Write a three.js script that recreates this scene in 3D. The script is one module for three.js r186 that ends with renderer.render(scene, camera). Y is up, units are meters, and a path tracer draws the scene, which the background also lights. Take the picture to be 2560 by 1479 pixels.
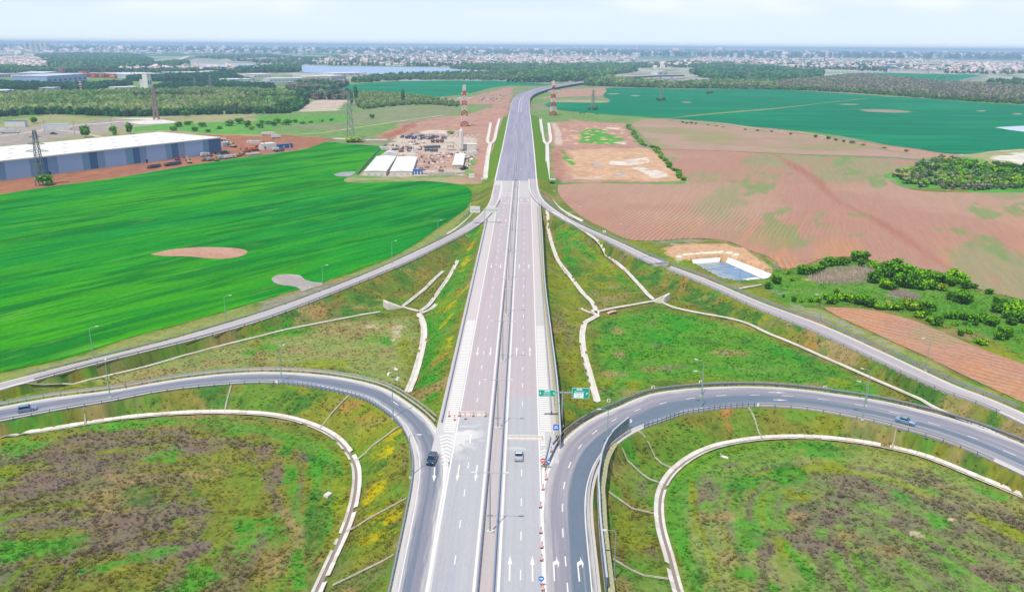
import * as THREE from 'three';
import { mergeGeometries } from 'three/addons/utils/BufferGeometryUtils.js';

// ------------------------------------------------------------------ camera, sky, sun, exposure
const scene = new THREE.Scene();
const camera = new THREE.PerspectiveCamera(38.8, 1024 / 591, 1, 90000);
camera.position.set(0, 94, 0);
camera.rotation.order = 'YXZ';
camera.rotation.set(-16.5866 * Math.PI / 180, 0.8083 * Math.PI / 180, 0.4476 * Math.PI / 180);
scene.add(camera);
const renderer = new THREE.WebGLRenderer({ antialias: true });
renderer.setSize(1024, 591);
renderer.toneMapping = THREE.LinearToneMapping;
renderer.toneMappingExposure = 1.1;
renderer.shadowMap.enabled = true;
const sun = new THREE.DirectionalLight(new THREE.Color(1, 0.955, 0.87), 4.5);
sun.position.set(-0.22 * 600, 600, 0.48 * 600 - 300);
sun.target.position.set(0, 0, -300);
sun.castShadow = true;
sun.shadow.mapSize.set(4096, 4096);
Object.assign(sun.shadow.camera, { left: -400, right: 400, top: 400, bottom: -400, near: 10, far: 1500 });
scene.add(sun, sun.target);

// ------------------------------------------------------------------ noise and colour
let seed = 12345;
const rnd = () => { seed = (seed * 1664525 + 1013904223) >>> 0; return seed / 4294967296; };
const rr = (a, b) => a + (b - a) * rnd();
const PERM = new Float32Array(65536); for (let i = 0; i < 65536; i++) PERM[i] = rnd();
function vn(x, y) {                                    // value noise 0..1
  const xi = Math.floor(x), yi = Math.floor(y), fx = x - xi, fy = y - yi;
  const u = fx * fx * (3 - 2 * fx), v = fy * fy * (3 - 2 * fy);
  const k = Math.imul(xi, 1597) + Math.imul(yi, 40503), a = PERM[k & 65535], b = PERM[(k + 1597) & 65535], c = PERM[(k + 40503) & 65535], d = PERM[(k + 42100) & 65535];
  return a + (b - a) * u + (c - a) * v + (a - b - c + d) * u * v;
}
function fbm(x, y, n) { let s = 0, a = 0.5, t = 0; for (let i = 0; i < n; i++) { s += a * vn(x, y); t += a; a *= 0.5; x = x * 2.03 + 17.1; y = y * 2.03 - 9.7; } return s / t; }
const clamp = (v, a = 0, b = 1) => v < a ? a : v > b ? b : v;
const sstep = (a, b, v) => { const t = clamp((v - a) / (b - a)); return t * t * (3 - 2 * t); };
const KL = [1.64, 1.74, 1.92];                         // light that an open level surface receives
const alb = (hex) => { const c = new THREE.Color(hex); return [Math.min(0.85, c.r / KL[0]), Math.min(0.85, c.g / KL[1]), Math.min(0.85, c.b / KL[2])]; };
const mats = new Map();
function mat(hex, o = {}) {
  const key = hex + JSON.stringify(o);
  if (!mats.has(key)) { const a = alb(hex), m = new THREE.MeshStandardMaterial({ roughness: 0.9, ...o }); m.color.setRGB(a[0], a[1], a[2]); mats.set(key, m); }
  return mats.get(key);
}
alb.shoulder = alb('#e9e5e4'); alb.median = alb('#d3cacd'); alb.rust = alb('#cbbab8');
const toS = (v) => { v = clamp(v); return 255 * (v <= 0.0031308 ? 12.92 * v : 1.055 * Math.pow(v, 1 / 2.4) - 0.055); };
const S8 = new Uint8Array(4097); for (let i = 0; i < 4097; i++) S8[i] = Math.round(toS(i / 4096));
function tex(w, h, fn, repeat = false) {               // fn(u, v, out) -> linear colour
  const d = new Uint8Array(w * h * 4), c = [0, 0, 0];
  for (let j = 0; j < h; j++) for (let i = 0; i < w; i++) {
    fn((i + 0.5) / w, (j + 0.5) / h, c, i, j);
    const o = (j * w + i) * 4;
    d[o] = S8[clamp(c[0]) * 4096 | 0]; d[o + 1] = S8[clamp(c[1]) * 4096 | 0]; d[o + 2] = S8[clamp(c[2]) * 4096 | 0]; d[o + 3] = 255;
  }
  const t = new THREE.DataTexture(d, w, h); t.colorSpace = THREE.SRGBColorSpace; t.magFilter = THREE.LinearFilter; t.minFilter = THREE.LinearMipmapLinearFilter; t.generateMipmaps = true;
  t.wrapS = t.wrapT = repeat ? THREE.RepeatWrapping : THREE.MirroredRepeatWrapping; t.needsUpdate = true; return t;
}
const texMat = (t) => new THREE.MeshLambertMaterial({ map: t });      // soil and plants: no sheen
const roadMat = (t, o = {}) => new THREE.MeshPhysicalMaterial({ map: t, roughness: 0.9, specularIntensity: 0.3, ...o });

{ // the sky: pale spring air, bluer overhead, thin streaks of cloud
  const w = 1024, h = 512, d = new Float32Array(w * h * 4);
  for (let j = 0; j < h; j++) for (let i = 0; i < w; i++) {
    const el = ((j + 0.5) / h - 0.5) * Math.PI, az = (i + 0.5) / w * 2 * Math.PI, e = Math.max(0, el);
    const t = Math.pow(clamp(Math.sin(e)), 0.85);
    let r = 0.73 + (0.24 - 0.73) * t, g = 0.85 + (0.42 - 0.85) * t, b = 0.97 + (0.82 - 0.97) * t;
    const hz = Math.exp(-e / 0.035); r += 0.04 * hz; g += 0.03 * hz; b += 0.01 * hz;
    const k = 1 / Math.max(0.05, Math.sin(e) + 0.03), cx = Math.cos(az) * k, cy = Math.sin(az) * k;
    const cl = sstep(0.46, 0.74, fbm(cx * 0.5 + 4, cy * 0.5, 5) ) * sstep(0.02, 0.06, e) * 0.8;
    r += (1.02 - r) * cl; g += (1.02 - g) * cl; b += (1.03 - b) * cl;
    if (el < 0) { r = 0.30; g = 0.36; b = 0.36; }
    const o = (j * w + i) * 4; d[o] = r; d[o + 1] = g; d[o + 2] = b; d[o + 3] = 1;
  }
  const t = new THREE.DataTexture(d, w, h, THREE.RGBAFormat, THREE.FloatType);
  t.mapping = THREE.EquirectangularReflectionMapping; t.magFilter = THREE.LinearFilter; t.needsUpdate = true;
  scene.background = t; scene.environment = t;
}
scene.fog = new THREE.FogExp2(new THREE.Color(0.55, 0.77, 1.0), 0.00011);

// ------------------------------------------------------------------ naming and geometry helpers
const used = new Map();
const numbered = (n) => { const k = used.get(n) ?? 0; used.set(n, k + 1); return k ? n + '_' + String(k).padStart(3, '0') : n; };
function tag(o, label, category, group, kind) { o.userData = { label, category }; if (group) o.userData.group = group; if (kind) o.userData.kind = kind; return o; }
function thing(name, label, category, pos = [0, 0, 0], turn = 0, group, kind) {
  const o = new THREE.Group(); o.name = numbered(name); o.position.set(...pos); o.rotation.y = turn; scene.add(o); return tag(o, label, category, group, kind);
}
function mesh(name, geo, m, parent) {
  const o = new THREE.Mesh(Array.isArray(geo) ? mergeGeometries(geo.map((g) => g.index ? g.toNonIndexed() : g)) : geo, m);
  o.name = parent ? name : numbered(name); o.castShadow = o.receiveShadow = true; (parent ?? scene).add(o); return o;
}
function copy(src, pos, turn, label, group) {
  const c = src.clone(); c.name = numbered(src.name.replace(/_\d+$/, '')); c.position.set(...pos); c.rotation.y = turn; scene.add(c);
  c.userData = { ...src.userData }; if (label) c.userData.label = label; if (group) c.userData.group = group; return c;
}
function box(w, h, d, x = 0, y = 0, z = 0, ry = 0) { const g = new THREE.BoxGeometry(w, h, d); g.translate(0, 0, 0); if (ry) g.rotateY(ry); g.translate(x, y + h / 2, z); return g; }
const V = (x, y, z) => new THREE.Vector3(x, y, z);
function bar(a, b, t, n = 4) {                         // a strut from a to b
  const d = b.clone().sub(a), L = d.length(), g = new THREE.CylinderGeometry(t / 2, t / 2, L, n, 1, true);
  g.applyQuaternion(new THREE.Quaternion().setFromUnitVectors(V(0, 1, 0), d.normalize())); g.translate((a.x + b.x) / 2, (a.y + b.y) / 2, (a.z + b.z) / 2); return g;
}
function cyl(r0, r1, h, x, y, z, n = 10) { const g = new THREE.CylinderGeometry(r1, r0, h, n); g.translate(x, y + h / 2, z); return g; }
function resample(P, step, n) {                        // even points along a smooth line of [x, z, h?]
  const c = new THREE.CatmullRomCurve3(P.map((p) => V(p[0], p[2] ?? 0, p[1])), false, 'centripetal');
  const L = c.getLength(); n = n ?? Math.max(2, Math.round(L / step)); c.arcLengthDivisions = Math.max(200, n * 4); c.updateArcLengths(); return c.getSpacedPoints(n);
}
function strip(A, B, o = {}) {                         // ribbon between two equal rows of points
  const n = A.length, pos = [], uv = [], idx = []; let s = 0;
  for (let i = 0; i < n; i++) {
    if (i) s += A[i].distanceTo(A[i - 1]);
    pos.push(A[i].x, A[i].y, A[i].z, B[i].x, B[i].y, B[i].z);
    const v = o.v ? s / o.v : s; uv.push(0, v, o.u ?? 1, v);
    if (i) { const k = i * 2; idx.push(k - 2, k - 1, k, k - 1, k + 1, k); }
  }
  const g = new THREE.BufferGeometry(); g.setAttribute('position', new THREE.Float32BufferAttribute(pos, 3)); g.setAttribute('uv', new THREE.Float32BufferAttribute(uv, 2)); g.setIndex(idx); g.computeVertexNormals();
  if (g.attributes.normal.getY(0) < 0) { for (let i = 0; i < idx.length; i += 3) [idx[i], idx[i + 1]] = [idx[i + 1], idx[i]]; g.setIndex(idx); g.computeVertexNormals(); }
  return g;
}
function offsetLine(P, d, dy = 0) {                    // move a line of points sideways (to the right of travel for d > 0)
  return P.map((p, i) => { const a = P[Math.max(0, i - 1)], b = P[Math.min(P.length - 1, i + 1)], dx = b.x - a.x, dz = b.z - a.z, l = Math.hypot(dx, dz) || 1; return V(p.x - dz / l * d, p.y + dy, p.z + dx / l * d); });
}
function profileAlong(P, prof) {                       // extrude a [side, up] outline along a line
  const rows = prof.map(([s, u]) => offsetLine(P, s, u)), out = [];
  for (let i = 0; i < prof.length - 1; i++) out.push(strip(rows[i], rows[i + 1]));
  return mergeGeometries(out);
}
function areaGeo(P, y, uvOf) {                         // a level sheet over an outline of [x, z]
  const s = new THREE.Shape(P.map((p) => new THREE.Vector2(p[0], -p[1]))), g = new THREE.ShapeGeometry(s); g.rotateX(-Math.PI / 2); g.translate(0, y, 0);
  if (uvOf) { const p = g.attributes.position, uv = g.attributes.uv; for (let i = 0; i < p.count; i++) uv.setXY(i, ...uvOf(p.getX(i), p.getZ(i))); }
  return g;
}
function inside(P, x, z) { let c = false; for (let i = 0, j = P.length - 1; i < P.length; j = i++) if ((P[i][1] > z) !== (P[j][1] > z) && x < (P[j][0] - P[i][0]) * (z - P[i][1]) / (P[j][1] - P[i][1]) + P[i][0]) c = !c; return c; }
function edgeDist(P, x, z) { let m = 1e9; for (let i = 0, j = P.length - 1; i < P.length; j = i++) { const ax = P[j][0], az = P[j][1], dx = P[i][0] - ax, dz = P[i][1] - az, t = clamp(((x - ax) * dx + (z - az) * dz) / (dx * dx + dz * dz || 1)); m = Math.min(m, Math.hypot(x - ax - dx * t, z - az - dz * t)); } return m; }
function scatter(P, n) { let x0 = 1e9, x1 = -1e9, z0 = 1e9, z1 = -1e9; for (const [x, z] of P) { x0 = Math.min(x0, x); x1 = Math.max(x1, x); z0 = Math.min(z0, z); z1 = Math.max(z1, z); } const o = []; for (let k = 0; o.length < n && k < n * 60; k++) { const x = rr(x0, x1), z = rr(z0, z1); if (inside(P, x, z)) o.push([x, z]); } return o; }

// ------------------------------------------------------------------ the lines of the roads (x, z, height), surveyed
const DECK = 7, PLAIN = 2;
const ROAD = {
  outerLeft: {   // right-hand slip road seen at the left: leaves the motorway and runs out to the left
    a: [[-19.7,-544.3,7],[-19.5,-498.3,7],[-21.2,-462.2,7],[-26,-432.5,6.6],[-32.2,-408.7,6.2],[-40,-386,5.6],[-50.9,-359.8,5],[-64.1,-328.8,4.4],[-92.4,-275.2,4],[-100.1,-264.9,4],[-111.8,-247.6,4],[-125.6,-232.9,4],[-136.7,-219.9,4],[-143.6,-212.2,4],[-151.7,-203.2,4]],
    b: [[-14.7,-544.6,7],[-14.7,-498.6,7],[-17.4,-459.3,7],[-21.5,-427.4,6.6],[-28.7,-401.7,6.2],[-37.1,-380.8,5.6],[-47.4,-353.5,5],[-59.2,-329,4.4],[-90.3,-268.4,4],[-102.3,-252.6,4],[-115.8,-238.5,4],[-125.8,-227.3,4],[-134.9,-216.8,4],[-141,-207.9,4],[-148.9,-199,4]] },
  outerRight: {
    b: [[8,-572.2,7],[8.4,-529.8,7],[10.1,-496.6,7],[13.3,-476.7,7],[16.9,-461.9,6.6],[23.7,-438.5,6.2],[31.8,-416.8,5.8],[41.2,-396.8,5.4],[52.1,-370.8,5],[60.4,-350.6,4.6],[57.4,-362.7,4.2],[67.6,-342,4],[79,-317.2,4],[89,-293.2,4],[98.9,-278.2,4],[109.3,-250.9,4],[116.6,-231.6,4],[122.9,-214.7,4],[124.8,-215.1,4],[129.6,-201.4,4],[133.8,-189.1,4]],
    a: [[2.7,-571.9,7],[3,-529.5,7],[5.8,-492.9,7],[9.7,-471.7,7],[14.4,-454.3,6.6],[20.3,-435.6,6.2],[29.6,-413.7,5.8],[39.6,-389.7,5.4],[49.9,-360.8,5],[59,-341.3,4.6],[50.7,-366.1,4.2],[63.1,-340.1,4],[74.7,-315.6,4],[86.8,-285.2,4],[95.7,-268.2,4],[105.9,-242.2,4],[112.7,-222.9,4],[119.8,-208.6,4],[119.1,-214.9,4],[126.5,-195.8,4],[130.6,-183.9,4]] },
  loopLeft: {
    a: [[-146,-187.9,4],[-134,-196.4,4],[-128.8,-199.7,4],[-118.5,-204.9,4.2],[-112.2,-205.6,4.4],[-101.2,-211.9,4.6],[-86.7,-218.2,4.8],[-75.2,-220,5],[-60.4,-218.5,5.4],[-48.1,-214.2,5.8],[-38.8,-209,6],[-33.8,-203.2,6.2],[-29.8,-197.6,6.4],[-25.1,-190.6,6.6],[-21.7,-184.4,6.8],[-19.4,-178.1,7],[-17.4,-170.5,7],[-16.2,-164.1,7],[-15.8,-158.1,7],[-15.6,-140.1,7],[-15.3,-119.4,7],[-15.4,-101.9,7]],
    b: [[-140.9,-180.4,4],[-129.4,-188.7,4],[-121.8,-193.6,4],[-113.4,-197.8,4.2],[-105,-202.7,4.4],[-96.6,-207.6,4.6],[-89.3,-210,4.8],[-78.9,-212.3,5],[-73.1,-213.2,5.2],[-65.9,-212.5,5.4],[-56.8,-209.6,5.8],[-47.5,-204.8,6],[-40.6,-200.6,6.2],[-36.1,-195.4,6.4],[-32.4,-190.4,6.6],[-29,-184.3,6.8],[-26,-177.2,7],[-23.9,-169.7,7],[-22.5,-161.5,7],[-21.9,-154.5,7],[-21.3,-134.4,7],[-21,-119.3,7],[-20.6,-101.8,7]] },
  loopRight: {
    a: [[4.3,-102.4,7],[4.2,-119.9,7],[4.2,-130,7],[4.2,-138.8,7],[4.3,-151.4,7],[5.3,-159.3,7],[7,-167.4,7],[8.4,-172,7],[10.5,-177.5,6.9],[14.1,-184.2,6.7],[17.8,-189.4,6.5],[23.5,-195.8,6.3],[29.3,-200.7,6.1],[30.7,-204.5,5.8],[38,-208.2,5.7],[46.7,-211.2,5.6],[55.3,-212.9,5.4],[67,-213.7,5.2],[77.7,-212.3,5],[87.5,-209,4.8],[96.1,-206.3,4.6],[105.3,-199.7,4.4],[112.5,-193.1,4.2],[119.4,-183.2,4],[124.1,-173.4,4]],
    b: [[12.8,-102.6,7],[13,-120.2,7],[13.2,-130.2,7],[13.3,-140.9,7],[13.8,-149,7],[14.8,-156.7,7],[16.5,-163.6,7],[19.4,-171.4,7],[23.2,-177.9,6.9],[27,-183,6.7],[32.7,-188.2,6.5],[38.6,-193,6.2],[46.3,-197.4,6],[53.8,-199.8,5.8],[63.7,-201.6,5.5],[73.9,-200.3,5.2],[84.7,-196.3,4.8],[91.7,-192.1,4.6],[99.4,-186.8,4.4],[105.6,-179.5,4.2],[111.3,-168.9,4],[114.7,-158.1,4]] },
};
function polyNearest(P, p) { let m = 1e9, q = null; for (let i = 1; i < P.length; i++) { const a = P[i - 1], b = P[i], dx = b.x - a.x, dz = b.z - a.z, t = clamp(((p.x - a.x) * dx + (p.z - a.z) * dz) / (dx * dx + dz * dz)), x = a.x + dx * t, z = a.z + dz * t, d = Math.hypot(p.x - x, p.z - z); if (d < m) { m = d; q = V(x, a.y + (b.y - a.y) * t, z); } } return [q, m]; }
const smooth = (L, k) => L.map((_, i) => { let s = 0, n = 0; const q = Math.min(k, i, L.length - 1 - i); for (let j = -q; j <= q; j++) { s += L[i + j]; n++; } return s / n; });
for (const r of Object.values(ROAD)) {
  const A = resample(r.a, 0, 200), B = resample(r.b, 0, 400), C = [], w = [];
  for (const p of A) { const [q, d] = polyNearest(B, p); C.push(V((p.x + q.x) / 2, p.y, (p.z + q.z) / 2)); w.push(d / 2); }
  const X = smooth(C.map((p) => p.x), 5), Z = smooth(C.map((p) => p.z), 5), Y = smooth(C.map((p) => p.y), 12);
  r.w = smooth(w, 9); r.C = C.map((_, i) => V(X[i], Y[i], Z[i]));
  const off = (sg) => r.C.map((p, i) => { const a = r.C[Math.max(0, i - 1)], b = r.C[Math.min(200, i + 1)], dx = b.x - a.x, dz = b.z - a.z, l = Math.hypot(dx, dz); return V(p.x - dz / l * r.w[i] * sg, p.y, p.z + dx / l * r.w[i] * sg); });
  r.R = off(1); r.L = off(-1);                          // edges to the right and left of the direction in which it was surveyed
}
const RINGS = [   // inner ground of the whole interchange, between the two outer slip roads
  [...ROAD.outerLeft.C.map((p) => [p.x, p.z]), [-420, -60], [420, -60], ...ROAD.outerRight.C.map((p) => [p.x, p.z]).reverse()],
];
const BASIN = [[75.4,-369.6],[90.3,-375.2],[92.7,-376.4],[104.9,-349.4],[100.2,-340.2],[88.5,-337.2],[83.9,-339.5]];
// walls beside which the ground is retained one storey lower
const WALL_MAIN = [[8.35, -172], [8.75, -200], [8.3, -240], [7.6, -300], [8.1, -380], [8.5, -477]];
const WALL_LOOP = [[25.4,-183.1,7],[23.1,-179.5,7],[20.8,-175.5,7],[19.1,-171,7],[17.5,-165.2,7],[16.7,-160.2,7],[15.8,-154.5,7],[15.5,-149,7],[15,-141,7],[14.7,-132.4,7],[14.4,-120.2,7],[13.8,-102.7,7]];
const DRAINS = {
  ringLeft: [[-135.1,-180.7],[-128.8,-186.6],[-120.8,-190.6],[-112.5,-194.8],[-100.6,-199.8],[-83.8,-203],[-70.3,-202.7],[-62.4,-200.7],[-54.1,-196.2],[-47.1,-190.1],[-42.2,-182.8],[-39,-176],[-37.4,-170.2],[-35.9,-159.5],[-35.5,-148.8],[-35.9,-139.3],[-36.4,-128.5],[-36.6,-123]],
  ringRight: [[28.9,-124.7],[28.6,-130.2],[28.7,-141.1],[28.7,-150.6],[29.5,-158.6],[30.9,-164.9],[33.3,-171.1],[36.4,-176.3],[41,-181.9],[46.1,-186.3],[51.9,-189.4],[61.7,-192.4],[72.2,-193.1],[81.8,-191.5],[90,-188.2],[96.9,-183.6],[103.7,-174.4],[110,-165.2],[114.8,-157],[119,-146.3]],
  slopeLeft: [[-38.5,-291.6],[-36.8,-286.2],[-34.9,-278.3],[-33.2,-265.5],[-32.4,-252.8],[-32,-239.4],[-31.9,-227.2],[-32.2,-218.6]],
  slopeRight: [[12.5,-463],[12.7,-447.8],[13.3,-420.2],[14.3,-393.5],[15.9,-369.8],[18.8,-348.7],[16.9,-361.8],[19.4,-347.3],[21.9,-329.9],[24.1,-316.9],[26.1,-308.1],[26.8,-299.7],[26.7,-294.8]],
  footRight: [[53.2,-307.9],[56.1,-302.2],[60.1,-298.6],[66.7,-294.1],[73.3,-290.3],[79.1,-284.4],[83.9,-273.3],[89.5,-263.1],[94.4,-252.6],[99,-243.2],[103.3,-234.1],[107.3,-225.9],[111.9,-216],[112,-213.6],[115,-207.5],[117.9,-202.5],[121.2,-195.4],[123.8,-189.8]],
  footRightFar: [[14.9,-456.6],[22.1,-435.3],[29.6,-411.7],[35.7,-392.4],[41,-372.8],[43.9,-356.6],[41.1,-373],[44.1,-358.6],[46,-344.3],[47.9,-329.5],[49.2,-318],[50.2,-312.5]],
  bend: [[27.2,-291.1],[24.8,-286.9],[22,-282.5],[20.9,-276],[20,-267.5],[19.6,-257.6],[19.6,-247.4],[20,-236.2],[20.3,-226],[20.6,-217.2],[20.7,-213.7]],
  footLeft: [[-52.4,-292.2],[-58.1,-288.7],[-62.9,-285],[-72.1,-278],[-81,-271.1],[-88.9,-262.9],[-95.8,-256.2],[-101.7,-249.8],[-108.3,-241.9],[-114.5,-234.4],[-120.9,-228.5],[-124.4,-225.2],[-129.9,-219.2],[-135.9,-213.9],[-140,-209.7]],
};
const DRAINLINES = Object.values(DRAINS);
for (const d of DRAINLINES) { d.x0 = Math.min(...d.map((p) => p[0])) - 8; d.x1 = Math.max(...d.map((p) => p[0])) + 8; d.z0 = Math.min(...d.map((p) => p[1])) - 8; d.z1 = Math.max(...d.map((p) => p[1])) + 8; }
function segDist(P, x, z) { let m = 1e9, side = 0; for (let i = 1; i < P.length; i++) { const ax = P[i - 1][0], az = P[i - 1][1], dx = P[i][0] - ax, dz = P[i][1] - az, l2 = dx * dx + dz * dz, t = clamp(((x - ax) * dx + (z - az) * dz) / l2), d = Math.hypot(x - ax - dx * t, z - az - dz * t); if (d < m) { m = d; side = dx * (z - az) - dz * (x - ax); } } return [m, side]; }
const wallX = (z) => { for (let i = 1; i < WALL_MAIN.length; i++) if (z >= WALL_MAIN[i][1]) { const a = WALL_MAIN[i - 1], b = WALL_MAIN[i], t = (z - a[1]) / (b[1] - a[1]); return a[0] + (b[0] - a[0]) * t + 0.35; } return 8.85; };
function terrain(x, z) {
  let h = PLAIN;
  if (z > -520 && inside(RINGS[0], x, z)) h = 0;
  let road = -9, ledge = -9;                            // ledge: ground that carries a carriageway, never dug away
  { // the motorway embankment
    const dl = -20.6 - x, wallAt = z < -170 && z > -478, dr = x - (wallAt ? wallX(z) - 0.25 : 9);
    const d = Math.max(dl, dr);
    road = Math.max(road, DECK - 0.35 - Math.max(0, d) * 0.5 - (dr > 0 && wallAt ? 3 : 0));
  }
  for (const key in ROAD) {
    const r = ROAD[key]; let best = -9, close = false;
    for (let i = 0; i <= 200 && !close; i += 20) if (Math.hypot(r.C[i].x - x, r.C[i].z - z) < 75) close = true;
    if (!close) continue;
    for (let i = 1; i < r.C.length; i++) {
      const a = r.C[i - 1], b = r.C[i], dx = b.x - a.x, dz = b.z - a.z, t = clamp(((x - a.x) * dx + (z - a.z) * dz) / (dx * dx + dz * dz));
      const px = a.x + dx * t, pz = a.z + dz * t, d = Math.hypot(x - px, z - pz);
      if (d > 25) continue;
      const w = r.w[i - 1] + (r.w[i] - r.w[i - 1]) * t, over = d - w - 0.9;
      let y = a.y + (b.y - a.y) * t - 0.3 - Math.max(0, over) * 0.52;
      if (y > best) best = y;
      if (over < 0.5) ledge = Math.max(ledge, a.y + (b.y - a.y) * t - 0.32);
    }
    if (key === 'loopRight' && best > -5 && z > -181) { const [wd, side] = segDist(WALL_LOOP, x, z); if (wd < 25 && side < 0) { best -= 2.8 * sstep(-0.3, 0.4, wd); } }
    road = Math.max(road, best);
  }
  h = Math.max(h, road);
  if (h > 0 && h < 4 && z > -480 && x > -170 && x < 170) for (const d of DRAINLINES) { if (x < d.x0 || x > d.x1 || z < d.z0 || z > d.z1) continue; const [e] = segDist(d, x, z); if (e < 8) h = Math.min(h, 0.02 + Math.max(0, e - 1.6) * 1.1); }
  h = Math.max(h, ledge);
  if (x > 60 && x < 130 && z < -330 && z > -400) { const e = edgeDist(BASIN, x, z); if (inside(BASIN, x, z)) h = -1.2; else if (e < 2 && 9 * (z + 369) - 30 * (x - 75) < -60) h = -1.2; else if (e < 0.9) h = Math.min(h, 1.0); else if (e < 9) h += (0.5) * Math.sin(Math.PI * clamp(e / 9)) * (z < -375 ? 1 : 0.4); }
  return h;
}

// ------------------------------------------------------------------ ground: near grass, open land, far plain
const grade = (hex) => alb(hex);
const CLS = { g: grade('#56a033'), G: grade('#3c982d'), y: grade('#8f9c2a'), o: grade('#83863c'), b: grade('#84746a'), t: grade('#a89468'), d: grade('#477c34'), f: grade('#c9bb14'), r: grade('#b98850'), w: grade('#d8c8ae'), v: grade('#98a562'), q: grade('#dca672'), s: grade('#d9b08e'), m: grade('#a5927f'), k: grade('#a29f98') };
const NX0 = -300, NX1 = 300, NZ0 = -580, NZ1 = -80, NT = 2048;
const near = new Float32Array(NT * NT * 3), nwx = (NX1 - NX0) / NT, nwz = (NZ1 - NZ0) / NT;
{
  const put = (j, i, c, a) => { const o = (j * NT + i) * 3; near[o] += (c[0] - near[o]) * a; near[o + 1] += (c[1] - near[o + 1]) * a; near[o + 2] += (c[2] - near[o + 2]) * a; };
  for (let j = 0; j < NT; j++) for (let i = 0; i < NT; i++) {
    const x = NX0 + (i + 0.5) * nwx, z = NZ0 + (j + 0.5) * nwz, n = fbm(x * 0.035, z * 0.05, 4), q = fbm(x * 0.11 + 40, z * 0.16, 4);
    put(j, i, CLS.o, 1); put(j, i, CLS.y, sstep(0.45, 0.75, n) * 0.7); put(j, i, CLS.g, sstep(0.5, 0.7, q) * 0.5); put(j, i, CLS.t, sstep(0.52, 0.68, fbm(x * 0.07 - 11, z * 0.1 + 5, 4)) * 0.7); put(j, i, CLS.d, sstep(0.54, 0.68, fbm(x * 0.12 + 77, z * 0.15, 4)) * 0.5);
  }
  const poly = (P, cls, amt, soft) => {
    let x0 = 1e9, x1 = -1e9, z0 = 1e9, z1 = -1e9; for (const [x, z] of P) { x0 = Math.min(x0, x); x1 = Math.max(x1, x); z0 = Math.min(z0, z); z1 = Math.max(z1, z); }
    for (let j = Math.max(0, Math.floor((z0 - NZ0) / nwz)); j < Math.min(NT, (z1 - NZ0) / nwz); j++) for (let i = Math.max(0, Math.floor((x0 - NX0) / nwx)); i < Math.min(NT, (x1 - NX0) / nwx); i++) {
      const x = NX0 + (i + 0.5) * nwx, z = NZ0 + (j + 0.5) * nwz; if (inside(P, x, z)) put(j, i, CLS[cls], amt * sstep(0, soft, edgeDist(P, x, z) + (fbm(x * 0.2, z * 0.2, 3) - 0.5) * soft));
    }
  };
  const blob = ([cx, cz, ux, uz, vx, vz], cls, amt) => {
    const det = ux * vz - uz * vx || 1e-6, ex = 1.5 * (Math.abs(ux) + Math.abs(vx)), ez = 1.5 * (Math.abs(uz) + Math.abs(vz));
    for (let j = Math.max(0, Math.floor((cz - ez - NZ0) / nwz)); j < Math.min(NT, (cz + ez - NZ0) / nwz); j++) for (let i = Math.max(0, Math.floor((cx - ex - NX0) / nwx)); i < Math.min(NT, (cx + ex - NX0) / nwx); i++) {
      const x = NX0 + (i + 0.5) * nwx - cx, z = NZ0 + (j + 0.5) * nwz - cz, a = (x * vz - z * vx) / det, b = (ux * z - uz * x) / det, d = Math.hypot(a, b);
      if (d > 1.5) continue;
      const n = fbm((x + cx) * 0.16 + 7, (z + cz) * 0.22, 4) - 0.5, m = fbm((x + cx) * 0.6, (z + cz) * 0.8 + 3, 3) - 0.5;
      const q = fbm((x + cx) * 0.45 - (z + cz) * 0.2, (z + cz) * 0.5 + 11, 3);
      put(j, i, CLS[cls], amt * sstep(1.25, 0.5, d + n * 2.2 + m * 1.3) * (0.6 + 0.4 * sstep(0.3, 0.55, q)));
    }
  };
  // whole areas first: the two round fields, the triangles, the slopes
  poly([[-128.6,-186.4],[-120.5,-190.1],[-112.4,-194.7],[-100.5,-199.6],[-83.7,-202.9],[-70.3,-202.7],[-62.4,-200.4],[-54.1,-196.2],[-47.1,-190.1],[-42.2,-182.8],[-39,-176],[-37.4,-170.2],[-35.9,-159.5],[-35.5,-148.8],[-35.9,-139.3],[-36.4,-128.5],[-36.6,-116],[-55.6,-112.3],[-93.5,-127]], 'o', 0.7, 6);
  poly([[28.6,-130.2],[28.7,-141.1],[28.6,-150.6],[29.4,-158.6],[30.8,-164.9],[33.3,-171.1],[36.4,-176.3],[41,-181.9],[46.1,-186.3],[51.9,-189.4],[61.7,-192.4],[72.2,-193.1],[81.8,-191.5],[90.1,-188.4],[96.9,-183.6],[103.7,-174.4],[110,-165.2],[118,-153.2],[96.3,-119.4],[36.7,-117.9]], 'v', 0.7, 6);
  poly([[22.5,-279.4],[27.3,-289.9],[45.2,-300.5],[52.7,-304.6],[59.6,-296.1],[78.4,-281.6],[83.6,-272],[94.3,-252.3],[103.2,-233.9],[108.2,-224.5],[97.4,-219],[82.8,-226.6],[71.8,-229.3],[59.5,-229.6],[41.2,-226.7],[25.6,-217.3],[21.4,-215.1]], 'g', 0.75, 6);
  poly([[-21,-379.8],[-21,-211.2],[-32.1,-219],[-32.1,-237.7],[-33.6,-265.5],[-38.2,-292.2],[-35.3,-299.8],[-28.7,-362.4]], 'g', 0.6, 3);
  poly([[-38.4,-291],[-33.6,-265.5],[-32.1,-237.7],[-32.8,-219.7],[-55.6,-234.4],[-81.1,-237.7],[-88.5,-261.4],[-62.7,-284.1]], 'v', 0.8, 5);
  poly([[-88.5,-261.4],[-114.3,-234],[-143.5,-211],[-142.3,-208.9],[-108.2,-226.9],[-80.3,-235.2]], 'v', 0.7, 3);
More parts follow.
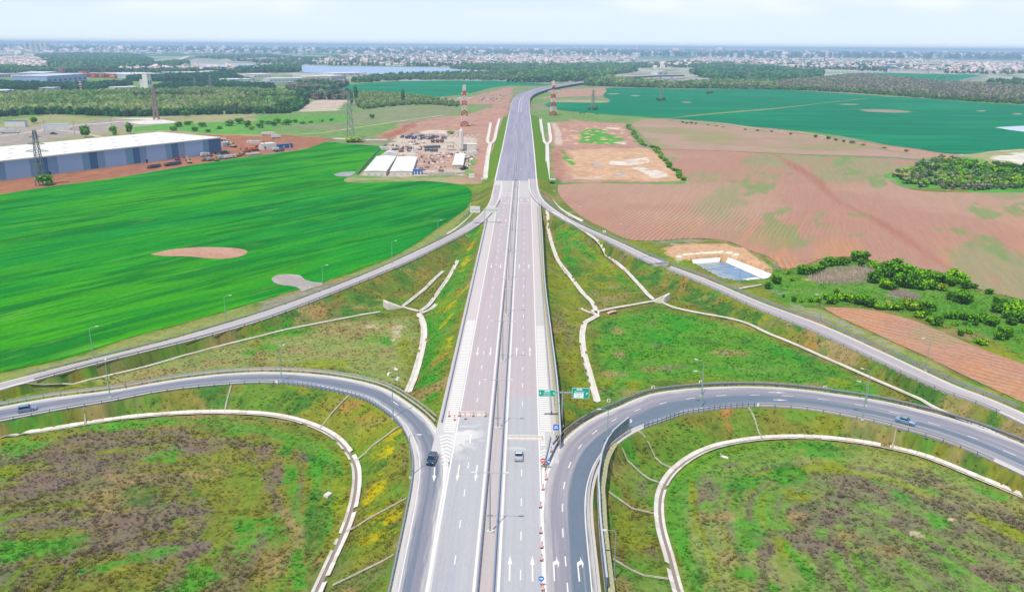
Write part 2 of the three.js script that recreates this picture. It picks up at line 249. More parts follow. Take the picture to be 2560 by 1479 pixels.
  poly([[-34.7,-207.8],[-28.4,-190.7],[-25.4,-178.4],[-23.7,-154.3],[-23.2,-128.8],[-35,-128.5],[-33.6,-148.9],[-37.1,-170.2],[-40.6,-181.4],[-50.8,-193.9],[-62.7,-201.7],[-66.7,-216],[-47.4,-215.7]], 'y', 0.45, 4);
  poly([[26.5,-195.5],[20.4,-178.5],[18.5,-161.1],[16.9,-140.7],[17.3,-129.9],[28.2,-130.2],[28.5,-150.6],[29.7,-161.4],[32.9,-170.4],[40.2,-181.1],[48.1,-187.8],[61.8,-192.7],[67.1,-212.1],[49.2,-209.7],[33.1,-200.6]], 'o', 0.6, 4);
  poly([[13,-366.2],[10.4,-257.2],[11.3,-231.1],[11.2,-212.3],[19.5,-212.6],[19.1,-248.2],[20.6,-278.2],[25.7,-293.5],[22,-325.5],[14.7,-375.6]], 'y', 0.55, 3);
  for (let j = Math.floor((-225 - NZ0) / nwz); j < NT; j++) for (let i = 0; i < NT; i++) { const x = NX0 + (i + 0.5) * nwx, z = NZ0 + (j + 0.5) * nwz; if (x > 20 && x < 190) put(j, i, CLS.g, 0.5 * sstep(0.42, 0.6, fbm(x * 0.05 + 200, z * 0.07, 4))); }
  for (const P of [DRAINS.ringLeft, DRAINS.ringRight]) {   // old mowing swaths that follow the rings
    const Q = [...P, [P === DRAINS.ringLeft ? -190 : 190, -100]];
    for (let j = Math.floor((-225 - NZ0) / nwz); j < NT; j++) for (let i = 0; i < NT; i++) {
      const x = NX0 + (i + 0.5) * nwx, z = NZ0 + (j + 0.5) * nwz; if (Math.abs(x) < 15 || Math.abs(x) > 190 || (x < 0) !== (P === DRAINS.ringLeft) || !inside(Q, x, z)) continue;
      const [d] = segDist(P, x, z), al = Math.atan2(z + 130, x - (x < 0 ? -110 : 110)) * 60, n = fbm(d * 0.26, al * 0.02, 4), m = fbm(d * 0.5 + 30, al * 0.03 + 9, 4);
      put(j, i, CLS.g, sstep(0.54, 0.68, n) * 0.7 * sstep(30, 12, d)); put(j, i, CLS.b, sstep(0.46, 0.62, m) * 0.6 * sstep(3, 12, d)); put(j, i, CLS.y, sstep(0.6, 0.72, fbm(d * 0.8 + 60, al * 0.04, 3)) * 0.5 * sstep(36, 14, d));
    }
  }
  // outside the slip roads
  poly([[-155.7,-221.9],[-151.8,-225.2],[-141.8,-234.2],[-134.5,-244.1],[-128.7,-255.8],[-118.9,-268.6],[-107.2,-285],[-99.6,-297.8],[-94.2,-280.6],[-116.1,-253.9],[-146.3,-216.4],[-149.4,-212.2]], 'v', 0.75, 3);
  poly([[-99.6,-297.8],[-84.7,-314.1],[-69,-336],[-51.4,-362.7],[-48.2,-358.9],[-67.5,-328.4],[-86.8,-293.1],[-94.2,-280.6]], 'k', 0.6, 3);
  poly([[-75.4,-334.6],[-61,-365.8],[-51.6,-401.2],[-41.9,-448.9],[-34.2,-497.9],[-29.5,-491.6],[-36.2,-425.9],[-48.9,-379.9],[-64.3,-333.9]], 'v', 0.8, 3);
  poly([[103.3,-398],[112.5,-354.1],[138.2,-371.5],[156.8,-372.3],[175.3,-343.5],[183,-325.4],[200,-300.3],[163.1,-239.6],[156.2,-247.9],[150.4,-268.8],[138.5,-288.2],[127.7,-297.4],[110.5,-301.8],[99.7,-291.4],[93.5,-309]], 'g', 0.7, 5);
  poly([[95.6,-298.7],[109.6,-299.2],[114.8,-282.6],[120.8,-262.6],[126.4,-246],[129.9,-228],[135.9,-211.9],[132.6,-211.8],[123.6,-233.2],[114,-262.4],[104.7,-284.5]], 'v', 0.8, 2);
  poly([[67,-388],[72.1,-397.2],[82.9,-401.8],[99,-403.2],[106.1,-389.9],[107.5,-362.3],[106,-345.7],[100.8,-336.9],[100.2,-343.7],[93.5,-375],[89.9,-374.3],[73.2,-368.5],[69.7,-368.3],[66.7,-375.3]], 's', 0.95, 1.5);
  poly([[101,-285.4],[103.6,-283.7],[107,-271.1],[110.2,-261.4],[113.4,-252.8],[115.9,-248.8],[114.4,-246],[110.9,-249.9],[107.6,-258.8],[103.5,-270.9],[100.9,-281.9]], 'q', 1, 1);
  const B = (list) => { for (const [cls, amt, arr] of list) for (const b of arr) blob(b, cls, amt); };
  B([
    ['b', 0.85, [[-104.6,-186,17.5,-7,3.6,6.5],[-102.4,-170.1,9.8,-6.5,4.3,6.7],[-76.7,-183.9,11.6,1.7,1.9,5.7],[-78.2,-149.6,9,-7.6,3.9,6.2],[-67.9,-152,1.2,-7.5,6.1,6.5],[-97.3,-149.6,5.9,-4.2,2.4,3.4],[-80.7,-132.4,3.3,-0.1,1.3,2.5],[-67.5,-140.7,6.4,-2.4,1.4,2.7],[-107,-163.2,5.6,-3.3,2.3,3.4]]],
    ['b', 0.85, [[-56.5,-173.5,2.5,-0.1,2.8,9.7],[-52.2,-158.4,2,-0.1,1.3,4.4],[-52.4,-179.7,2.9,-0.1,1.2,4.8],[-61.5,-180.8,2,-0.1,2.1,6.9]]],
    ['t', 0.7, [[-90.7,-159,7,-2.4,2.2,3.9],[-74.9,-170.3,6.2,-0.2,1.4,3.8],[-89.8,-168.6,5.5,-0.2,1.1,2.5],[-47.9,-153.6,2,-0.1,1.4,5.3],[-46.7,-136.8,4.1,-0.1,1.6,5.6],[-44.5,-146.1,1.6,0,1,3.9]]],
    ['g', 0.9, [[-102,-195,29.1,-6,1.3,2.5],[-120.1,-183.3,5.1,-4.2,2.9,4.1],[-85.5,-180.1,3.9,-0.1,1.7,4.1],[-93.6,-140.9,7.1,-2.9,2.1,3.1],[-58.2,-132.2,5,-7.5,2.8,3.9],[-54.8,-143.4,4,2.5,0.6,9.8],[-76.6,-135.5,7.4,-4.5,1.1,1.6],[-70.9,-191.6,4.1,-0.1,0.8,2.3],[-47,-177.8,3.2,2,0.6,9.5],[-52.6,-171,1.4,-0.5,5.4,16],[-50.7,-148.4,1.3,-3.6,3.2,4.1],[-41.3,-133.9,1.5,0,1.5,5.8],[-57.5,-183.1,2,-0.1,1.2,4.3]]],
    ['d', 0.7, [[-70.8,-161.9,2.4,-0.1,0.9,2.3],[-81,-159.3,4.4,-0.1,1.7,3.9],[-44.8,-160.9,2.7,-0.1,1.1,4.5],[-42.4,-152.2,1.8,0.5,1.3,9.1],[-50.4,-181.1,1.6,-0.1,1,4.2]]],
    ['y', 0.8, [[-117,-170.3,2.8,-0.1,1.5,2.5],[-73.9,-134.3,3.6,-0.1,0.8,1.7],[-70.9,-180.5,4.6,-0.1,1.4,4.2],[-40.8,-165.8,1.5,0,1.2,5.4],[-38.6,-156.6,1.7,-0.1,0.8,3.8]]],
    ['f', 0.75, [[-31.3,-176.9,2.9,-2.6,1.3,3.7],[-30.5,-160.2,1.2,-2.6,1.8,3],[-28.7,-150,1.9,-4,1,1.5],[-26.3,-140,3.2,-0.1,0.3,1.8],[-25.2,-145.2,1.4,0,0.4,2.9],[-32.3,-157.4,1.7,-0.1,0.4,2.2],[-113.8,-206.1,1.8,-0.1,1.3,2.6]]],
    ['d', 0.8, [[-92.2,-210.5,14.7,-4,1.5,3.6],[-123.8,-195.9,6,-5.4,1.6,2.3],[-83.4,-207.1,7.3,-0.2,1.3,3.5],[-53.6,-209,6.1,-4.9,1.5,4.3],[-61.6,-204.3,4.4,-0.1,0.9,3.4],[-28.4,-151.6,1.1,0,0.3,2.1],[-32.8,-170.3,1.9,-0.1,0.3,1.9]]],
    ['r', 0.6, [[-121.4,-201.5,6,-5.4,1.2,1.8],[-109.2,-210.7,8.5,-4.4,1,2],[-44.3,-198.1,2.5,-0.1,0.5,2.4],[-40.1,-192.6,3.4,-0.1,0.4,2.3]]],
    ['d', 0.85, [[-123,-233.2,3,-3.1,1.8,3.2],[-97.3,-265.9,3.6,-4.2,1.5,3.5],[-127.4,-228.6,2.3,-1.9,1.6,2.7],[-140.7,-213.7,3.8,-3.1,2.3,3.4],[-103.6,-255.1,2,-0.1,0.9,2.4],[-132.6,-220.2,2.6,-0.1,1,1.8],[-109.7,-241,2.8,-0.1,0.9,2.2],[-83,-282.5,2.8,-4.9,2.5,6.5],[-63.9,-290.5,3.5,-2.5,2.5,9.5],[-49.7,-334.1,2.8,-8.8,3.6,12.1],[-59.8,-308.7,3.5,-0.1,1.2,6.8],[-73,-297.6,2.3,-0.1,1.2,5.1],[-88.1,-277.7,4.2,-0.2,1,3.4]]],
    ['r', 0.4, [[-110.7,-248.2,4.3,-5,1.8,3.5],[-129.4,-224.1,2.3,-0.1,1.6,3],[-137.2,-221.2,1.7,-0.1,1.2,2.2],[-72.6,-287.7,3.5,-5.9,1.9,5.6],[-57.6,-326.1,3.7,-0.2,0.7,4.5],[-48,-316.2,3.2,-0.1,1,7.1],[-42.8,-347.5,2.2,-6.9,2.3,8.7]]],
    ['g', 0.85, [[-92.8,-257.3,3.1,-2.6,1.5,3.8],[-86.5,-248.1,2.6,-0.1,1.1,3.6],[-80.1,-267.9,8.1,-5.4,1.9,5.6],[-49.7,-261.9,3.7,-0.1,1.4,7.9],[-45.2,-261,1.5,-0.1,0.6,3.9],[-82.2,-253.8,4.9,-0.2,1.4,4.7]]],
    ['t', 0.75, [[-58.9,-274.1,11,-2.9,2.1,9.6],[-42.8,-250.6,2.9,-0.1,0.7,4.6],[-46.1,-277.9,3.5,-0.1,0.7,4.4],[-58.7,-249.1,9.6,-0.3,0.6,2.7],[-73.9,-251.3,5.2,-0.2,0.7,2.8],[-97,-237.1,6.2,-3.9,1.4,3.3],[-109.5,-230.1,4.7,-3,1,1.9]]],
    ['w', 0.7, [[-52.3,-276.5,2.1,-0.1,0.4,2.4],[-42.8,-267.8,1.5,-0.1,0.9,6.2],[-43.3,-275.8,2.1,-0.1,0.3,2.2]]],
    ['y', 0.8, [[-38.2,-252.6,2.6,-0.1,1.6,11.1],[-59.9,-240.1,9.3,-0.3,0.8,3.4],[-29.4,-297.5,2.7,-8.1,3.4,11.1],[-25.2,-242.2,2.5,-4.9,2.5,8.1]]],
    ['G', 0.8, [[-28.9,-254.2,2.7,1.9,0.3,20.3],[-32.6,-276.1,1.8,-0.1,1,8.9],[-26.7,-220.1,2.9,-0.1,0.8,6.7],[-31.2,-312.9,2.5,2.8,-0.1,13.2],[-23.7,-202.4,2.2,-0.1,0.6,5.2]]],
    ['f', 0.75, [[-24.5,-354.2,0.8,-7.4,1.1,2.6],[-24.1,-297.5,3.3,-9.9,0.5,1.7],[-22.8,-245.1,0.9,0,0.5,5.5],[-26.5,-271.1,2,-5.8,0.5,1.6],[-23.9,-389.4,1,2.5,-2.4,30.6],[-25.5,-350.4,1.7,3.7,-0.8,9]]],
    ['r', 0.7, [[-24.5,-303.5,2.2,-5.5,0.6,2.5],[-24.9,-234.4,2.5,-4.5,0.6,1.9]]],
    ['d', 0.75, [[-34.5,-376.9,4.6,-11.1,2.5,12.3],[-45.6,-352.3,5.1,-9.2,1.4,6.5]]], ['G', 0.8, [[-24.7,-409.5,2.4,-12.2,4.7,19.3]]], ['o', 0.7, [[-37.9,-363.4,5.7,-13.6,1.8,8.2]]],
    ['b', 0.6, [[15.4,-266,2.4,-0.1,-0.7,13.5],[13.4,-284.9,1.1,0,-0.3,7.1]]], ['y', 0.85, [[14.4,-246.4,2.8,4.9,-1.6,6.3],[11.8,-329.6,2.1,-0.1,-0.9,30.5],[12.5,-198,2.5,-0.1,-0.2,4.2]]], ['r', 0.6, [[14.8,-235.9,2.7,4.2,-0.5,2.2]]], ['d', 0.7, [[13.3,-223,2.1,2,-0.8,4.3]]],
    ['G', 0.85, [[19.5,-413.5,3.4,7.6,-1.5,10.4],[20.2,-383.5,2.4,-0.1,-0.6,13.9],[33,-376.3,7.3,26.9,-1.4,5.7],[41.7,-344.9,2.3,17.9,-1.6,4],[22.4,-370.3,2.8,-0.1,-0.7,13]]],
    ['y', 0.8, [[37.1,-365.2,5.6,24.1,-1.1,3.8],[35.1,-358.2,2.1,12.2,-2.1,6.3]]], ['d', 0.7, [[21.5,-354.1,1.3,7.8,-2,5.6],[27.9,-333.2,1.3,6.4,-1.1,3.3],[33.6,-341.3,1,5.6,-1.2,3.5]]], ['t', 0.8, [[33.8,-311.8,6.1,-3.1,-0.3,5.4],[39.7,-319,2.4,-0.1,-0.5,4.3],[28.7,-321.4,2,-0.1,-0.5,5.7],[13.8,-427.4,1.6,-0.1,-0.4,14.6]]],
    ['d', 0.95, [[50.4,-356.5,5,-6.3,-0.3,9.1],[54.5,-339,4.5,-10.5,0.4,4.3],[62.3,-334.6,3.2,-6.4,0.1,3.7],[69.4,-308,6.2,11.7,-2.4,7.5],[80.2,-289.4,3.2,5.2,-1.6,4.5],[74.8,-297.8,3.8,-0.2,-1.4,6.3],[23.3,-430.3,5.7,16.3,-0.8,5],[34.3,-406.7,4.1,10.8,-0.8,4.1],[40.1,-383.2,2.6,-0.1,-0.5,4.9],[46.4,-372.5,2.6,-0.1,-0.5,4.7],[48.1,-345.5,3.9,9,-1.5,6.1]]],
    ['r', 0.5, [[57.9,-333.6,3.4,-9.4,0.4,2.1],[64.8,-327.8,3.3,-8.3,0.3,2.3],[57.3,-364,3.1,-7.2,0.2,3.5],[38.4,-396.8,3,-0.1,-0.4,4.4],[41.9,-364.7,2.7,-0.1,-0.6,5.6]]],
    ['d', 0.9, [[93,-271.9,1.2,3.1,-1.2,2.5],[109.5,-236.8,2.1,7.3,-2.1,3.4],[111.1,-219.9,1.1,4.6,-2.6,3.8],[119.5,-224.6,2.9,-0.1,-1.4,3],[115,-217.5,3.8,-0.1,-1.6,3.5],[122.6,-202.5,0.5,2.3,-2.1,2.7]]],
    ['t', 0.8, [[90.7,-278.3,2.4,4.1,-1.7,4.2],[100.1,-251.3,2.2,7.2,-2.2,4.1],[101.9,-243.3,1.9,-0.1,-1.3,3.5],[118.9,-209.4,3.3,-0.1,-1.8,3.6],[124.7,-196.1,1.2,3,-2.2,2.9]]], ['r', 0.6, [[94.8,-261.7,1.8,-0.1,-1.5,4.5],[100.2,-264.9,1.3,3.4,-0.9,1.9]]],
    ['d', 0.7, [[30,-279.7,3.2,-0.1,-0.7,7.8],[23.6,-253,1.5,-0.9,-0.1,12.6],[61,-266,4.4,-0.2,-0.9,4.6],[56.6,-244.3,6,-0.2,-0.5,2.6],[42.9,-227.9,4.5,-0.2,-0.4,2.3],[33.3,-247,1.9,-0.1,-0.5,4.4],[74.7,-266.5,4.1,-0.2,-1.3,5.1],[89.9,-239.1,4.7,3.1,-1.2,3],[90.4,-247.2,2.9,-0.1,-1.2,3.6]]],
    ['G', 0.85, [[56.6,-279.6,7.5,3.3,-2,8.8],[46.1,-268.5,5.6,3,-1.9,9.2],[41.8,-288.1,3.3,-0.1,-0.5,3.5],[37.2,-252.6,4.9,-0.2,-0.6,4.6],[85.5,-255.2,4.7,3.3,-2.4,6.5]]],
    ['b', 0.6, [[44.2,-260.4,2.7,-0.1,-0.4,2.9],[48.4,-242.3,2.5,-0.1,-0.4,2.2],[46.2,-286,2.2,-0.1,-0.4,2.8],[44.2,-239.6,1.9,-0.1,-0.4,2.5],[23.2,-222.3,3.5,-0.1,-0.2,2.2]]], ['t', 0.75, [[28.8,-234.9,4.3,-0.1,-0.4,3.7],[31,-252.3,2.6,-0.1,-0.4,3.7],[68.4,-254.6,5.6,-0.2,-0.7,2.8],[38.5,-238.5,3.4,-0.1,-0.4,2.5],[32.6,-274.3,1.8,-0.1,-0.4,4.3]]], ['y', 0.8, [[54.3,-233.4,6.1,-0.2,-0.4,1.8],[25.1,-227.7,2.4,-0.1,-0.4,4.6],[32.5,-227.9,3.6,-0.1,-0.4,3.1],[93,-230.8,3.7,1.9,-1,2.3]]],
    ['b', 0.7, [[27,-167.8,1.7,0,-0.6,4.3],[25.1,-143.3,1.3,2.3,-0.8,1.3],[32.1,-171,0.9,0,-0.3,1.9]]], ['g', 0.8, [[24.9,-175.9,2.2,-0.1,-0.5,4],[28.3,-159.7,1.5,0,-0.4,2.8],[29.8,-188.7,2,-0.1,-0.4,3],[18.9,-135.1,2,-0.1,-0.3,2.5],[20.4,-160,1.2,0,-0.3,3.4]]], ['r', 0.7, [[52.4,-197.9,0.8,2.8,-1.5,2.5],[50.9,-203.7,2.2,-0.1,-0.4,1.7]]], ['o', 0.8, [[41.1,-195.2,7.4,-3,-0.4,3.9],[48,-203.6,5.4,-0.2,-0.7,3.4]]], ['d', 0.7, [[36,-197.4,1.4,0,-0.3,2.1],[28.4,-190.9,1.7,-0.1,-0.3,2.3]]], ['y', 0.85, [[21.9,-150.5,2.8,-0.1,-0.9,7.5],[24.1,-145.6,2.2,-0.1,-0.4,2.9],[96.1,-190.8,2.4,-0.1,-1.3,3],[84.6,-199,4.6,1.5,-1,2.4]]], ['t', 0.75, [[108.2,-184.6,3,5.8,-1.7,2.3],[102.3,-191.7,1.6,2,-1.1,1.8]]], ['r', 0.6, [[80,-202.9,1.8,-0.1,-0.6,1.9]]], ['d', 0.7, [[105.4,-177.7,1.3,2.5,-1.3,1.8]]],
    ['b', 0.85, [[49.2,-178,4,-0.7,-0.4,2.1],[41.4,-168.2,2.1,-0.1,-1,4.9],[47.6,-143.9,1.6,0,-1.8,6.5],[38,-161.6,1.2,0,-0.7,3.4],[76.5,-168.6,5.8,3.3,-1.7,3.3],[65.7,-156.9,8.9,-2.9,-1.6,6.4],[93.3,-172.2,3.7,3.9,-1.5,2.4],[92.8,-161.5,3.5,3.5,-1.4,2.1],[89.7,-151.6,1.5,0,-0.9,1.8],[102.5,-158,2.3,3.8,-1.6,2],[59.2,-146.1,7.9,-0.2,-1.1,3.4],[87.7,-137.8,2.9,3,-1.8,2.4],[79.6,-154.7,3.4,-0.1,-1.1,2.6],[82.1,-144.8,2.7,-0.1,-1.3,2.8],[52.5,-148.8,1.9,-0.1,-0.6,2]]],
    ['y', 0.9, [[37.3,-161.6,0.9,-0.2,-1.5,11.2],[36.6,-143.6,0.8,-0.4,-0.2,10.5],[70.5,-178,7.7,-0.2,-1,3],[61.9,-165.8,3.3,-0.1,-1.1,3.6],[98.8,-153.6,3.5,4.9,-1,1.2],[51.9,-144.9,1.2,-1.2,0.7,3.9]]],
    ['g', 0.9, [[50.8,-171.6,4.7,-0.1,-0.8,3.2],[32.1,-144.9,1.6,0,-1.1,6.1],[45.1,-148.6,3.3,-0.1,-1.6,6.4],[41.9,-135.7,2.3,-0.1,-0.6,2.5],[73.3,-186.4,8.9,2.7,-1.4,3.6],[60.6,-173.8,4.4,-0.1,-1.1,3.9],[82.8,-167,3.1,4.8,-0.9,1.4],[91,-168.5,2.5,3.1,-0.8,1.3],[86.7,-155.4,0.4,2.3,-1.9,2.1],[93.2,-143.3,2.9,3.2,-1.2,1.6],[68.6,-144.5,1.3,0,-0.5,1.2],[53.5,-137.3,1,-0.9,0.7,7],[81.2,-138.5,1.4,2.9,-2.2,2.6],[46.4,-132.1,1.5,0,-0.6,2],[103,-167,2.6,3.5,-0.8,1.1]]],
    ['d', 0.7, [[33.4,-135.5,1.5,0,-1,5.1],[48,-167.8,1.5,0,-0.9,3.6],[35.4,-130.6,1.2,0,-0.4,2],[80.3,-187.3,6.7,-0.2,-0.8,2.2],[63.1,-179.8,2,-0.1,-0.8,2.7]]], ['t', 0.75, [[40.7,-156.2,4,-0.1,-0.7,3.2],[40.1,-141.4,1.6,0,-0.6,2.7],[72.6,-144.6,7,-0.2,-1.4,3.3],[66.3,-149.2,3.3,-0.1,-1.1,3],[57.1,-155.1,2.9,-0.1,-0.6,2.1]]], ['w', 0.85, [[80,-150.2,1.3,0.3,-0.4,0.8],[89.8,-156,0.9,0,-0.3,0.6]]],
    ['r', 0.95, [[104.4,-271.5,2.9,13.7,-1.1,2.1],[108.7,-257.4,2.3,9,-0.7,1.2],[115.5,-246.5,2.5,10.3,-0.7,1.1]]], ['k', 0.8, [[105.3,-291.6,3.5,8,-1,2.3],[112.7,-276.9,2.4,10.1,-1.1,2],[118.7,-257.7,1.3,7.1,-0.9,1.5],[146.4,-315.3,3.8,3,-1.6,3.3]]], ['s', 0.9, [[136.2,-345.8,12.9,-5.1,-3.1,9.1],[125.6,-339.7,6.4,-0.3,-2.2,6.5],[86.7,-394.5,15.6,1.7,-1.4,6.8],[71.2,-387.1,4.6,-0.2,-2,12],[102.1,-373.9,5.3,14.9,-2,5.7],[90.7,-389.2,10.3,-0.5,-1.4,6.6]]], ['w', 0.8, [[132.5,-342.4,10.2,-5,-1.6,4.9],[144.6,-352.1,4,-0.2,-2.3,6.2],[70.9,-373.4,0.1,4.7,-2.1,4.7],[97.9,-378.8,1.3,-0.1,-1.5,6.3]]], ['k', 0.7, [[75.9,-406.8,11.6,-2.3,-0.8,4.8],[111.8,-360.6,0.1,5.5,-1.5,3],[99,-319.3,3.6,2,-0.7,2.3]]], ['d', 0.6, [[104.3,-403.4,6.6,9.6,-0.8,2.9],[110.4,-377.3,-1.1,15.8,-1.5,2.7]]],
  ]);
  // fine grain, tussocks and dry stalks, everywhere
  for (let j = 0; j < NT; j++) for (let i = 0; i < NT; i++) {
    const x = NX0 + (i + 0.5) * nwx, z = NZ0 + (j + 0.5) * nwz, o = (j * NT + i) * 3;
    const n1 = vn(x * 1.3, z * 1.3), n2 = vn(x * 3.1 + 9, z * 2.6), n3 = fbm(x * 0.4 + z * 0.25, z * 0.5 - x * 0.1, 3);
    const n4 = sstep(0.6, 0.8, fbm(x * 0.9 + z * 0.5 + 31, z * 1.0 - x * 0.2, 3));
    const k = (0.66 + 0.26 * n1 + 0.2 * n2 + 0.36 * n3) * (1 - 0.26 * n4), warm = (vn(x * 0.5 + 70, z * 0.5) - 0.5) * 0.14;
    near[o] *= k * (1 + warm); near[o + 1] *= k; near[o + 2] *= k * (1 - warm * 0.5);
  }
}
const nearAt = (x, z) => { const i = clamp((x - NX0) / nwx | 0, 0, NT - 1), j = clamp((z - NZ0) / nwz | 0, 0, NT - 1), o = (j * NT + i) * 3; return [near[o], near[o + 1], near[o + 2]]; };
const nearTex = tex(NT, NT, (u, v, c, i, j) => { const o = (j * NT + i) * 3; c[0] = near[o]; c[1] = near[o + 1]; c[2] = near[o + 2]; });
const uvNear = (x, z) => [(x - NX0) / (NX1 - NX0), (z - NZ0) / (NZ1 - NZ0)];
const HX = 480, HZ = 400, HG = new Float32Array((HX + 1) * (HZ + 1));
{
  const g = new THREE.PlaneGeometry(NX1 - NX0, NZ1 - NZ0, HX, HZ); g.rotateX(-Math.PI / 2); g.translate((NX0 + NX1) / 2, 0, (NZ0 + NZ1) / 2);
  const p = g.attributes.position, uv = g.attributes.uv;
  for (let i = 0; i < p.count; i++) { const x = p.getX(i), z = p.getZ(i), h = terrain(x, z); HG[i] = h; p.setY(i, h + (h < 6.2 ? (vn(x * 0.6, z * 0.6) - 0.5) * 0.25 : 0)); uv.setXY(i, ...uvNear(x, z)); }
  g.computeVertexNormals();
  tag(mesh('grass_embankment', g, texMat(nearTex)), 'rough grass slopes, ditches and round fields between the motorway and its slip roads', 'grass', null, 'structure');
}
const groundAt = (x, z) => {   // height of the built near ground
  const u = clamp((x - NX0) / (NX1 - NX0) * HX, 0, HX - 0.001), v = clamp((z - NZ0) / (NZ1 - NZ0) * HZ, 0, HZ - 0.001), i = u | 0, j = v | 0, a = u - i, b = v - j, k = j * (HX + 1) + i;
  return (HG[k] * (1 - a) + HG[k + 1] * a) * (1 - b) + (HG[k + HX + 1] * (1 - a) + HG[k + HX + 2] * a) * b;
};
{ // tussocks and weeds standing on the slopes and round fields
  const SCRUB = [[112,-366.5],[139.5,-375.3],[156.8,-372.3],[175.3,-343.5],[183,-325.4],[200,-300.3],[163.1,-239.6],[152.7,-254.2],[144.7,-278.2],[132,-298.9],[110.5,-301.8],[94.3,-311.8]]; const pos = [], N = 52000, spots = []; const T = 5;
  for (let k = 0; k < T; k++) { const a = k / T * Math.PI * 2 + 0.3, c = Math.cos(a), s = Math.sin(a), b = 0.16, L = 0.5; pos.push(-s * b + c * 0.05, 0, c * b + s * 0.05, s * b + c * 0.05, 0, -c * b + s * 0.05, c * L * 0.8, 0.75 + 0.25 * (k % 2), s * L * 0.8); }
  const g = new THREE.BufferGeometry(); g.setAttribute('position', new THREE.Float32BufferAttribute(pos, 3)); g.computeVertexNormals();
  for (let k = 0; spots.length < N && k < N * 8; k++) {
    const z = -116 - 330 * Math.pow(rnd(), 1.25), hw = 0.66 * -z + 14, x = rr(-hw, hw);
    if (x < NX0 + 2 || x > NX1 - 2) continue; if (x > -20.8 && x < 9.6) continue;
    if (groundAt(x, z) > 6.3) continue; let ok = true;
    for (const r of Object.values(ROAD)) { for (let i = 0; i < r.C.length && ok; i += 2) { const c = r.C[i], w = r.w[i] + 1.6; if ((c.x - x) ** 2 + (c.z - z) ** 2 < w * w) ok = false; } if (!ok) break; }
    if (ok) for (const d of DRAINLINES) if (x > d.x0 && x < d.x1 && z > d.z0 && z < d.z1 && segDist(d, x, z)[0] < 1.5) { ok = false; break; }
    if (ok && z < -335 && inside(BASIN, x, z)) ok = false;
    if (ok && !inside(RINGS[0], x, z) && !(inside(SCRUB, x, z))) ok = false;
    if (ok) spots.push([x, z]);
  }
  const m = new THREE.InstancedMesh(g, new THREE.MeshPhysicalMaterial({ side: THREE.DoubleSide, roughness: 1, specularIntensity: 0, transmission: 0.5 }), spots.length), M = new THREE.Matrix4(), Q = new THREE.Quaternion(), Y = V(0, 1, 0), col = new THREE.Color();
  spots.forEach(([x, z], i) => { const c = nearAt(x, z), tall = c[0] > c[1] * 0.95 ? 1.25 : c[1] > c[0] * 2.2 ? 0.95 : 0.75, s = rr(0.5, 1.15) * (fbm(x * 0.2, z * 0.2, 2) + 0.5); Q.setFromAxisAngle(Y, rr(0, 6.3)); M.compose(V(x, groundAt(x, z) - 0.06, z), Q, V(s, s * tall * rr(0.3, 0.65), s)); m.setMatrixAt(i, M); const k = rr(1.1, 1.8); col.setRGB(c[0] * k, c[1] * k, c[2] * k); m.setColorAt(i, col); });
  m.name = 'grass_tufts'; m.castShadow = m.receiveShadow = true; scene.add(m); tag(m, 'tufts of grass and dry weeds covering the slopes and round fields', 'grass', null, 'stuff');
}
const rects = (list, y, uvOf) => mergeGeometries(list.map(([a, b, c, d]) => areaGeo([[a, d], [b, d], [b, c], [a, c]], y, uvOf)));

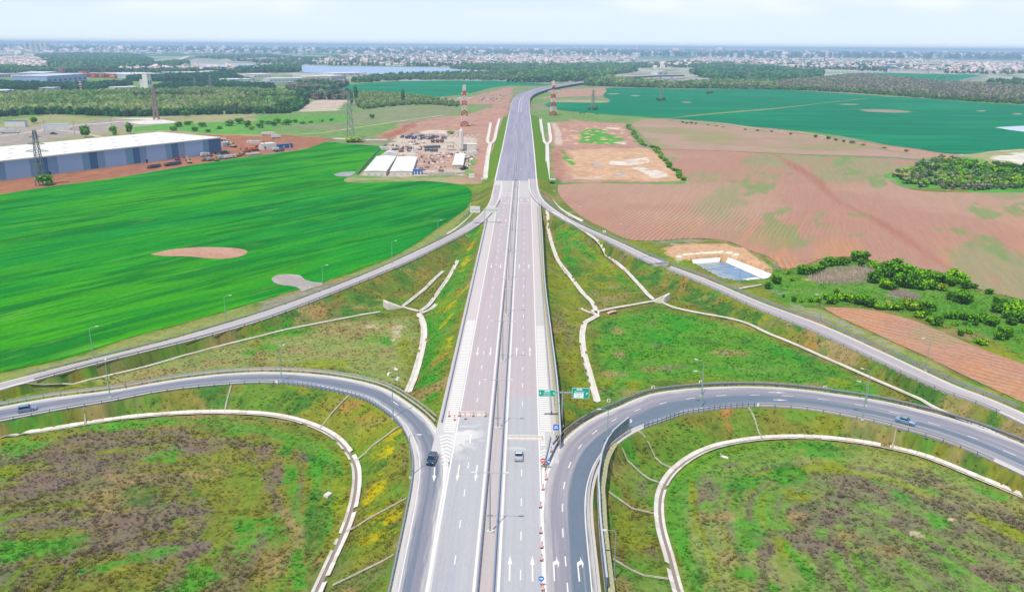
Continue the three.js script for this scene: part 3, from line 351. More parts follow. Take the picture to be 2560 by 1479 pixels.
// open land in the middle distance
const MX0 = -1500, MX1 = 1500, MZ0 = -2300, MZ1 = -60, MT = 2048;
{
  const ar = new Float32Array(MT * MT * 3), wx = (MX1 - MX0) / MT, wz = (MZ1 - MZ0) / MT;
  const C = { grass: grade('#7fa25c'), dull: grade('#9a9a7c'), bright: grade('#57b03a'), dirt: grade('#c79c8c'), red: grade('#b4765f'), pale: grade('#dcc8ba'), white: grade('#f4efe8'), grey: grade('#b3a8a6'), sand: grade('#dcb492'), scrub: grade('#5f8a4a'), dry: grade('#b3ae80'), puddle: grade('#b9bfd2') };
  const put = (o, c, a) => { ar[o] += (c[0] - ar[o]) * a; ar[o + 1] += (c[1] - ar[o + 1]) * a; ar[o + 2] += (c[2] - ar[o + 2]) * a; };
  for (let j = 0; j < MT; j++) for (let i = 0; i < MT; i++) { const o = (j * MT + i) * 3, x = MX0 + i * wx, z = MZ0 + j * wz; put(o, C.grass, 1); put(o, C.dull, sstep(0.42, 0.62, fbm(x * 0.008, z * 0.012, 5)) * 0.9); }
  const poly = (P, c, amt, soft = 4, nz = 1) => {
    let x0 = 1e9, x1 = -1e9, z0 = 1e9, z1 = -1e9; for (const [x, z] of P) { x0 = Math.min(x0, x); x1 = Math.max(x1, x); z0 = Math.min(z0, z); z1 = Math.max(z1, z); }
    for (let j = Math.max(0, Math.floor((z0 - 9 - MZ0) / wz)); j < Math.min(MT, (z1 + 9 - MZ0) / wz); j++) for (let i = Math.max(0, Math.floor((x0 - 9 - MX0) / wx)); i < Math.min(MT, (x1 + 9 - MX0) / wx); i++) {
      const x = MX0 + (i + 0.5) * wx, z = MZ0 + (j + 0.5) * wz, w = (fbm(x * 0.05, z * 0.05, 4) - 0.5) * soft * 4 * nz, e = (inside(P, x, z) ? 1 : -1) * edgeDist(P, x, z);
      put((j * MT + i) * 3, C[c], amt * sstep(-soft / 2, soft / 2, e + w));
    }
  };
  const line = (P, w, c, amt) => { const p = P.map(([x, z]) => V(x, 0, z)); const a = offsetLine(p, w / 2), b = offsetLine(p, -w / 2); poly([...a.map((q) => [q.x, q.z]), ...b.reverse().map((q) => [q.x, q.z])], c, amt, 1.5, 0.5); };
  poly([[-355.6,-500],[-332.4,-523.4],[-311.5,-544.5],[-280.8,-621.1],[-244.6,-681],[-230.8,-721.6],[-217.4,-751.6],[-193.5,-784.9],[-191.8,-819],[-194.5,-858.4],[-251.8,-893.8],[-283.3,-890.9],[-338.1,-918.4],[-347.5,-885.1],[-469,-749],[-488.8,-697]], 'red', 0.9, 5);
  poly([[-638.4,-1028.7],[-624.4,-1142.2],[-559.8,-1082.5],[-503.9,-1088.7],[-446.8,-1145],[-370.1,-1171.5],[-280.1,-880.8],[-372.3,-893.4],[-408.3,-812],[-473.5,-756.4]], 'dry', 0.8, 8);
  poly([[-600,-928.1],[-544.2,-970.4],[-514.8,-1056.6],[-418.2,-1037.4],[-449.2,-942.6],[-455,-885.8],[-469.7,-815.8],[-482.7,-771.6],[-495.8,-762.5]], 'grey', 0.9, 6);
  poly([[-525.2,-1078.5],[-478.8,-1091.4],[-416.3,-1026.3],[-451.4,-999.4],[-486.6,-1023.2],[-468.6,-1061.5]], 'white', 1, 2, 0.3);
  line([[-525.6,-912.1],[-521.9,-972.6],[-495.6,-1029.3],[-469.2,-1069]], 5, 'white', 0.9); line([[-528.3,-935],[-468.4,-895.3],[-430.3,-857.2]], 6, 'pale', 0.9); line([[-534.9,-857.8],[-528,-900.7],[-527.2,-935.1]], 7, 'pale', 0.8);
  poly([[-454.5,-966.6],[-401,-1025],[-331.4,-1046.5],[-286.5,-901.2],[-340.9,-896.2],[-389.7,-936.5],[-423.2,-910.5]], 'bright', 0.8, 6);
  poly([[-359.7,-1137.6],[-239.9,-1151],[-220.5,-1088],[-276.7,-984.2],[-286.5,-901.2]], 'bright', 0.6, 8); poly([[-322.5,-1214.4],[-366.5,-1477.8],[-308.4,-1486],[-272.9,-1239.9],[-311.2,-1215.7]], 'pale', 0.9, 4); line([[-328.9,-1274.2],[-281.6,-1324]], 4, 'dull', 0.8); line([[-344.9,-1362.7],[-295.6,-1406.6]], 4, 'dull', 0.8);
  poly([[-227.6,-896],[-193.1,-979.7],[-144.1,-1051.5],[-139.9,-937],[-153.1,-881.9],[-197.7,-872.9]], 'grass', 0.9, 5); poly([[-247.4,-1223.2],[-185.6,-1359.5],[-105.7,-1369.8],[-93,-1203.4],[-171.1,-1063.2],[-214.7,-1058.7]], 'dull', 0.7, 10);
  poly([[-153.5,-871.9],[-148.4,-1037],[-114.4,-1131.3],[-66.6,-1244.6],[-52.4,-1376.7],[-34.7,-1703.7],[-27.1,-1704.9],[-21.7,-1211.6],[-32,-1077.7],[-34.2,-636.2],[-45.7,-635.5],[-50.8,-851.8],[-111.2,-885.7]], 'dirt', 0.95, 6);
  poly([[-172.8,-1534.5],[-113.5,-1543],[-32.8,-2053.4],[-27.1,-1704.9],[-50,-1401.4],[-107.5,-1393.8]], 'dirt', 0.9, 8);
  poly([[-150.6,-892.4],[-142.8,-1023.8],[-133.5,-1067.1],[-131.1,-937.8],[-141.1,-872.9]], 'red', 0.8, 5); line([[-150.6,-867.2],[-138.3,-925.9],[-140.4,-1024.1],[-134.4,-1074.4],[-87.7,-1134.2]], 6, 'red', 0.7); line([[-283.3,-890.9],[-224,-912.4],[-186.2,-1006.1],[-150.1,-1095.5],[-105.6,-1183.7]], 4, 'pale', 0.8); line([[-196.2,-866.1],[-164.2,-856.2],[-140.8,-858.3]], 6, 'white', 0.9);
  poly([[-123.1,-614],[-130,-787.2],[-132.3,-898.9],[-51.1,-891.1],[-43.4,-756.4],[-41.1,-619.5],[-86.7,-606.8]], 'pale', 0.95, 4); poly([[-92.8,-745.4],[-62.6,-747.7],[-59.2,-660.1],[-80.3,-642.3],[-87.7,-687]], 'dirt', 0.8, 6);
  poly([[-117.9,-921.1],[-108.5,-966.6],[-76.6,-952.4],[-76.7,-919.5]], 'white', 0.6, 6); line([[-124.8,-618.8],[-128.7,-702.5],[-128.8,-779.5]], 7, 'grey', 0.8);
  poly([[-43.3,-611.5],[-42.4,-990.9],[-53,-989.8],[-47.3,-1324.7],[-25.5,-1422.6],[-30.7,-716.2],[-30.2,-602.6]], 'dirt', 1, 3); poly([[-44.7,-631.9],[-43.5,-743.1],[-39.9,-616.7]], 'bright', 0.7, 3); poly([[-125,-582.4],[-128.4,-605.9],[-98.4,-593.4],[-67.7,-590.7],[-36.8,-557.5],[-38.8,-611.8],[-62.9,-615.2],[-99.2,-607.8]], 'dry', 0.8, 4); poly([[-61,-595.8],[-34.1,-607.2],[-33.8,-553.5],[-44.9,-574.1]], 'dirt', 0.8, 5);
  poly([[-120.2,-601.5],[-129.5,-781.9],[-139.2,-806],[-133.5,-715.2],[-129.1,-605.8]], 'bright', 0.5, 5);
  // right of the motorway
  poly([[19.2,-1546.9],[50.4,-1613.7],[156.8,-1697.3],[192.8,-2017.6],[82.5,-1926.8],[52.5,-1681.4]], 'dirt', 0.9, 6); poly([[9.4,-1179],[55.5,-1279.3],[158.4,-1144.6],[130.5,-1079.9],[47.5,-1086],[15.8,-1129.2]], 'grass', 0.9, 8);
  poly([[52.2,-1551.6],[146.3,-1520.9],[133.5,-1477.5],[51.7,-1480]], 'dry', 0.9, 3); poly([[30.7,-1084.3],[44.9,-1085.7],[59.4,-1117.9],[124.2,-1057.7],[111.3,-807.9],[122.4,-772.9],[114.8,-602.5],[23.1,-585.1],[18.2,-615.6]], 'dirt', 0.95, 5); line([[34.1,-1069.9],[36.7,-965.3],[33.1,-822.7]], 7, 'pale', 0.9);
  poly([[60.3,-955.8],[82.5,-1006.7],[91.2,-970.4],[98.2,-884.1],[87.1,-836],[57.5,-842.6]], 'bright', 0.9, 6); poly([[86.1,-1007],[113.4,-1016.1],[108.8,-984.2]], 'white', 0.7, 2); poly([[88.4,-849.8],[102.8,-860.3],[97.1,-836.9]], 'white', 0.7, 2); poly([[50,-932.1],[58.9,-933],[55.8,-880.3],[49.4,-879.8]], 'sand', 0.8, 3);
  poly([[35.3,-771.5],[64.1,-797.6],[117.2,-801.9],[118.1,-727.4],[113.3,-602.4],[31.7,-601.9]], 'sand', 0.95, 5); poly([[68,-703.9],[105.9,-733.3],[103,-700],[83.8,-680.2],[69.6,-685.2]], 'white', 0.8, 2); poly([[84.9,-668.5],[93.8,-675],[107.3,-647.6],[104.7,-621.3],[93.4,-615.6],[90,-646.4]], 'white', 0.8, 2); poly([[30.7,-611.5],[53.1,-622.9],[55.6,-608.2],[34.6,-602]], 'pale', 0.9, 3); poly([[56.2,-693.5],[63.5,-690.9],[61.3,-675.6],[55.8,-678.2]], 'puddle', 1, 1.5, 0.5); poly([[68.3,-639.6],[76.8,-640.2],[75.9,-625.5],[67.7,-626.5]], 'puddle', 1, 1.5, 0.5);
  poly([[33.3,-779.1],[37.8,-764.1],[40.9,-689.3],[38.8,-680],[32,-714.2]], 'bright', 1, 3); poly([[30.2,-811.5],[35.4,-795.3],[30,-597],[18.1,-610.6],[23,-794.3]], 'red', 0.35, 4);
  line([[127.3,-786.6],[127.5,-741.9],[125.6,-714.6],[116.7,-593.3]], 6, 'dry', 0.7); poly([[17.5,-615.5],[26.2,-611.2],[29.6,-587.7],[21.5,-561.1],[17.4,-560.8]], 'scrub', 0.8, 4); poly([[14.4,-577.8],[22,-573.9],[22.7,-522.2],[32.6,-458.4],[54.3,-406.4],[44.9,-412.8],[27,-458.1],[17.4,-514.7]], 'grass', 0.6, 3);
  poly([[288.9,-1020.3],[317.1,-923.9],[349.6,-867.3],[380.8,-801.1],[394.7,-771.5],[402.2,-750.6],[400.1,-698.4],[384.3,-715.9],[359.4,-754.4],[335.4,-856.9],[275.1,-970]], 'dirt', 0.9, 4); line([[157.3,-1136.4],[207.8,-1118],[252.1,-1070.7],[283.6,-1000.9],[312.4,-979.4],[328.4,-924.9]], 4, 'pale', 0.9);
  poly([[392.8,-771.4],[412.1,-787.9],[481.4,-825.3],[537,-855.6],[407.9,-642.9],[403.3,-686.7],[392.9,-749.9]], 'dry', 0.9, 5); line([[396.6,-775.4],[421.1,-796.3],[479,-821]], 4, 'white', 0.8); poly([[420,-759],[457.5,-799.2],[510.1,-811.3],[435.8,-688.9],[414.2,-708.6]], 'white', 0.85, 8);
  poly([[349.2,-739.7],[395.7,-764.3],[394.9,-704.1],[408.3,-669.8],[346.8,-564.5],[293.1,-565.4],[274.1,-568.3],[264.4,-593.6],[270,-637.4],[320.5,-691]], 'bright', 0.85, 6);
  for (let j = 0; j < MT; j++) for (let i = 0; i < MT; i++) { const o = (j * MT + i) * 3, x = MX0 + i * wx, z = MZ0 + j * wz, k = 0.72 + 0.28 * fbm(x * 0.09, z * 0.05, 3) + 0.28 * vn(x * 0.33, z * 0.2); ar[o] *= k; ar[o + 1] *= k; ar[o + 2] *= k; }
  const t = tex(MT, MT, (u, v, c, i, j) => { const o = (j * MT + i) * 3; c[0] = ar[o]; c[1] = ar[o + 1]; c[2] = ar[o + 2]; });
  const uvM = (x, z) => [(x - MX0) / (MX1 - MX0), (z - MZ0) / (MZ1 - MZ0)];
  tag(mesh('open_ground', rects([[MX0, MX1, MZ0, NZ0], [MX0, NX0, NZ0, MZ1], [NX1, MX1, NZ0, MZ1]], 1.95, uvM), texMat(t)), 'open land of dirt tracks, works yards and rough grass around the motorway', 'ground', null, 'structure');
}
{ // the far plain, as far as the horizon
  const X0 = -9000, X1 = 9000, Z0 = -16000, Z1 = -2300, N = 1024, C = { a: grade('#6f9a62'), b: grade('#a3ab8c'), c: grade('#c4c0bc'), d: grade('#4e8454'), e: grade('#d2cda0'), f: grade('#a6b488') };
  const town = [[30902.7,45714.3],[-3503.2,-5153],[-2946.1,-5482.8],[-2248.7,-5216.5],[-2428.5,-7817.7],[-1039.7,-4114.5],[-697.8,-3828.3],[-333.3,-3768.2],[-68.6,-4249.5],[525.1,-4244.3],[1178.1,-9568.7],[-166,-10201.8],[-2147.4,-10474.8],[-5510.4,-17767.7]], town2 = [[532.3,-3870],[1010.5,-4883.7],[2160.3,-7834.1],[3308,-8461.2],[4434.2,-7842.5],[4842.9,-7525.4],[2349,-3634.7],[1357.8,-3261.1],[980.8,-3539.1]];
  const t = tex(N, N, (u, v, c) => {
    const x = X0 + u * (X1 - X0), z = Z0 + v * (Z1 - Z0);
    const cell = vn(Math.floor(x / 420 + fbm(x * 0.0004, z * 0.0004, 2) * 4) * 7.3, Math.floor(z / 700) * 3.7), f = fbm(x * 0.0011, z * 0.0007, 4);
    let p = cell < 0.3 ? C.a : cell < 0.5 ? C.d : cell < 0.7 ? C.f : cell < 0.86 ? C.b : C.e; if (f < 0.42) p = C.d;
    const urb = inside(town, x, z) || inside(town2, x, z); if (urb) { const q = vn(x * 0.03, z * 0.02); p = q > 0.5 ? C.c : q > 0.25 ? C.b : C.a; }
    const k = 0.75 + 0.5 * fbm(x * 0.01, z * 0.006, 3); for (let i = 0; i < 3; i++) c[i] = p[i] * k;
  });
  const uvF = (x, z) => [(x - X0) / (X1 - X0), (z - Z0) / (Z1 - Z0)];
  tag(mesh('far_plain', rects([[-48000, 48000, -48000, MZ0], [-9000, MX0, MZ0, 200], [MX1, 9000, MZ0, 200]], 1.6, uvF), texMat(t)), 'wide flat plain of fields, woods and towns out to the hazy horizon', 'plain', null, 'structure');
}

// ------------------------------------------------------------------ fields
function field(name, label, category, P, y, N, paint) {   // a sheet of crop or soil with its own texture over its own extent
  const out = resample([...P, P[0]], 0, P.length * 6).map((p) => [p.x, p.z]); out.pop();
  let x0 = 1e9, x1 = -1e9, z0 = 1e9, z1 = -1e9; for (const [x, z] of P) { x0 = Math.min(x0, x); x1 = Math.max(x1, x); z0 = Math.min(z0, z); z1 = Math.max(z1, z); }
  const Q = 96, on = new Uint8Array(Q * Q), reach = Math.hypot(x1 - x0, z1 - z0) / Q;   // only the cells that the sheet covers are painted
  for (let j = 0; j < Q; j++) for (let i = 0; i < Q; i++) { const x = x0 + (i + 0.5) / Q * (x1 - x0), z = z0 + (j + 0.5) / Q * (z1 - z0); on[j * Q + i] = inside(P, x, z) || edgeDist(P, x, z) < reach * 1.2 ? 1 : 0; }
  const t = tex(N, N, (u, v, c) => { if (on[Math.min(Q - 1, v * Q | 0) * Q + Math.min(Q - 1, u * Q | 0)]) paint(x0 + u * (x1 - x0), z0 + v * (z1 - z0), c); else c[0] = c[1] = c[2] = 0.2; });
  return tag(mesh(name, areaGeo(out, y, (x, z) => [(x - x0) / (x1 - x0), (z - z0) / (z1 - z0)]), texMat(t)), label, category, null, 'structure');
}
const mixTo = (c, k, a) => { c[0] += (k[0] - c[0]) * a; c[1] += (k[1] - c[1]) * a; c[2] += (k[2] - c[2]) * a; };
const setTo = (c, k) => { c[0] = k[0]; c[1] = k[1]; c[2] = k[2]; };
{
  const A = alb('#209634'), Bc = alb('#4aac14'), D = alb('#0d762c'), E = alb('#2a9c28'), F = alb('#7fb04e');
  const bright = [[-120.2,-601.5],[-129.5,-781.9],[-139.2,-806],[-133.5,-715.2],[-129.1,-605.8]];
  const rx = Math.cos(0.95), rz = Math.sin(0.95);     // direction of the drill rows
  field('green_field', 'bright green young wheat field left of the motorway', 'field',
    [[-354.7,-489.6],[-329.1,-517.9],[-322.8,-534.9],[-311.1,-556.3],[-294.9,-579.6],[-278.6,-616],[-261.6,-660.3],[-244.8,-693.7],[-230.4,-720.2],[-221,-732.9],[-203,-766.5],[-197.8,-802.8],[-194.8,-832.2],[-177.2,-820.2],[-155.3,-808.9],[-130.8,-790],[-126.3,-719.2],[-124.2,-626.5],[-129.3,-606.8],[-125,-582.4],[-115.7,-578.4],[-67.4,-588.4],[-44.2,-574.1],[-36.3,-555.4],[-33.5,-526.2],[-34.1,-488.1],[-37.4,-469.2],[-41.9,-448.9],[-51.1,-401.2],[-60.8,-364.9],[-70.7,-344.8],[-75.4,-334.6],[-99.4,-297.1],[-107.2,-285],[-118.8,-268.2],[-128.5,-255.5],[-134.4,-243.9],[-141.7,-233.9],[-151.7,-225],[-164.1,-212.7]], 2.14, 1792, (x, z, c) => {
      const al = x * rx - z * rz, ac = x * rz + z * rx;   // along and across the rows
      const big = fbm(al * 0.006, ac * 0.022 + 3, 4), mid = fbm(al * 0.014 + 50, ac * 0.12, 4), fine = fbm(al * 0.05, ac * 0.75, 3), gr = vn(x * 1.1, z * 0.9);
      setTo(c, A); mixTo(c, E, sstep(0.35, 0.6, big)); mixTo(c, Bc, sstep(0.52, 0.7, big + (mid - 0.5) * 0.4 + sstep(-330, -250, z) * 0.05) * 0.75); mixTo(c, D, sstep(0.48, 0.66, mid) * 0.75); mixTo(c, D, sstep(0.56, 0.7, fbm(al * 0.03 + 20, ac * 0.35, 4)) * 0.5); mixTo(c, Bc, sstep(0.55, 0.72, fbm(al * 0.02 + 80, ac * 0.2, 4)) * 0.5); mixTo(c, F, sstep(0.66, 0.8, fbm(al * 0.05 + 9, ac * 0.3, 4)) * 0.28);
      const e = edgeDist(bright, x, z); if (inside(bright, x, z)) mixTo(c, F, 0.55 * sstep(0, 8, e));
      const k = 0.68 + 0.42 * fine + 0.24 * gr; c[0] *= k; c[1] *= k; c[2] *= k;
    });
  const bare = (name, label, P, y, hex, hex2) => { const a = alb(hex), b = alb(hex2); field(name, label, 'soil', P, y, 256, (x, z, c) => { setTo(c, a); mixTo(c, b, sstep(0.45, 0.6, fbm(x * 0.15 - z * 0.1, z * 0.08, 4)) * 0.6); const k = 0.9 + 0.2 * vn(x * 1.2, z); c[0] *= k; c[1] *= k; c[2] *= k; }); };
  bare('bare_soil', 'bare pinkish soil patch in the middle of the bright green wheat field', [[-169.5,-367.6],[-164.9,-376.1],[-157.3,-381],[-148.3,-382.7],[-136,-381.6],[-128.7,-376.9],[-126.9,-372],[-128.1,-365.1],[-133.6,-361.1],[-140.5,-361.4],[-150.9,-364.6],[-162.5,-364.9]], 2.18, '#cfa690', '#c39681');
  bare('bare_soil', 'dried grey mud patch at the lower corner of the green field', [[-102.9,-328.6],[-102.5,-334.5],[-98.7,-336.3],[-93.3,-334.9],[-89.1,-328.4],[-84.9,-324.8],[-81,-323.9],[-80,-320.5],[-82.9,-316.7],[-84.5,-313.4],[-85.9,-310.6],[-87.9,-315],[-91.8,-318.5],[-96.2,-319.8],[-100,-323.1]], 2.18, '#bdb6b4', '#aea6a2');
  bare('bare_soil', 'small grey puddled patch beside the works yard fence', [[-141.2,-616.9],[-136.2,-629.2],[-128.1,-630.8],[-126.6,-615.3],[-128.8,-607.6],[-136.4,-608.6]], 2.18, '#b5b8bd', '#a6a8ae');
}
{
  const P1 = alb('#c29684'), P2 = alb('#d09b78'), P3 = alb('#a8a37c'), P4 = alb('#b87d70'), P5 = alb('#c9a993'), GR = alb('#86a565');
  const bandA = [[219.9,-756.1],[207.6,-633.3],[192.2,-524.8],[191.3,-475.7],[184.3,-410.5],[181,-375.1],[182,-348.5],[187.3,-346.1]], bandB = [[229.9,-762.7],[222.4,-634.2],[201.2,-518.3],[203.1,-476.4],[202.6,-437.8],[196.6,-393.8],[188.1,-352.1],[186.2,-339]];
  const band = [...bandA, ...bandB.reverse()], bb = [Math.min(...band.map((p) => p[0])) - 8, Math.max(...band.map((p) => p[0])) + 8], orange = [[100.7,-462.1,16.4,47,-18.9,68.8]][0];
  const rx = 0.3, rz = -0.954;                          // the furrows run away from the camera, slightly to the left
  field('ploughed_field', 'wide pinkish brown ploughed field right of the motorway', 'field',
    [[23.2,-578.4],[48.1,-588],[78.5,-586.3],[114.1,-590.9],[118.1,-665.1],[122.5,-755.9],[121.6,-789.3],[176.1,-786.6],[220.4,-770.8],[245.1,-761.6],[276.3,-747.5],[309.5,-741.7],[336.1,-722.2],[322.9,-697.2],[293.9,-663.2],[272.3,-640.2],[265.5,-617.1],[261.7,-589],[267.5,-568.7],[291.9,-562.8],[335.1,-565.5],[381.9,-566.7],[202,-286],[191.8,-311],[181.8,-327.1],[182.7,-345.4],[176.5,-355.2],[169.7,-359.8],[157.9,-365.9],[156.5,-376.1],[149.6,-377.7],[137.6,-375.2],[126.5,-363.5],[120.4,-358.3],[112.2,-353.2],[113.1,-370.3],[110.7,-381.8],[108,-385.5],[99.9,-408.6],[85.8,-413.7],[64.4,-406.9],[53.5,-407.5],[41.9,-435.9],[33,-464.2],[26.7,-498.1],[23,-529.6],[22.1,-557]], 2.16, 1792, (x, z, c) => {
      const al = x * rx - z * rz, ac = x * rz - z * rx, wv = Math.sin(z * 0.021 + x * 0.006) * 5 + Math.sin(z * 0.05) * 1.6;
      const big = fbm(x * 0.010 + 3, z * 0.012, 4), mid = fbm(al * 0.012, ac * 0.07, 4), e = Math.hypot(x - orange[0], z - orange[1]);
      setTo(c, P1); mixTo(c, P5, sstep(0.45, 0.65, big) * 0.6); mixTo(c, P2, sstep(0.42, 0.6, mid) * sstep(-480, -390, z + (big - 0.5) * 120) * 0.9); mixTo(c, P3, sstep(0.5, 0.66, fbm(al * 0.011 + 31, ac * 0.03, 4)) * sstep(60, 130, x) * 0.9); mixTo(c, GR, sstep(0.63, 0.74, fbm(al * 0.02 + 5, ac * 0.05 + 20, 4)) * sstep(90, 150, x) * 0.75);
      if (x > bb[0] && x < bb[1]) { const d = (inside(band, x, z) ? 1 : -1) * edgeDist(band, x, z); mixTo(c, P4, sstep(-2, 6, d - 1.5 + (mid - 0.5) * 9) * (0.45 + 0.5 * fbm(al * 0.03, ac * 0.4, 3))); }
      const fur = Math.sin((ac + wv) * 2.5), fs = sstep(200, 60, x) * sstep(-560, -460, z) * sstep(20, 60, x); const k = 0.84 + 0.14 * fbm(al * 0.06, ac * 0.9, 3) + 0.1 * vn(x * 1.3, z) + 0.15 * fur * (0.03 + 0.97 * fs) * sstep(0.25, 0.6, vn(x * 0.03, z * 0.03));
      c[0] *= k; c[1] *= k; c[2] *= k;
    });
  field('ploughed_field', 'narrow pinkish ploughed strip between the bushes and the right slip road', 'field',
    [[111.1,-298.7],[122.2,-297.8],[129.9,-293.8],[137.2,-285.2],[142.1,-272.7],[145.8,-259.6],[149.7,-248.6],[153,-242.1],[157.1,-229.7],[140.8,-202.8],[136.5,-213],[133,-222.8],[129.6,-233.5],[126.4,-246],[120.8,-262.6],[116.2,-277.1],[112.8,-287.2]], 2.16, 1024, (x, z, c) => {
      const al = x * 0.72 + z * 0.69, ac = z * 0.72 - x * 0.69; setTo(c, P2); mixTo(c, P1, sstep(0.4, 0.6, fbm(x * 0.05, z * 0.05, 4)) * 0.6); mixTo(c, P5, sstep(0.55, 0.7, fbm(al * 0.2, ac * 0.7, 3)) * 0.5); mixTo(c, P3, sstep(0.55, 0.7, fbm(x * 0.03 + 8, z * 0.03, 3)) * 0.5);
      const k = 0.84 + 0.16 * Math.sin(ac * 2.1 + vn(x * 0.1, z * 0.1) * 3) * vn(x * 0.2, z * 0.2) + 0.25 * vn(x * 1.4, z * 1.4); c[0] *= k; c[1] *= k; c[2] *= k;
    });
  const S1 = alb('#b89e86'), S2 = alb('#a9a078'), S3 = alb('#c2a192');
  field('stubble_field', 'dull brown and greenish stubble field below the dark green fields', 'field',
    [[129.9,-1058.3],[148.7,-1111.8],[160.7,-1131.9],[202.2,-1087.3],[247.3,-1049.3],[278.4,-982.1],[296.3,-927.3],[310,-902.6],[331.9,-847.6],[341.6,-797.9],[355.8,-748.5],[343.1,-737.9],[322.4,-751.6],[298.2,-758.3],[263.6,-762.9],[221,-773],[211.5,-778.4],[176.6,-788.8],[126.6,-800.9],[124.3,-817.4],[127.2,-928.2]], 2.15, 1024, (x, z, c) => {
      setTo(c, S1); mixTo(c, S2, sstep(0.42, 0.6, fbm(x * 0.012, z * 0.02, 4))); mixTo(c, S3, sstep(0.5, 0.66, fbm(x * 0.02 + 20, z * 0.03, 4)) * 0.8); const k = 0.86 + 0.2 * fbm((x + z) * 0.05, (z - x) * 0.3, 3) + 0.08 * vn(x * 0.6, z * 0.6); c[0] *= k; c[1] *= k; c[2] *= k;
    });
}
{
  const T1 = alb('#138a62'), T2 = alb('#1d9668'), T3 = alb('#0c7d55'), SO = alb('#b7a08f');
  const dark = (x, z, c) => { const n = fbm(x * 0.006, z * 0.02, 4); setTo(c, T1); mixTo(c, T2, sstep(0.4, 0.65, n)); mixTo(c, T3, sstep(0.5, 0.7, fbm(x * 0.012 + 9, z * 0.07, 4)) * 0.7); const k = 0.9 + 0.2 * fbm(x * 0.05, z * 0.3, 3); c[0] *= k; c[1] *= k; c[2] *= k; };
  const bald = [...[[552.5,-1328.3,34.2,14.9,-12.6,30.8],[553.9,-1480.4,23.6,-3.1,-6,16.4],[709.6,-1347,7.5,-0.9,-7,13.6],[733.8,-1288.8,9.6,-1.1,-9.2,16.6],[176.1,-1751.4,14.6,-2.3,-1.9,19],[213.5,-1688.4,12.1,-1.8,-2.6,21.3],[280.7,-1502.9,9.1,-1.2,-3.1,16.9]]];
  const dark2 = (x, z, c) => { dark(x, z, c); for (const [cx, cz, ux, uz, vx, vz] of bald) { const det = ux * vz - uz * vx, a = ((x - cx) * vz - (z - cz) * vx) / det, b = (ux * (z - cz) - uz * (x - cx)) / det, d = Math.hypot(a, b); if (d < 1.6) mixTo(c, SO, 0.85 * sstep(1.2, 0.7, d + (fbm(x * 0.05, z * 0.05, 3) - 0.5) * 0.8)); } };
  field('dark_green_field', 'dark green crop field with power pylons beyond the right red and white mast', 'field',
    [[53,-1466.6],[80.6,-1465],[132.3,-1464],[152.3,-1565.8],[149.1,-1654.7],[173.2,-1854.3],[196.2,-2003.5],[275.5,-2017.5],[318.6,-1991.1],[434.3,-1987.4],[560.5,-2009.1],[612,-1948.7],[668.6,-1852.3],[720,-1739.9],[635.4,-1650.3],[539,-1537.9],[455.4,-1442.2],[382.7,-1362],[317.2,-1300.3],[241.1,-1223.2],[188.1,-1161],[149.9,-1185.9],[123.7,-1204.4],[83.7,-1246.7],[55.7,-1283.4],[41.6,-1319.9],[32.4,-1399.8],[42.5,-1465.2]], 2.15, 1024, dark2);
  field('dark_green_field', 'largest dark green crop field, along the grey woodland at the right', 'field',
    [[192,-1151.5],[254,-1215.5],[375.2,-1334.7],[449.1,-1421.7],[538.7,-1526.7],[626.6,-1626.9],[724.6,-1726.6],[779.5,-1670.9],[813.3,-1583.8],[861.2,-1499.6],[921.3,-1383.1],[592,-878.4],[485.4,-832.4],[440.1,-805.7],[397.7,-777.7],[384.9,-789.6],[379.2,-818.8],[363.1,-850.2],[354.2,-906.5],[333,-971.9],[290.7,-1027],[270.4,-1051.7],[254.9,-1092.7],[222.8,-1127.4]], 2.17, 1024, dark2);
  field('dark_green_field', 'dark green crop field beyond the poplars at the left', 'field', [[-434.4,-1873.7],[-423.7,-1991.7],[-407.6,-2091.6],[-366.7,-2219.1],[-324.8,-2292.8],[-180.7,-2350.3],[-37.5,-2339.1],[-13.8,-2167.6],[-71.3,-1995.3],[-120.2,-1690.4],[-153.2,-1616.2],[-177.2,-1573.9],[-239.8,-1619.9],[-266.6,-1667.7],[-327.5,-1676.1],[-371.7,-1744.6]], 2.15, 512, dark);
  field('dark_green_field', 'small dark green strip of crop beyond the bend of the motorway', 'field', [[-52,-2251],[3.6,-2262.2],[61.6,-2153.2],[50.5,-2111.9],[-8.9,-2084.4],[-48.5,-2104.3]], 2.2, 256, dark);
  field('dark_green_field', 'dark green crop field in front of the apartment blocks at the far right', 'field', [[1211.4,-3253.5],[1417.8,-3455.5],[1587.5,-3349.8],[1714.4,-3310.9],[1278.4,-2627],[1177.9,-2606.1],[1166.7,-2722.1],[1195.8,-2951.7]], 2.2, 256, dark);
  const w = mesh('puddle', areaGeo([[578.2,-1059.6],[627.7,-1085.1],[679.4,-1111.8],[597.8,-974.7],[582.6,-1005],[578.3,-1026.9]], 2.21), new THREE.MeshStandardMaterial({ color: new THREE.Color().setRGB(0.42, 0.44, 0.5), roughness: 0.35 })); tag(w, 'pale pool of standing water in the dark green field at the right edge', 'water', null, 'structure');
}

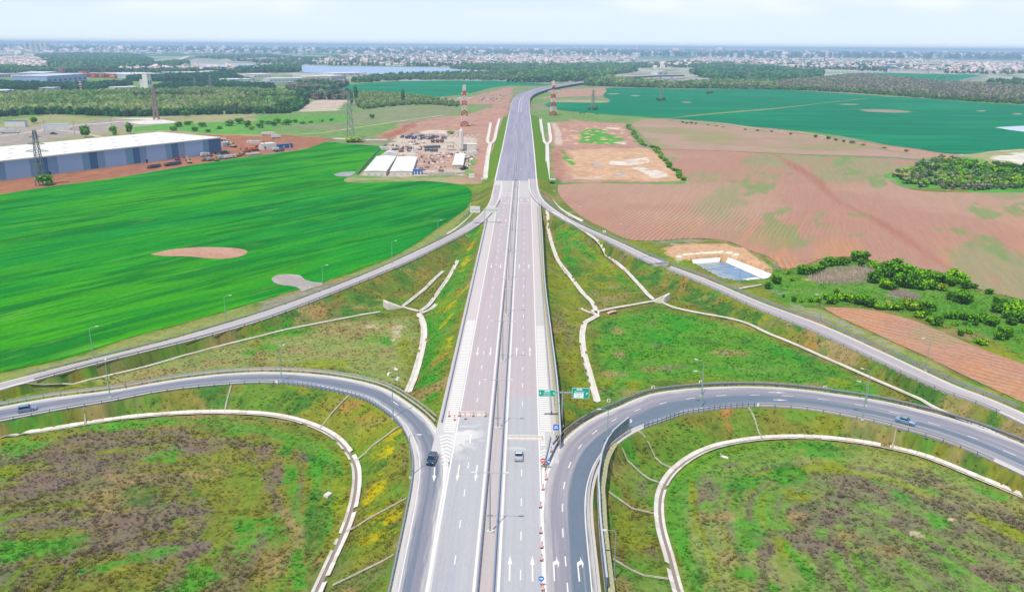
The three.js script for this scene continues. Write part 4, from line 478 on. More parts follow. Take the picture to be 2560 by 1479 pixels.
// ------------------------------------------------------------------ carriageways
const ROADX0 = -24, ROADX1 = 12, ROADZ0 = -565, ROADZ1 = -70;
{
  const A = alb('#cdc3c9'), A2 = alb('#d9d6d8'), Bn = alb('#c6c8d0'), W = alb('#efedec'), DK = alb('#b3a9b2'), PK = alb('#d3c2c8'), BL = alb('#b9bcc9');
  const t = tex(512, 2048, (u, v, c) => {
    const x = ROADX0 + u * (ROADX1 - ROADX0), z = ROADZ0 + v * (ROADZ1 - ROADZ0), streak = fbm(x * 1.3, z * 0.012, 4), patch = fbm(x * 0.12, z * 0.03, 4);
    setTo(c, A); mixTo(c, PK, sstep(0.4, 0.65, patch) * 0.7);
    mixTo(c, Bn, sstep(-192, -186, z + (x > -6 ? 12 : 0) + (streak - 0.5) * 3)); if (z > -190) mixTo(c, BL, 0.7 * sstep(0.45, 0.65, fbm(x * 0.5 + 4, z * 0.01, 3)) * sstep(-165, -120, z));
    mixTo(c, A2, 0.8 * sstep(-480, -515, z)); mixTo(c, DK, sstep(0.55, 0.75, streak) * 0.28);
    const tr = Math.abs(((x + 13.4) % 3.75 + 3.75) % 3.75 - 1.87); mixTo(c, DK, 0.12 * sstep(0.5, 0.2, Math.abs(tr - 0.9)));
    if (z > -200 && z < -150) { const q = fbm(x * 0.35 + fbm(x * 0.2, z * 0.2, 2) * 3, z * 0.22, 4), m = sstep(9, 2, Math.hypot((x + 13.5) / 0.7, (z + 178) / 1.6)) ; mixTo(c, W, sstep(0.5, 0.66, q) * m * 0.9); mixTo(c, W, 0.6 * sstep(0.48, 0.6, q) * sstep(5, 1, Math.hypot((x - 0) / 1.0, (z + 171.5) / 0.35))); }
    for (const q of [-480, -505, -514]) mixTo(c, W, 0.5 * sstep(1.4, 0.5, Math.abs(z - q)));
    if (x < -15.6 || x > 4.2) mixTo(c, alb.shoulder, 0.55);
    if (x > -7.2 && x < -4.2) { setTo(c, alb.median); mixTo(c, DK, sstep(0.45, 0.65, fbm(x * 3, z * 0.02, 3)) * 0.2); mixTo(c, alb.rust, sstep(0.5, 0.7, fbm(x * 2 + 8, z * 0.03, 3)) * 0.5); }
    const k = 0.93 + 0.08 * vn(x * 5, z * 3) + 0.06 * vn(x * 9 + 3, z * 0.7); c[0] *= k; c[1] *= k; c[2] *= k;
  });
  const m = roadMat(t), uvR = (x, z) => [(x - ROADX0) / (ROADX1 - ROADX0), (z - ROADZ0) / (ROADZ1 - ROADZ0)];
  const bx = (x0, x1, z0, z1) => { const g = new THREE.BoxGeometry(x1 - x0, 0.6, z1 - z0, 1, 1, 20); g.translate((x0 + x1) / 2, DECK - 0.3, (z0 + z1) / 2); const p = g.attributes.position, uv = g.attributes.uv; for (let i = 0; i < p.count; i++) uv.setXY(i, ...uvR(p.getX(i), p.getZ(i))); return g; };
  globalThis.motorway = tag(mesh('motorway', [bx(-20.2, 8.2, -564, -165), bx(-15.6, 4.2, -165, -72)], m), 'pale worn motorway of two carriageways running straight away between guard rails', 'road', null, 'structure');
}
const whitePaint = mat('#fbfaf8', { roughness: 0.7 });
const flat = (x0, x1, z0, z1, y) => { const g = new THREE.PlaneGeometry(Math.abs(x1 - x0), Math.abs(z1 - z0)); g.rotateX(-Math.PI / 2); g.translate((x0 + x1) / 2, y, (z0 + z1) / 2); return g; };
const mk = (name, g, m = whitePaint, par = motorway) => { const o = mesh(name, g, m, par); o.castShadow = false; return o; };
const MY = DECK + 0.016;
{ // painted lines of the motorway
  mk('edge_line', flat(-15.55, -15.2, -564, -72, MY)); mk('edge_line', flat(-7.95, -7.45, -564, -72, MY)); mk('edge_line', flat(-3.85, -3.35, -564, -72, MY)); mk('edge_line', flat(3.85, 4.2, -500, -72, MY));
  for (let z = -112.5; z > -480; z -= 12) { if (z < -168 && z > -188) continue; mk('lane_dash', flat(-0.02, 0.2, z - 1.5, z + 1.5, MY)); }
  for (let z = -117; z > -480; z -= 11.6) { if (z < -170 && z > -190) continue; mk('lane_dash', flat(-11.6, -11.38, z - 1.4, z + 1.4, MY)); }
  for (let z = -114; z > -330; z -= 1.22) { if (z > -258 && z < -172.6) mk('hatch_stripe', flat(4.35, z > -181 ? 5.4 : 6.9, z - 0.42, z + 0.42, MY)); if (z > -264 && z < -179.5) mk('hatch_stripe', flat(z > -180 ? -18.2 : -18.55, -15.7, z - 0.42, z + 0.42, MY)); }
  const chev = (cx, cz, w, s) => { const sh = new THREE.Shape(); sh.moveTo(-w, -s * 0.8); sh.lineTo(0, 0.55); sh.lineTo(w, -s * 0.8); sh.lineTo(w, -s * 0.8 - 0.75); sh.lineTo(0, -0.2); sh.lineTo(-w, -s * 0.8 - 0.75); const g = new THREE.ShapeGeometry(sh); g.rotateX(-Math.PI / 2); g.translate(cx, MY, cz); return g; };
  for (let k = 0; k < 9; k++) { const z = -178 + k * 1.7, t = k / 9; mk('chevron', chev(-17.35 + t * 0.9, z, 1.75 - t * 1.15, 0.7)); }
  mk('gore_paint', areaGeo([[-16.9, -163], [-15.9, -163], [-15.5, -150], [-15.62, -150]], MY + 0.006)); mk('gore_paint', areaGeo([[4.3, -162], [5.1, -164], [4.75, -150], [4.35, -143], [4.22, -143]], MY + 0.006));
  for (let k = 0; k < 6; k++) { const t = k / 6; mk('chevron', chev(5.15 - t * 0.5, -171 + k * 1.5, 0.85 - t * 0.5, 0.6)); }
  const arrow = (x, z, dir, y = MY, len = 7.5, ry = 0) => { const s = new THREE.Shape(); const L = len, hw = 0.42, hl = 2.7, sw = 0.15; s.moveTo(-sw, 0); s.lineTo(-sw, L - hl); s.lineTo(-hw, L - hl); s.lineTo(0, L); s.lineTo(hw, L - hl); s.lineTo(sw, L - hl); s.lineTo(sw, 0); const g = new THREE.ShapeGeometry(s); g.translate(0, -L / 2, 0); g.rotateX(-Math.PI / 2); if (dir < 0) g.rotateY(Math.PI); if (ry) g.rotateY(ry); g.translate(x, y, z); return g; };
  globalThis.arrow = arrow;
  for (const z of [-126.5, -234.5, -335]) for (const x of [-1.8, 2.15]) mk('lane_arrow', arrow(x, z, 1));
  for (const z of [-489]) for (const x of [-1.8, 2.15]) mk('lane_arrow', arrow(x, z, 1));
  for (const z of [-160, -234, -335, -430, -487]) for (const x of [-13.4, -9.55]) mk('lane_arrow', arrow(x, z, -1));
  mk('turn_line', flat(-15.2, -12.0, -178.9, -178.5, MY)); mk('lane_dash', flat(-12.0, -11.65, -178.5, -174, MY));
}
{ // newer dark asphalt farther on, then the bridge that carries the road to the right
  const A = alb('#a9a7bd'), B = alb('#b7b3c4'), D = alb('#9794a8');
  const t = tex(256, 1024, (u, v, c) => { const x = u * 30, z = v * 400; setTo(c, A); mixTo(c, B, sstep(0.4, 0.65, fbm(x * 0.9, z * 0.01, 4)) * 0.6); mixTo(c, D, sstep(0.5, 0.7, fbm(x * 0.5 + 7, z * 0.015, 3)) * 0.5); const k = 0.95 + 0.1 * vn(x * 4, z); c[0] *= k; c[1] *= k; c[2] *= k; });
  const m = roadMat(t);
  const far = resample([[-6, -563.6], [-6.2, -750], [-7.2, -1000], [-8, -1200], [-8.2, -1350], [-6, -1500], [2, -1620], [18, -1740], [45, -1880], [95, -2060], [190, -2330], [330, -2700]], 0, 70).map((p) => V(p.x, DECK, p.z));
  const wide = (d) => offsetLine(far, d), L = wide(-14.2).map((p, i) => V(p.x, p.y, p.z)), R = wide(14.2);
  const low = (P, d) => P.map((p) => V(p.x, p.y - d, p.z));
  const deck = tag(mesh('motorway', [strip(L, R, { v: 400 }), strip(L, low(L, 1.2)), strip(R, low(R, 1.2)), strip(low(L, 1.2), low(R, 1.2))], m), 'darker freshly laid asphalt of the unopened motorway, curving right over a bridge', 'road', null, 'structure');
  const line = (P, w, d = 0.02) => strip(offsetLine(P, -w / 2, d), offsetLine(P, w / 2, d));
  const c = mat('#f3f0ee');
  mesh('kerb', line(wide(-14.0), 0.9), c, deck); mesh('kerb', line(wide(14.0), 0.9), c, deck);
  mesh('median_rail', profileAlong(wide(-0.6), [[-0.15, 0.02], [-0.15, 0.8], [0.15, 0.8], [0.15, 0.02]]), mat('#c9cede'), deck); mesh('median_rail', profileAlong(wide(0.6), [[-0.15, 0.02], [-0.15, 0.8], [0.15, 0.8], [0.15, 0.02]]), mat('#c9cede'), deck);
  const br = far.filter((p) => p.z < -1140 && p.z > -1760), off = (d) => offsetLine(br, d);
  for (const s of [-1, 1]) { mesh('parapet', profileAlong(off(s * 14.3), [[-0.15, 0], [-0.15, 1], [0.15, 1], [0.15, -1.8], [-0.15, -1.8]]), mat('#cfcdd6'), deck); mesh('median_kerb', profileAlong(off(s * 1.6), [[-0.6, 0.03], [-0.6, 0.5], [0.6, 0.5], [0.6, 0.03]]), mat('#d7dae6'), deck); }
  for (let i = 1; i < br.length; i += 3) { const p = br[i]; mesh('pier', box(20, DECK - 3.4, 1.6, p.x, 1.9, p.z), mat('#8e8c96'), deck); }
  // grass banks of the far embankment and its ditches
  const bankTex = tex(128, 512, (u, v, c) => { const n = fbm(u * 6, v * 60, 4); setTo(c, CLS.g); mixTo(c, CLS.y, sstep(0.4, 0.6, n)); mixTo(c, CLS.d, sstep(0.5, 0.7, fbm(u * 5 + 9, v * 90, 3)) * 0.7); const k = 0.8 + 0.4 * vn(u * 40, v * 400); c[0] *= k; c[1] *= k; c[2] *= k; });
  const zs = Array.from({ length: 30 }, (_, i) => -576 - i * 19.6), bank = (xa, xb) => strip(zs.map((z) => V(xa, DECK - 0.3, z)), zs.map((z) => V(xb, PLAIN - 0.1, z)));
  tag(mesh('grass_bank', bank(-19.8, -30), texMat(bankTex)), 'grassy bank along the left side of the unopened motorway', 'grass', null, 'structure');
  tag(mesh('grass_bank', bank(7.8, 18.5), texMat(bankTex)), 'grassy bank along the right side of the unopened motorway', 'grass', null, 'structure');
}
function roadTex(w, h, paint) { return tex(w, h, paint, false); }
{ // slip roads and loops
  const grain = (c, u, v) => { const k = 0.93 + 0.07 * vn(u * 40, v * 300) + 0.07 * vn(u * 90, v * 40); c[0] *= k; c[1] *= k; c[2] *= k; };
  const dust = alb('#e6e1e0'), dk = alb('#808a9e'), dk2 = alb('#76869a'), pur = alb('#a2a0ae'), pale = alb('#cfc8cc'), pale2 = alb('#bcb5bc');
  const edgeDust = (u, v, w, hw) => sstep(w, w * 0.25, Math.min(u, 1 - u) + (fbm(u * 22, v * 60, 4) - 0.5) * hw);
  const tl = roadTex(256, 1024, (u, v, c) => { setTo(c, dk); mixTo(c, pur, sstep(0.42, 0.62, fbm(u * 9, v * 5, 4)) * 0.6); mixTo(c, dust, edgeDust(u, v, 0.36, 0.2) * 0.9); grain(c, u, v); });
  const tr = roadTex(256, 1024, (u, v, c) => { setTo(c, pur); mixTo(c, dk2, sstep(0.42, 0.56, u + (fbm(u * 6, v * 9, 3) - 0.5) * 0.1) * 0.95); mixTo(c, pale, 0.5 * sstep(0.5, 0.7, fbm(u * 12, v * 4, 4))); mixTo(c, dk2, 0.3 * sstep(0.5, 0.7, fbm(u * 10 + 5, v * 6, 3))); mixTo(c, dust, sstep(0.2, 0.05, u + (fbm(u * 22, v * 60, 4) - 0.5) * 0.12) * 0.8); mixTo(c, dust, sstep(0.17, 0.05, 1 - u + (fbm(u * 22, v * 60 + 9, 4) - 0.5) * 0.1) * 0.95); grain(c, u, v); });
  const to = roadTex(128, 1024, (u, v, c) => { setTo(c, pale); mixTo(c, pale2, sstep(0.4, 0.65, fbm(u * 8, v * 8, 4)) * 0.8); mixTo(c, dust, edgeDust(u, v, 0.2, 0.16) * 0.8); grain(c, u, v); });
  const lab = { outerLeft: 'narrow pale slip road leaving the motorway along the green wheat field', outerRight: 'narrow pale slip road joining the motorway along the ploughed field', loopLeft: 'blue grey loop road curving onto the motorway from the left', loopRight: 'two lane blue grey loop road leaving the motorway to the right' };
  const nm = { outerLeft: 'slip_road', outerRight: 'slip_road', loopLeft: 'loop_road', loopRight: 'loop_road' };
  for (const k in ROAD) {
    const r = ROAD[k], lift = (P, d) => P.map((p) => V(p.x, p.y + d, p.z)), n = 201;
    const up = 0.008, wide = (P, s) => P.map((p, i) => { const c0 = r.C[i], f = 1 + 0.55 / r.w[i]; return V(c0.x + (p.x - c0.x) * f, p.y, c0.z + (p.z - c0.z) * f); });
    const L = lift(wide(r.L), up), R = lift(wide(r.R), up), m = roadMat(k === 'loopLeft' ? tl : k === 'loopRight' ? tr : to);
    const road = tag(mesh(nm[k], [strip(L, R, { v: 260 }), strip(L, lift(L, -0.7)), strip(R, lift(R, -0.7))], m), lab[k], 'road', null, 'structure');
    r.road = road;
    const ln = (d, w, i0 = 0, i1 = 200) => { const Q = r.C.slice(i0, i1 + 1).map((p, i) => { const q = r.R[i0 + i], ww = r.w[i0 + i], f = d / ww; return V(p.x + (q.x - p.x) * f, p.y + 0.026, p.z + (q.z - p.z) * f); }); return strip(offsetLine(Q, -w / 2), offsetLine(Q, w / 2)); };
    const wavg = r.w; const edge = (sg, w, inset, i0, i1) => { const Q = r.C.slice(i0, i1 + 1).map((p, i) => { const q = (sg > 0 ? r.R : r.L)[i0 + i], f = (wavg[i0 + i] - inset) / wavg[i0 + i]; return V(p.x + (q.x - p.x) * f, p.y + 0.026, p.z + (q.z - p.z) * f); }); return strip(offsetLine(Q, -w / 2), offsetLine(Q, w / 2)); };
    if (k === 'loopLeft') { mk('edge_line', edge(-1, 0.32, 0.25, 0, 200), whitePaint, road); mk('edge_line', edge(1, 0.18, 0.8, 0, 200), whitePaint, road); }
    if (k === 'loopRight') { mk('edge_line', edge(-1, 0.3, 0.1, 0, 200), whitePaint, road); mk('edge_line', edge(1, 0.22, 1.0, 0, 200), whitePaint, road); }
    if (k === 'outerLeft') { mk('edge_line', edge(-1, 0.35, 0.3, 0, 200), whitePaint, road); mk('edge_line', edge(1, 0.18, 0.3, 20, 200), whitePaint, road); }
    if (k === 'outerRight') { mk('edge_line', edge(-1, 0.35, 0.3, 0, 200), whitePaint, road); mk('edge_line', edge(1, 0.3, 0.3, 0, 200), whitePaint, road); }
  }
  // dashes and arrows on the right loop
  const r = ROAD.loopRight, D = [[8,-121,7],[8,-128.7,7],[7.9,-137.7,7],[8.2,-146.6,7],[8.9,-155.4,7],[10.5,-164.3,7],[13.2,-173,6.9],[17.2,-181.1,6.7],[22.4,-188.4,6.5],[28.9,-195.2,6.2],[36.1,-200.3,6],[44.1,-204.3,5.8],[52.8,-206.9,5.6],[61.8,-208,5.4],[70.8,-208.1,5.1],[79.6,-206.5,4.8],[88.3,-203.6,4.5],[95.6,-199.4,4.3],[102.9,-193.5,4.1],[108.9,-186.6,4],[113.7,-178.9,4]];
  D.forEach((p, i) => { const a = D[Math.max(0, i - 1)], b = D[Math.min(D.length - 1, i + 1)], g = new THREE.PlaneGeometry(0.24, 3); g.rotateX(-Math.PI / 2); g.rotateY(Math.atan2(-(b[0] - a[0]), -(b[1] - a[1]))); let y = 1e9, best = 7; for (const c of r.C) { const d = Math.hypot(c.x - p[0], c.z - p[1]); if (d < y) { y = d; best = c.y; } } g.translate(p[0], best + 0.03, p[1]); mk('lane_dash', g, whitePaint, r.road); });
  const turn = (x, z) => { const s = new THREE.Shape(); s.moveTo(-0.13, -5); s.lineTo(-0.13, 0.4); s.lineTo(0.55, 1.15); s.lineTo(0.5, 2.3); s.lineTo(1.05, 0.2); s.lineTo(0.78, -1.3); s.lineTo(0.66, 0.05); s.lineTo(0.14, -0.5); s.lineTo(0.14, -5); const g = new THREE.ShapeGeometry(s); g.rotateX(-Math.PI / 2); g.translate(x, DECK + 0.03, z); return g; };
  mk('turn_arrow', turn(5.85, -127.9), whitePaint, r.road); mk('turn_arrow', turn(10.1, -127.9), whitePaint, r.road);
  for (const [p, y] of [[[66.9,-205.3], 0], [[68,-210.2], 0], [[-31.7,-196.2], 1], [[-18.4,-159.2], 2]]) {
    const rr0 = y ? ROAD.loopLeft : r; let m = 1e9, bi = 0; rr0.C.forEach((c, i) => { const d = Math.hypot(c.x - p[0], c.z - p[1]); if (d < m) { m = d; bi = i; } });
    const a = rr0.C[Math.max(0, bi - 1)], b = rr0.C[Math.min(200, bi + 1)], ang = Math.atan2(-(b.x - a.x), -(b.z - a.z));
    mk('lane_arrow', arrow(p[0], p[1], 1, rr0.C[bi].y + 0.032, 6.5, ang), whitePaint, rr0.road);
  }
}

// ------------------------------------------------------------------ guard rails, noise walls
const steel = mat('#c4cbd8', { roughness: 0.5, metalness: 0.3 }), steelDark = mat('#6f7786', { roughness: 0.6 }), galv = mat('#b4bcc8', { roughness: 0.6 });
const postGeo = box(0.14, 1.0, 0.14, 0, -0.25, 0);
function guardRail(label, P, o = {}) {                  // P: points along the rail at road height
  const t = thing('guard_rail', label, 'guard rail', [P[0].x, P[0].y, P[0].z], 0, o.group), q = P.map((p) => V(p.x - P[0].x, p.y - P[0].y, p.z - P[0].z));
  const prof = [[-0.06, 0.42], [-0.2, 0.48], [-0.06, 0.6], [-0.2, 0.72], [-0.06, 0.8], [0.06, 0.8], [0.06, 0.42]];
  mesh('rail', profileAlong(q, prof), o.mat ?? steel, t);
  if (o.two) mesh('top_rail', profileAlong(q, [[-0.1, 1.12], [-0.1, 1.26], [0.1, 1.26], [0.1, 1.12], [-0.1, 1.12]]), o.mat ?? steel, t);
  let L = 0; for (let i = 1; i < q.length; i++) L += q[i].distanceTo(q[i - 1]);
  const n = Math.min(o.max ?? 70, Math.floor(L / (o.step ?? 4))), c = new THREE.CatmullRomCurve3(q), pg = o.two ? box(0.16, 1.45, 0.16, 0, -0.25, 0) : postGeo;
  c.arcLengthDivisions = 600; const step = (o.step ?? 4) / L;
  for (let i = 0; i <= n; i++) { const p = c.getPointAt(Math.min(1, i * step)), m = mesh('post', pg, o.post ?? steelDark, t); m.position.copy(p); }
  return t;
}
const lineZ = (x, z0, z1, n = 40) => Array.from({ length: n + 1 }, (_, i) => V(typeof x === 'function' ? x(z0 + (z1 - z0) * i / n) : x, DECK, z0 + (z1 - z0) * i / n));
const rowOff = (r, sg, d, i0, i1) => r.C.slice(i0, i1 + 1).map((p, i) => { const q = (sg > 0 ? r.R : r.L)[i0 + i], w = r.w[i0 + i], f = (w + d) / w; return V(p.x + (q.x - p.x) * f, p.y, p.z + (q.z - p.z) * f); });
const nearestI = (r, x, z) => { let m = 1e9, b = 0; r.C.forEach((p, i) => { const d = Math.hypot(p.x - x, p.z - z); if (d < m) { m = d; b = i; } }); return b; };
guardRail('dark close-posted guard rail along the left side of the central reservation', lineZ(-6.95, -76, -300), { step: 2.2, max: 110, mat: mat('#7c849c', { roughness: 0.5 }), post: mat('#3c4356') });
guardRail('bluish guard rail along the right side of the central reservation', lineZ(-4.35, -76, -300), { step: 4, mat: mat('#8d9ec0', { roughness: 0.45 }) });
guardRail('far part of the guard rail left of the central reservation', lineZ(-6.95, -302, -560), { step: 8 });
guardRail('far part of the guard rail right of the central reservation', lineZ(-4.35, -302, -560), { step: 8 });
guardRail('guard rail on the left edge of the motorway beside the hatched paint', lineZ(-19.25, -184.5, -432), { step: 3.6, mat: mat('#a9b6d0', { roughness: 0.5 }) });
guardRail('guard rail on the right edge of the motorway inside the noise wall', lineZ((z) => 7.35 - 0.4 * Math.sin((z + 180) / -95), -190, -470), { step: 4 });
{
  const l = ROAD.loopLeft, i0 = nearestI(l, -62, -212), i1 = 200;
  guardRail('blue grey two-bar railing on the inside of the left loop bend', rowOff(l, 1, 0.75, nearestI(l, -66, -214), nearestI(l, -25, -183)), { two: true, step: 1.5, max: 60, mat: mat('#a9b9d6', { roughness: 0.5 }), post: mat('#8897b8') });
  guardRail('dark guard rail on the inner edge of the left loop near the motorway', rowOff(l, 1, 0.75, nearestI(l, -25, -183) + 1, 196), { step: 2, max: 60, mat: mat('#9aa4b8', { roughness: 0.5 }), post: mat('#39414f') });
  guardRail('low guard rail on the inner edge of the left loop at the left border', rowOff(l, 1, 0.75, 4, nearestI(l, -66, -214) - 1), { step: 4 });
  guardRail('double-faced guard rail on the outer edge of the left loop', rowOff(l, -1, 1.0, 4, nearestI(l, -21.5, -184.5)), { step: 4, mat: mat('#dcdcd6', { roughness: 0.6 }) });
  guardRail('second guard rail just outside the left loop, against the grass', rowOff(l, -1, 2.2, 4, nearestI(l, -22, -187)), { step: 4, mat: mat('#c9cbc6', { roughness: 0.6 }) });
  const a = ROAD.outerLeft;
  guardRail('dark guard rail between the left slip road and the wheat field', rowOff(a, -1, 0.9, 30, 190), { step: 6, mat: mat('#8d939c', { roughness: 0.6 }) });
  guardRail('thin guard rail on the inner side of the left slip road', rowOff(a, 1, 0.6, 60, 190), { step: 6, mat: mat('#a0a6b2', { roughness: 0.6 }) });
  const b = ROAD.outerRight;
  guardRail('double grey guard rail between the right slip road and the ploughed field', rowOff(b, -1, 1.0, 20, 192), { step: 6, mat: mat('#a3a8b0', { roughness: 0.6 }) });
  guardRail('outer guard rail of the right slip road, against the field verge', rowOff(b, -1, 2.3, 30, 192), { step: 6, mat: mat('#b4b8be', { roughness: 0.6 }) });
  guardRail('white concrete kerb rail on the inner side of the right slip road', rowOff(b, 1, 0.6, 24, 192), { step: 6, mat: mat('#d4d2da', { roughness: 0.7 }) });
  const r = ROAD.loopRight, j0 = nearestI(r, 14, -173);
  guardRail('dark double guard rail on the outer edge of the right loop', rowOff(r, -1, 0.7, j0, 196), { step: 3, mat: mat('#5d6474', { roughness: 0.5 }), max: 90 });
  guardRail('pale guard rail outside the dark one on the outer edge of the right loop', rowOff(r, -1, 1.7, j0 - 2, 196), { step: 3, mat: mat('#b3b8c0', { roughness: 0.5 }), max: 90 });
  guardRail('blue grey two-bar railing on the inside of the right loop bend', rowOff(r, 1, 0.6, nearestI(r, 24, -190), nearestI(r, 60, -207)), { two: true, step: 1.6, max: 50, mat: mat('#8fa2c0', { roughness: 0.5 }), post: mat('#6c7f9e') });
  guardRail('low pale guard rail on the inner edge of the right loop at the right border', rowOff(r, 1, 0.6, nearestI(r, 61, -207), 192), { step: 4, mat: mat('#b0adb0') });
  guardRail('guard rail inside the noise wall of the right loop', rowOff(r, 1, -0.2, 12, nearestI(r, 20, -186)), { step: 3, mat: mat('#cfcfd2') });
}
function noiseWall(label, P, h, hex, panel = 4) {       // upright panels between posts on a concrete footing
  const c = new THREE.CatmullRomCurve3(P.map((p) => V(p[0], p[2] ?? DECK, p[1])), false, 'centripetal'); c.arcLengthDivisions = 400; const L = c.getLength(), n = Math.round(L / panel);
  const t = thing('noise_wall', label, 'noise wall', [P[0][0], DECK, P[0][1]]), o = V(P[0][0], DECK, P[0][1]);
  for (let i = 0; i < n; i++) {
    const a = c.getPointAt(i / n).sub(o), b = c.getPointAt((i + 1) / n).sub(o), l = a.distanceTo(b), ry = Math.atan2(-(b.z - a.z), b.x - a.x), x = (a.x + b.x) / 2, z = (a.z + b.z) / 2;
    const m = mesh('panel', box(l - 0.18, h, 0.14, 0, 0, 0), mat(hex[i % hex.length], { roughness: 0.7 }), t); m.position.set(x, a.y - 0.2, z); m.rotation.y = ry;
    const cp = mesh('coping', box(l - 0.02, 0.1, 0.34, 0, 0, 0), mat('#c9d3de'), t); cp.position.set(x, a.y - 0.2 + h + 0.004, z); cp.rotation.y = ry;
    const q = mesh('post', box(0.2, h, 0.26, 0, 0, 0), mat('#aeb6c4'), t); q.position.set(a.x, a.y - 0.2, a.z); q.rotation.y = ry;
    const f = mesh('footing', box(l + 0.02, 4.4, 0.4, 0, 0, 0), mat('#a9a7a4'), t); f.position.set(x, a.y - 4.65, z); f.rotation.y = ry;
  }
  return t;
}
noiseWall('long grey noise wall along the right side of the motorway above the slope', WALL_MAIN.map(([x, z]) => [x + 0.35, z, 7]), 3.6, ['#a9b4c4', '#a2aebf', '#adb7c6'], 4);
noiseWall('blue grey noise wall along the inner edge of the right loop road', WALL_LOOP.slice(0, -1), 3.0, ['#7f97a8', '#879eae', '#7890a3'], 4);
{ // planted strip and stones between kerb and wall
  const w = WALL_LOOP.map((p) => V(p[0], DECK, p[1])), c = resample(WALL_LOOP.slice(2), 0, 60), g = strip(offsetLine(c, -1.5, 0.05), offsetLine(c, -0.3, 0.08));
  const t = tex(64, 1024, (u, v, k) => { setTo(k, alb('#d9cdb4')); mixTo(k, CLS.g, sstep(0.52, 0.66, fbm(u * 3, v * 60, 4)) * 0.8); mixTo(k, alb('#8c8474'), sstep(0.6, 0.75, fbm(u * 6 + 4, v * 140, 3)) * 0.7); const q = 0.85 + 0.3 * vn(u * 20, v * 500); k[0] *= q; k[1] *= q; k[2] *= q; });
  tag(mesh('gravel_strip', g, texMat(t)), 'strip of pale stones and weeds at the foot of the loop noise wall', 'gravel', null, 'structure');
  const z = Array.from({ length: 61 }, (_, i) => -176 - i * 4.95), s = strip(z.map((q) => V(wallX(q) - 0.75, DECK + 0.05, q)), z.map((q) => V(wallX(q) - 0.05, DECK + 0.06, q)));
  tag(mesh('gravel_strip', s, texMat(t)), 'strip of weeds and pale stones between guard rail and motorway noise wall', 'gravel', null, 'structure');
}

// ------------------------------------------------------------------ concrete drains
const slabMats = ['#fbf6ef', '#f3ede6', '#efe7dd', '#f9f4ee', '#e6ddd3'].map((h) => mat(h, { roughness: 0.95 })), bedMat = mat('#9c9088'), chuteMats = ['#c9c4b4', '#bdb7a5', '#d3cec0'].map((h) => mat(h));
function drain(label, P, o = {}) {                       // a trapezoid drain lined with slabs, on the ground
  const w = o.w ?? 1.9, c = new THREE.CatmullRomCurve3(P.map((p) => V(p[0], 0, p[1])), false, 'centripetal'); c.arcLengthDivisions = 500; const L = c.getLength(), n = Math.min(150, Math.max(2, Math.round(L / (o.step ?? 2.6))));
  const t = thing('drainage_channel', label, 'drainage channel', [P[0][0], 0, P[0][1]], 0, o.group);
  const bed = [];
  for (let i = 0; i <= n; i++) { const p = c.getPointAt(i / n); bed.push(V(p.x - P[0][0], groundAt(p.x, p.z) + (o.lift ?? 0.16), p.z - P[0][1])); }
  mesh('bed', strip(offsetLine(bed, -w * 0.24), offsetLine(bed, w * 0.24)), o.bed ?? bedMat, t);
  for (let i = 0; i < n; i++) {
    const a = bed[i], b = bed[i + 1], d = b.clone().sub(a), l = d.length(), ry = Math.atan2(-d.z, d.x), pitch = Math.atan2(d.y, Math.hypot(d.x, d.z));
    for (const s of o.sides ?? [-1, 1]) {
      if (o.broken && rnd() < o.broken * (s > 0 ? 1 : 0.3)) continue;
      const far = (o.wide?.[s] ?? 1);
      const m = mesh('slab', box(l * 0.985 , 0.14, w * 0.34 * far, 0, 0, 0), (o.slabs ?? slabMats)[(rnd() * (o.slabs ?? slabMats).length) | 0], t);
      m.rotation.order = 'YZX'; m.rotation.set(s * -0.42 + (o.broken ? rr(-0.12, 0.12) : rr(-0.02, 0.02)), ry, pitch);
      const sx = -d.z / l, sz = d.x / l, k = s * w * (0.2 + 0.15 * far);
      m.position.set((a.x + b.x) / 2 + sx * k, (a.y + b.y) / 2 + 0.12, (a.z + b.z) / 2 + sz * k);
    }
  }
  return t;
}
drain('white concrete ring drain curving round the left round field', DRAINS.ringLeft, { w: 1.9, broken: 0.1, wide: { 1: 0.9, [-1]: 1.5 }, step: 2 });
drain('white concrete ring drain curving round the right round field', DRAINS.ringRight, { w: 1.9, broken: 0.06, wide: { 1: 0.9, [-1]: 1.5 }, step: 2 });
const white1 = { w: 1.5, sides: [-1, 1], bed: mat('#f2ece4') };
drain('broad white drain down the foot of the left motorway slope', DRAINS.slopeLeft, { ...white1, w: 2.2, broken: 0.08 });
drain('rough white drain climbing the left slope below the yellow flowers', [[-29.3,-361.3],[-30.2,-347.3],[-31.5,-332.7],[-33.5,-319.2],[-34.7,-308],[-35.7,-300.1],[-37.9,-293.1]], { ...white1, w: 1.6, broken: 0.12 });
drain('straight white drain running up from the left culvert', [[-34.7,-351.3],[-37.1,-338.8],[-39.8,-321.8],[-42.4,-310.4],[-44.9,-299.7]], { ...white1, w: 1.5 });
drain('short white drain joining the left culvert to the slope drain', [[-45.5,-298.7],[-42.5,-296.3],[-38.8,-293.6]], { ...white1, w: 1.3 });
drain('short white spur drain pointing up the left motorway slope', [[-36.7,-291.6],[-34.8,-294.8],[-32.6,-300.5]], { ...white1, w: 1.4 });
drain('thin white drain along the foot of the left slip road', DRAINS.footLeft, { ...white1, w: 0.9, step: 4 });
drain('long white drain down the middle of the right motorway slope', DRAINS.slopeRight, { ...white1, w: 1.8, broken: 0.05 });
drain('white drain along the foot of the right slip road', DRAINS.footRightFar, { ...white1, w: 1.7 });
drain('white drain joining the two culverts right of the motorway', [[50,-309.8],[42,-304.8],[33.8,-300],[28.1,-295.8]], { ...white1, w: 1.5 });
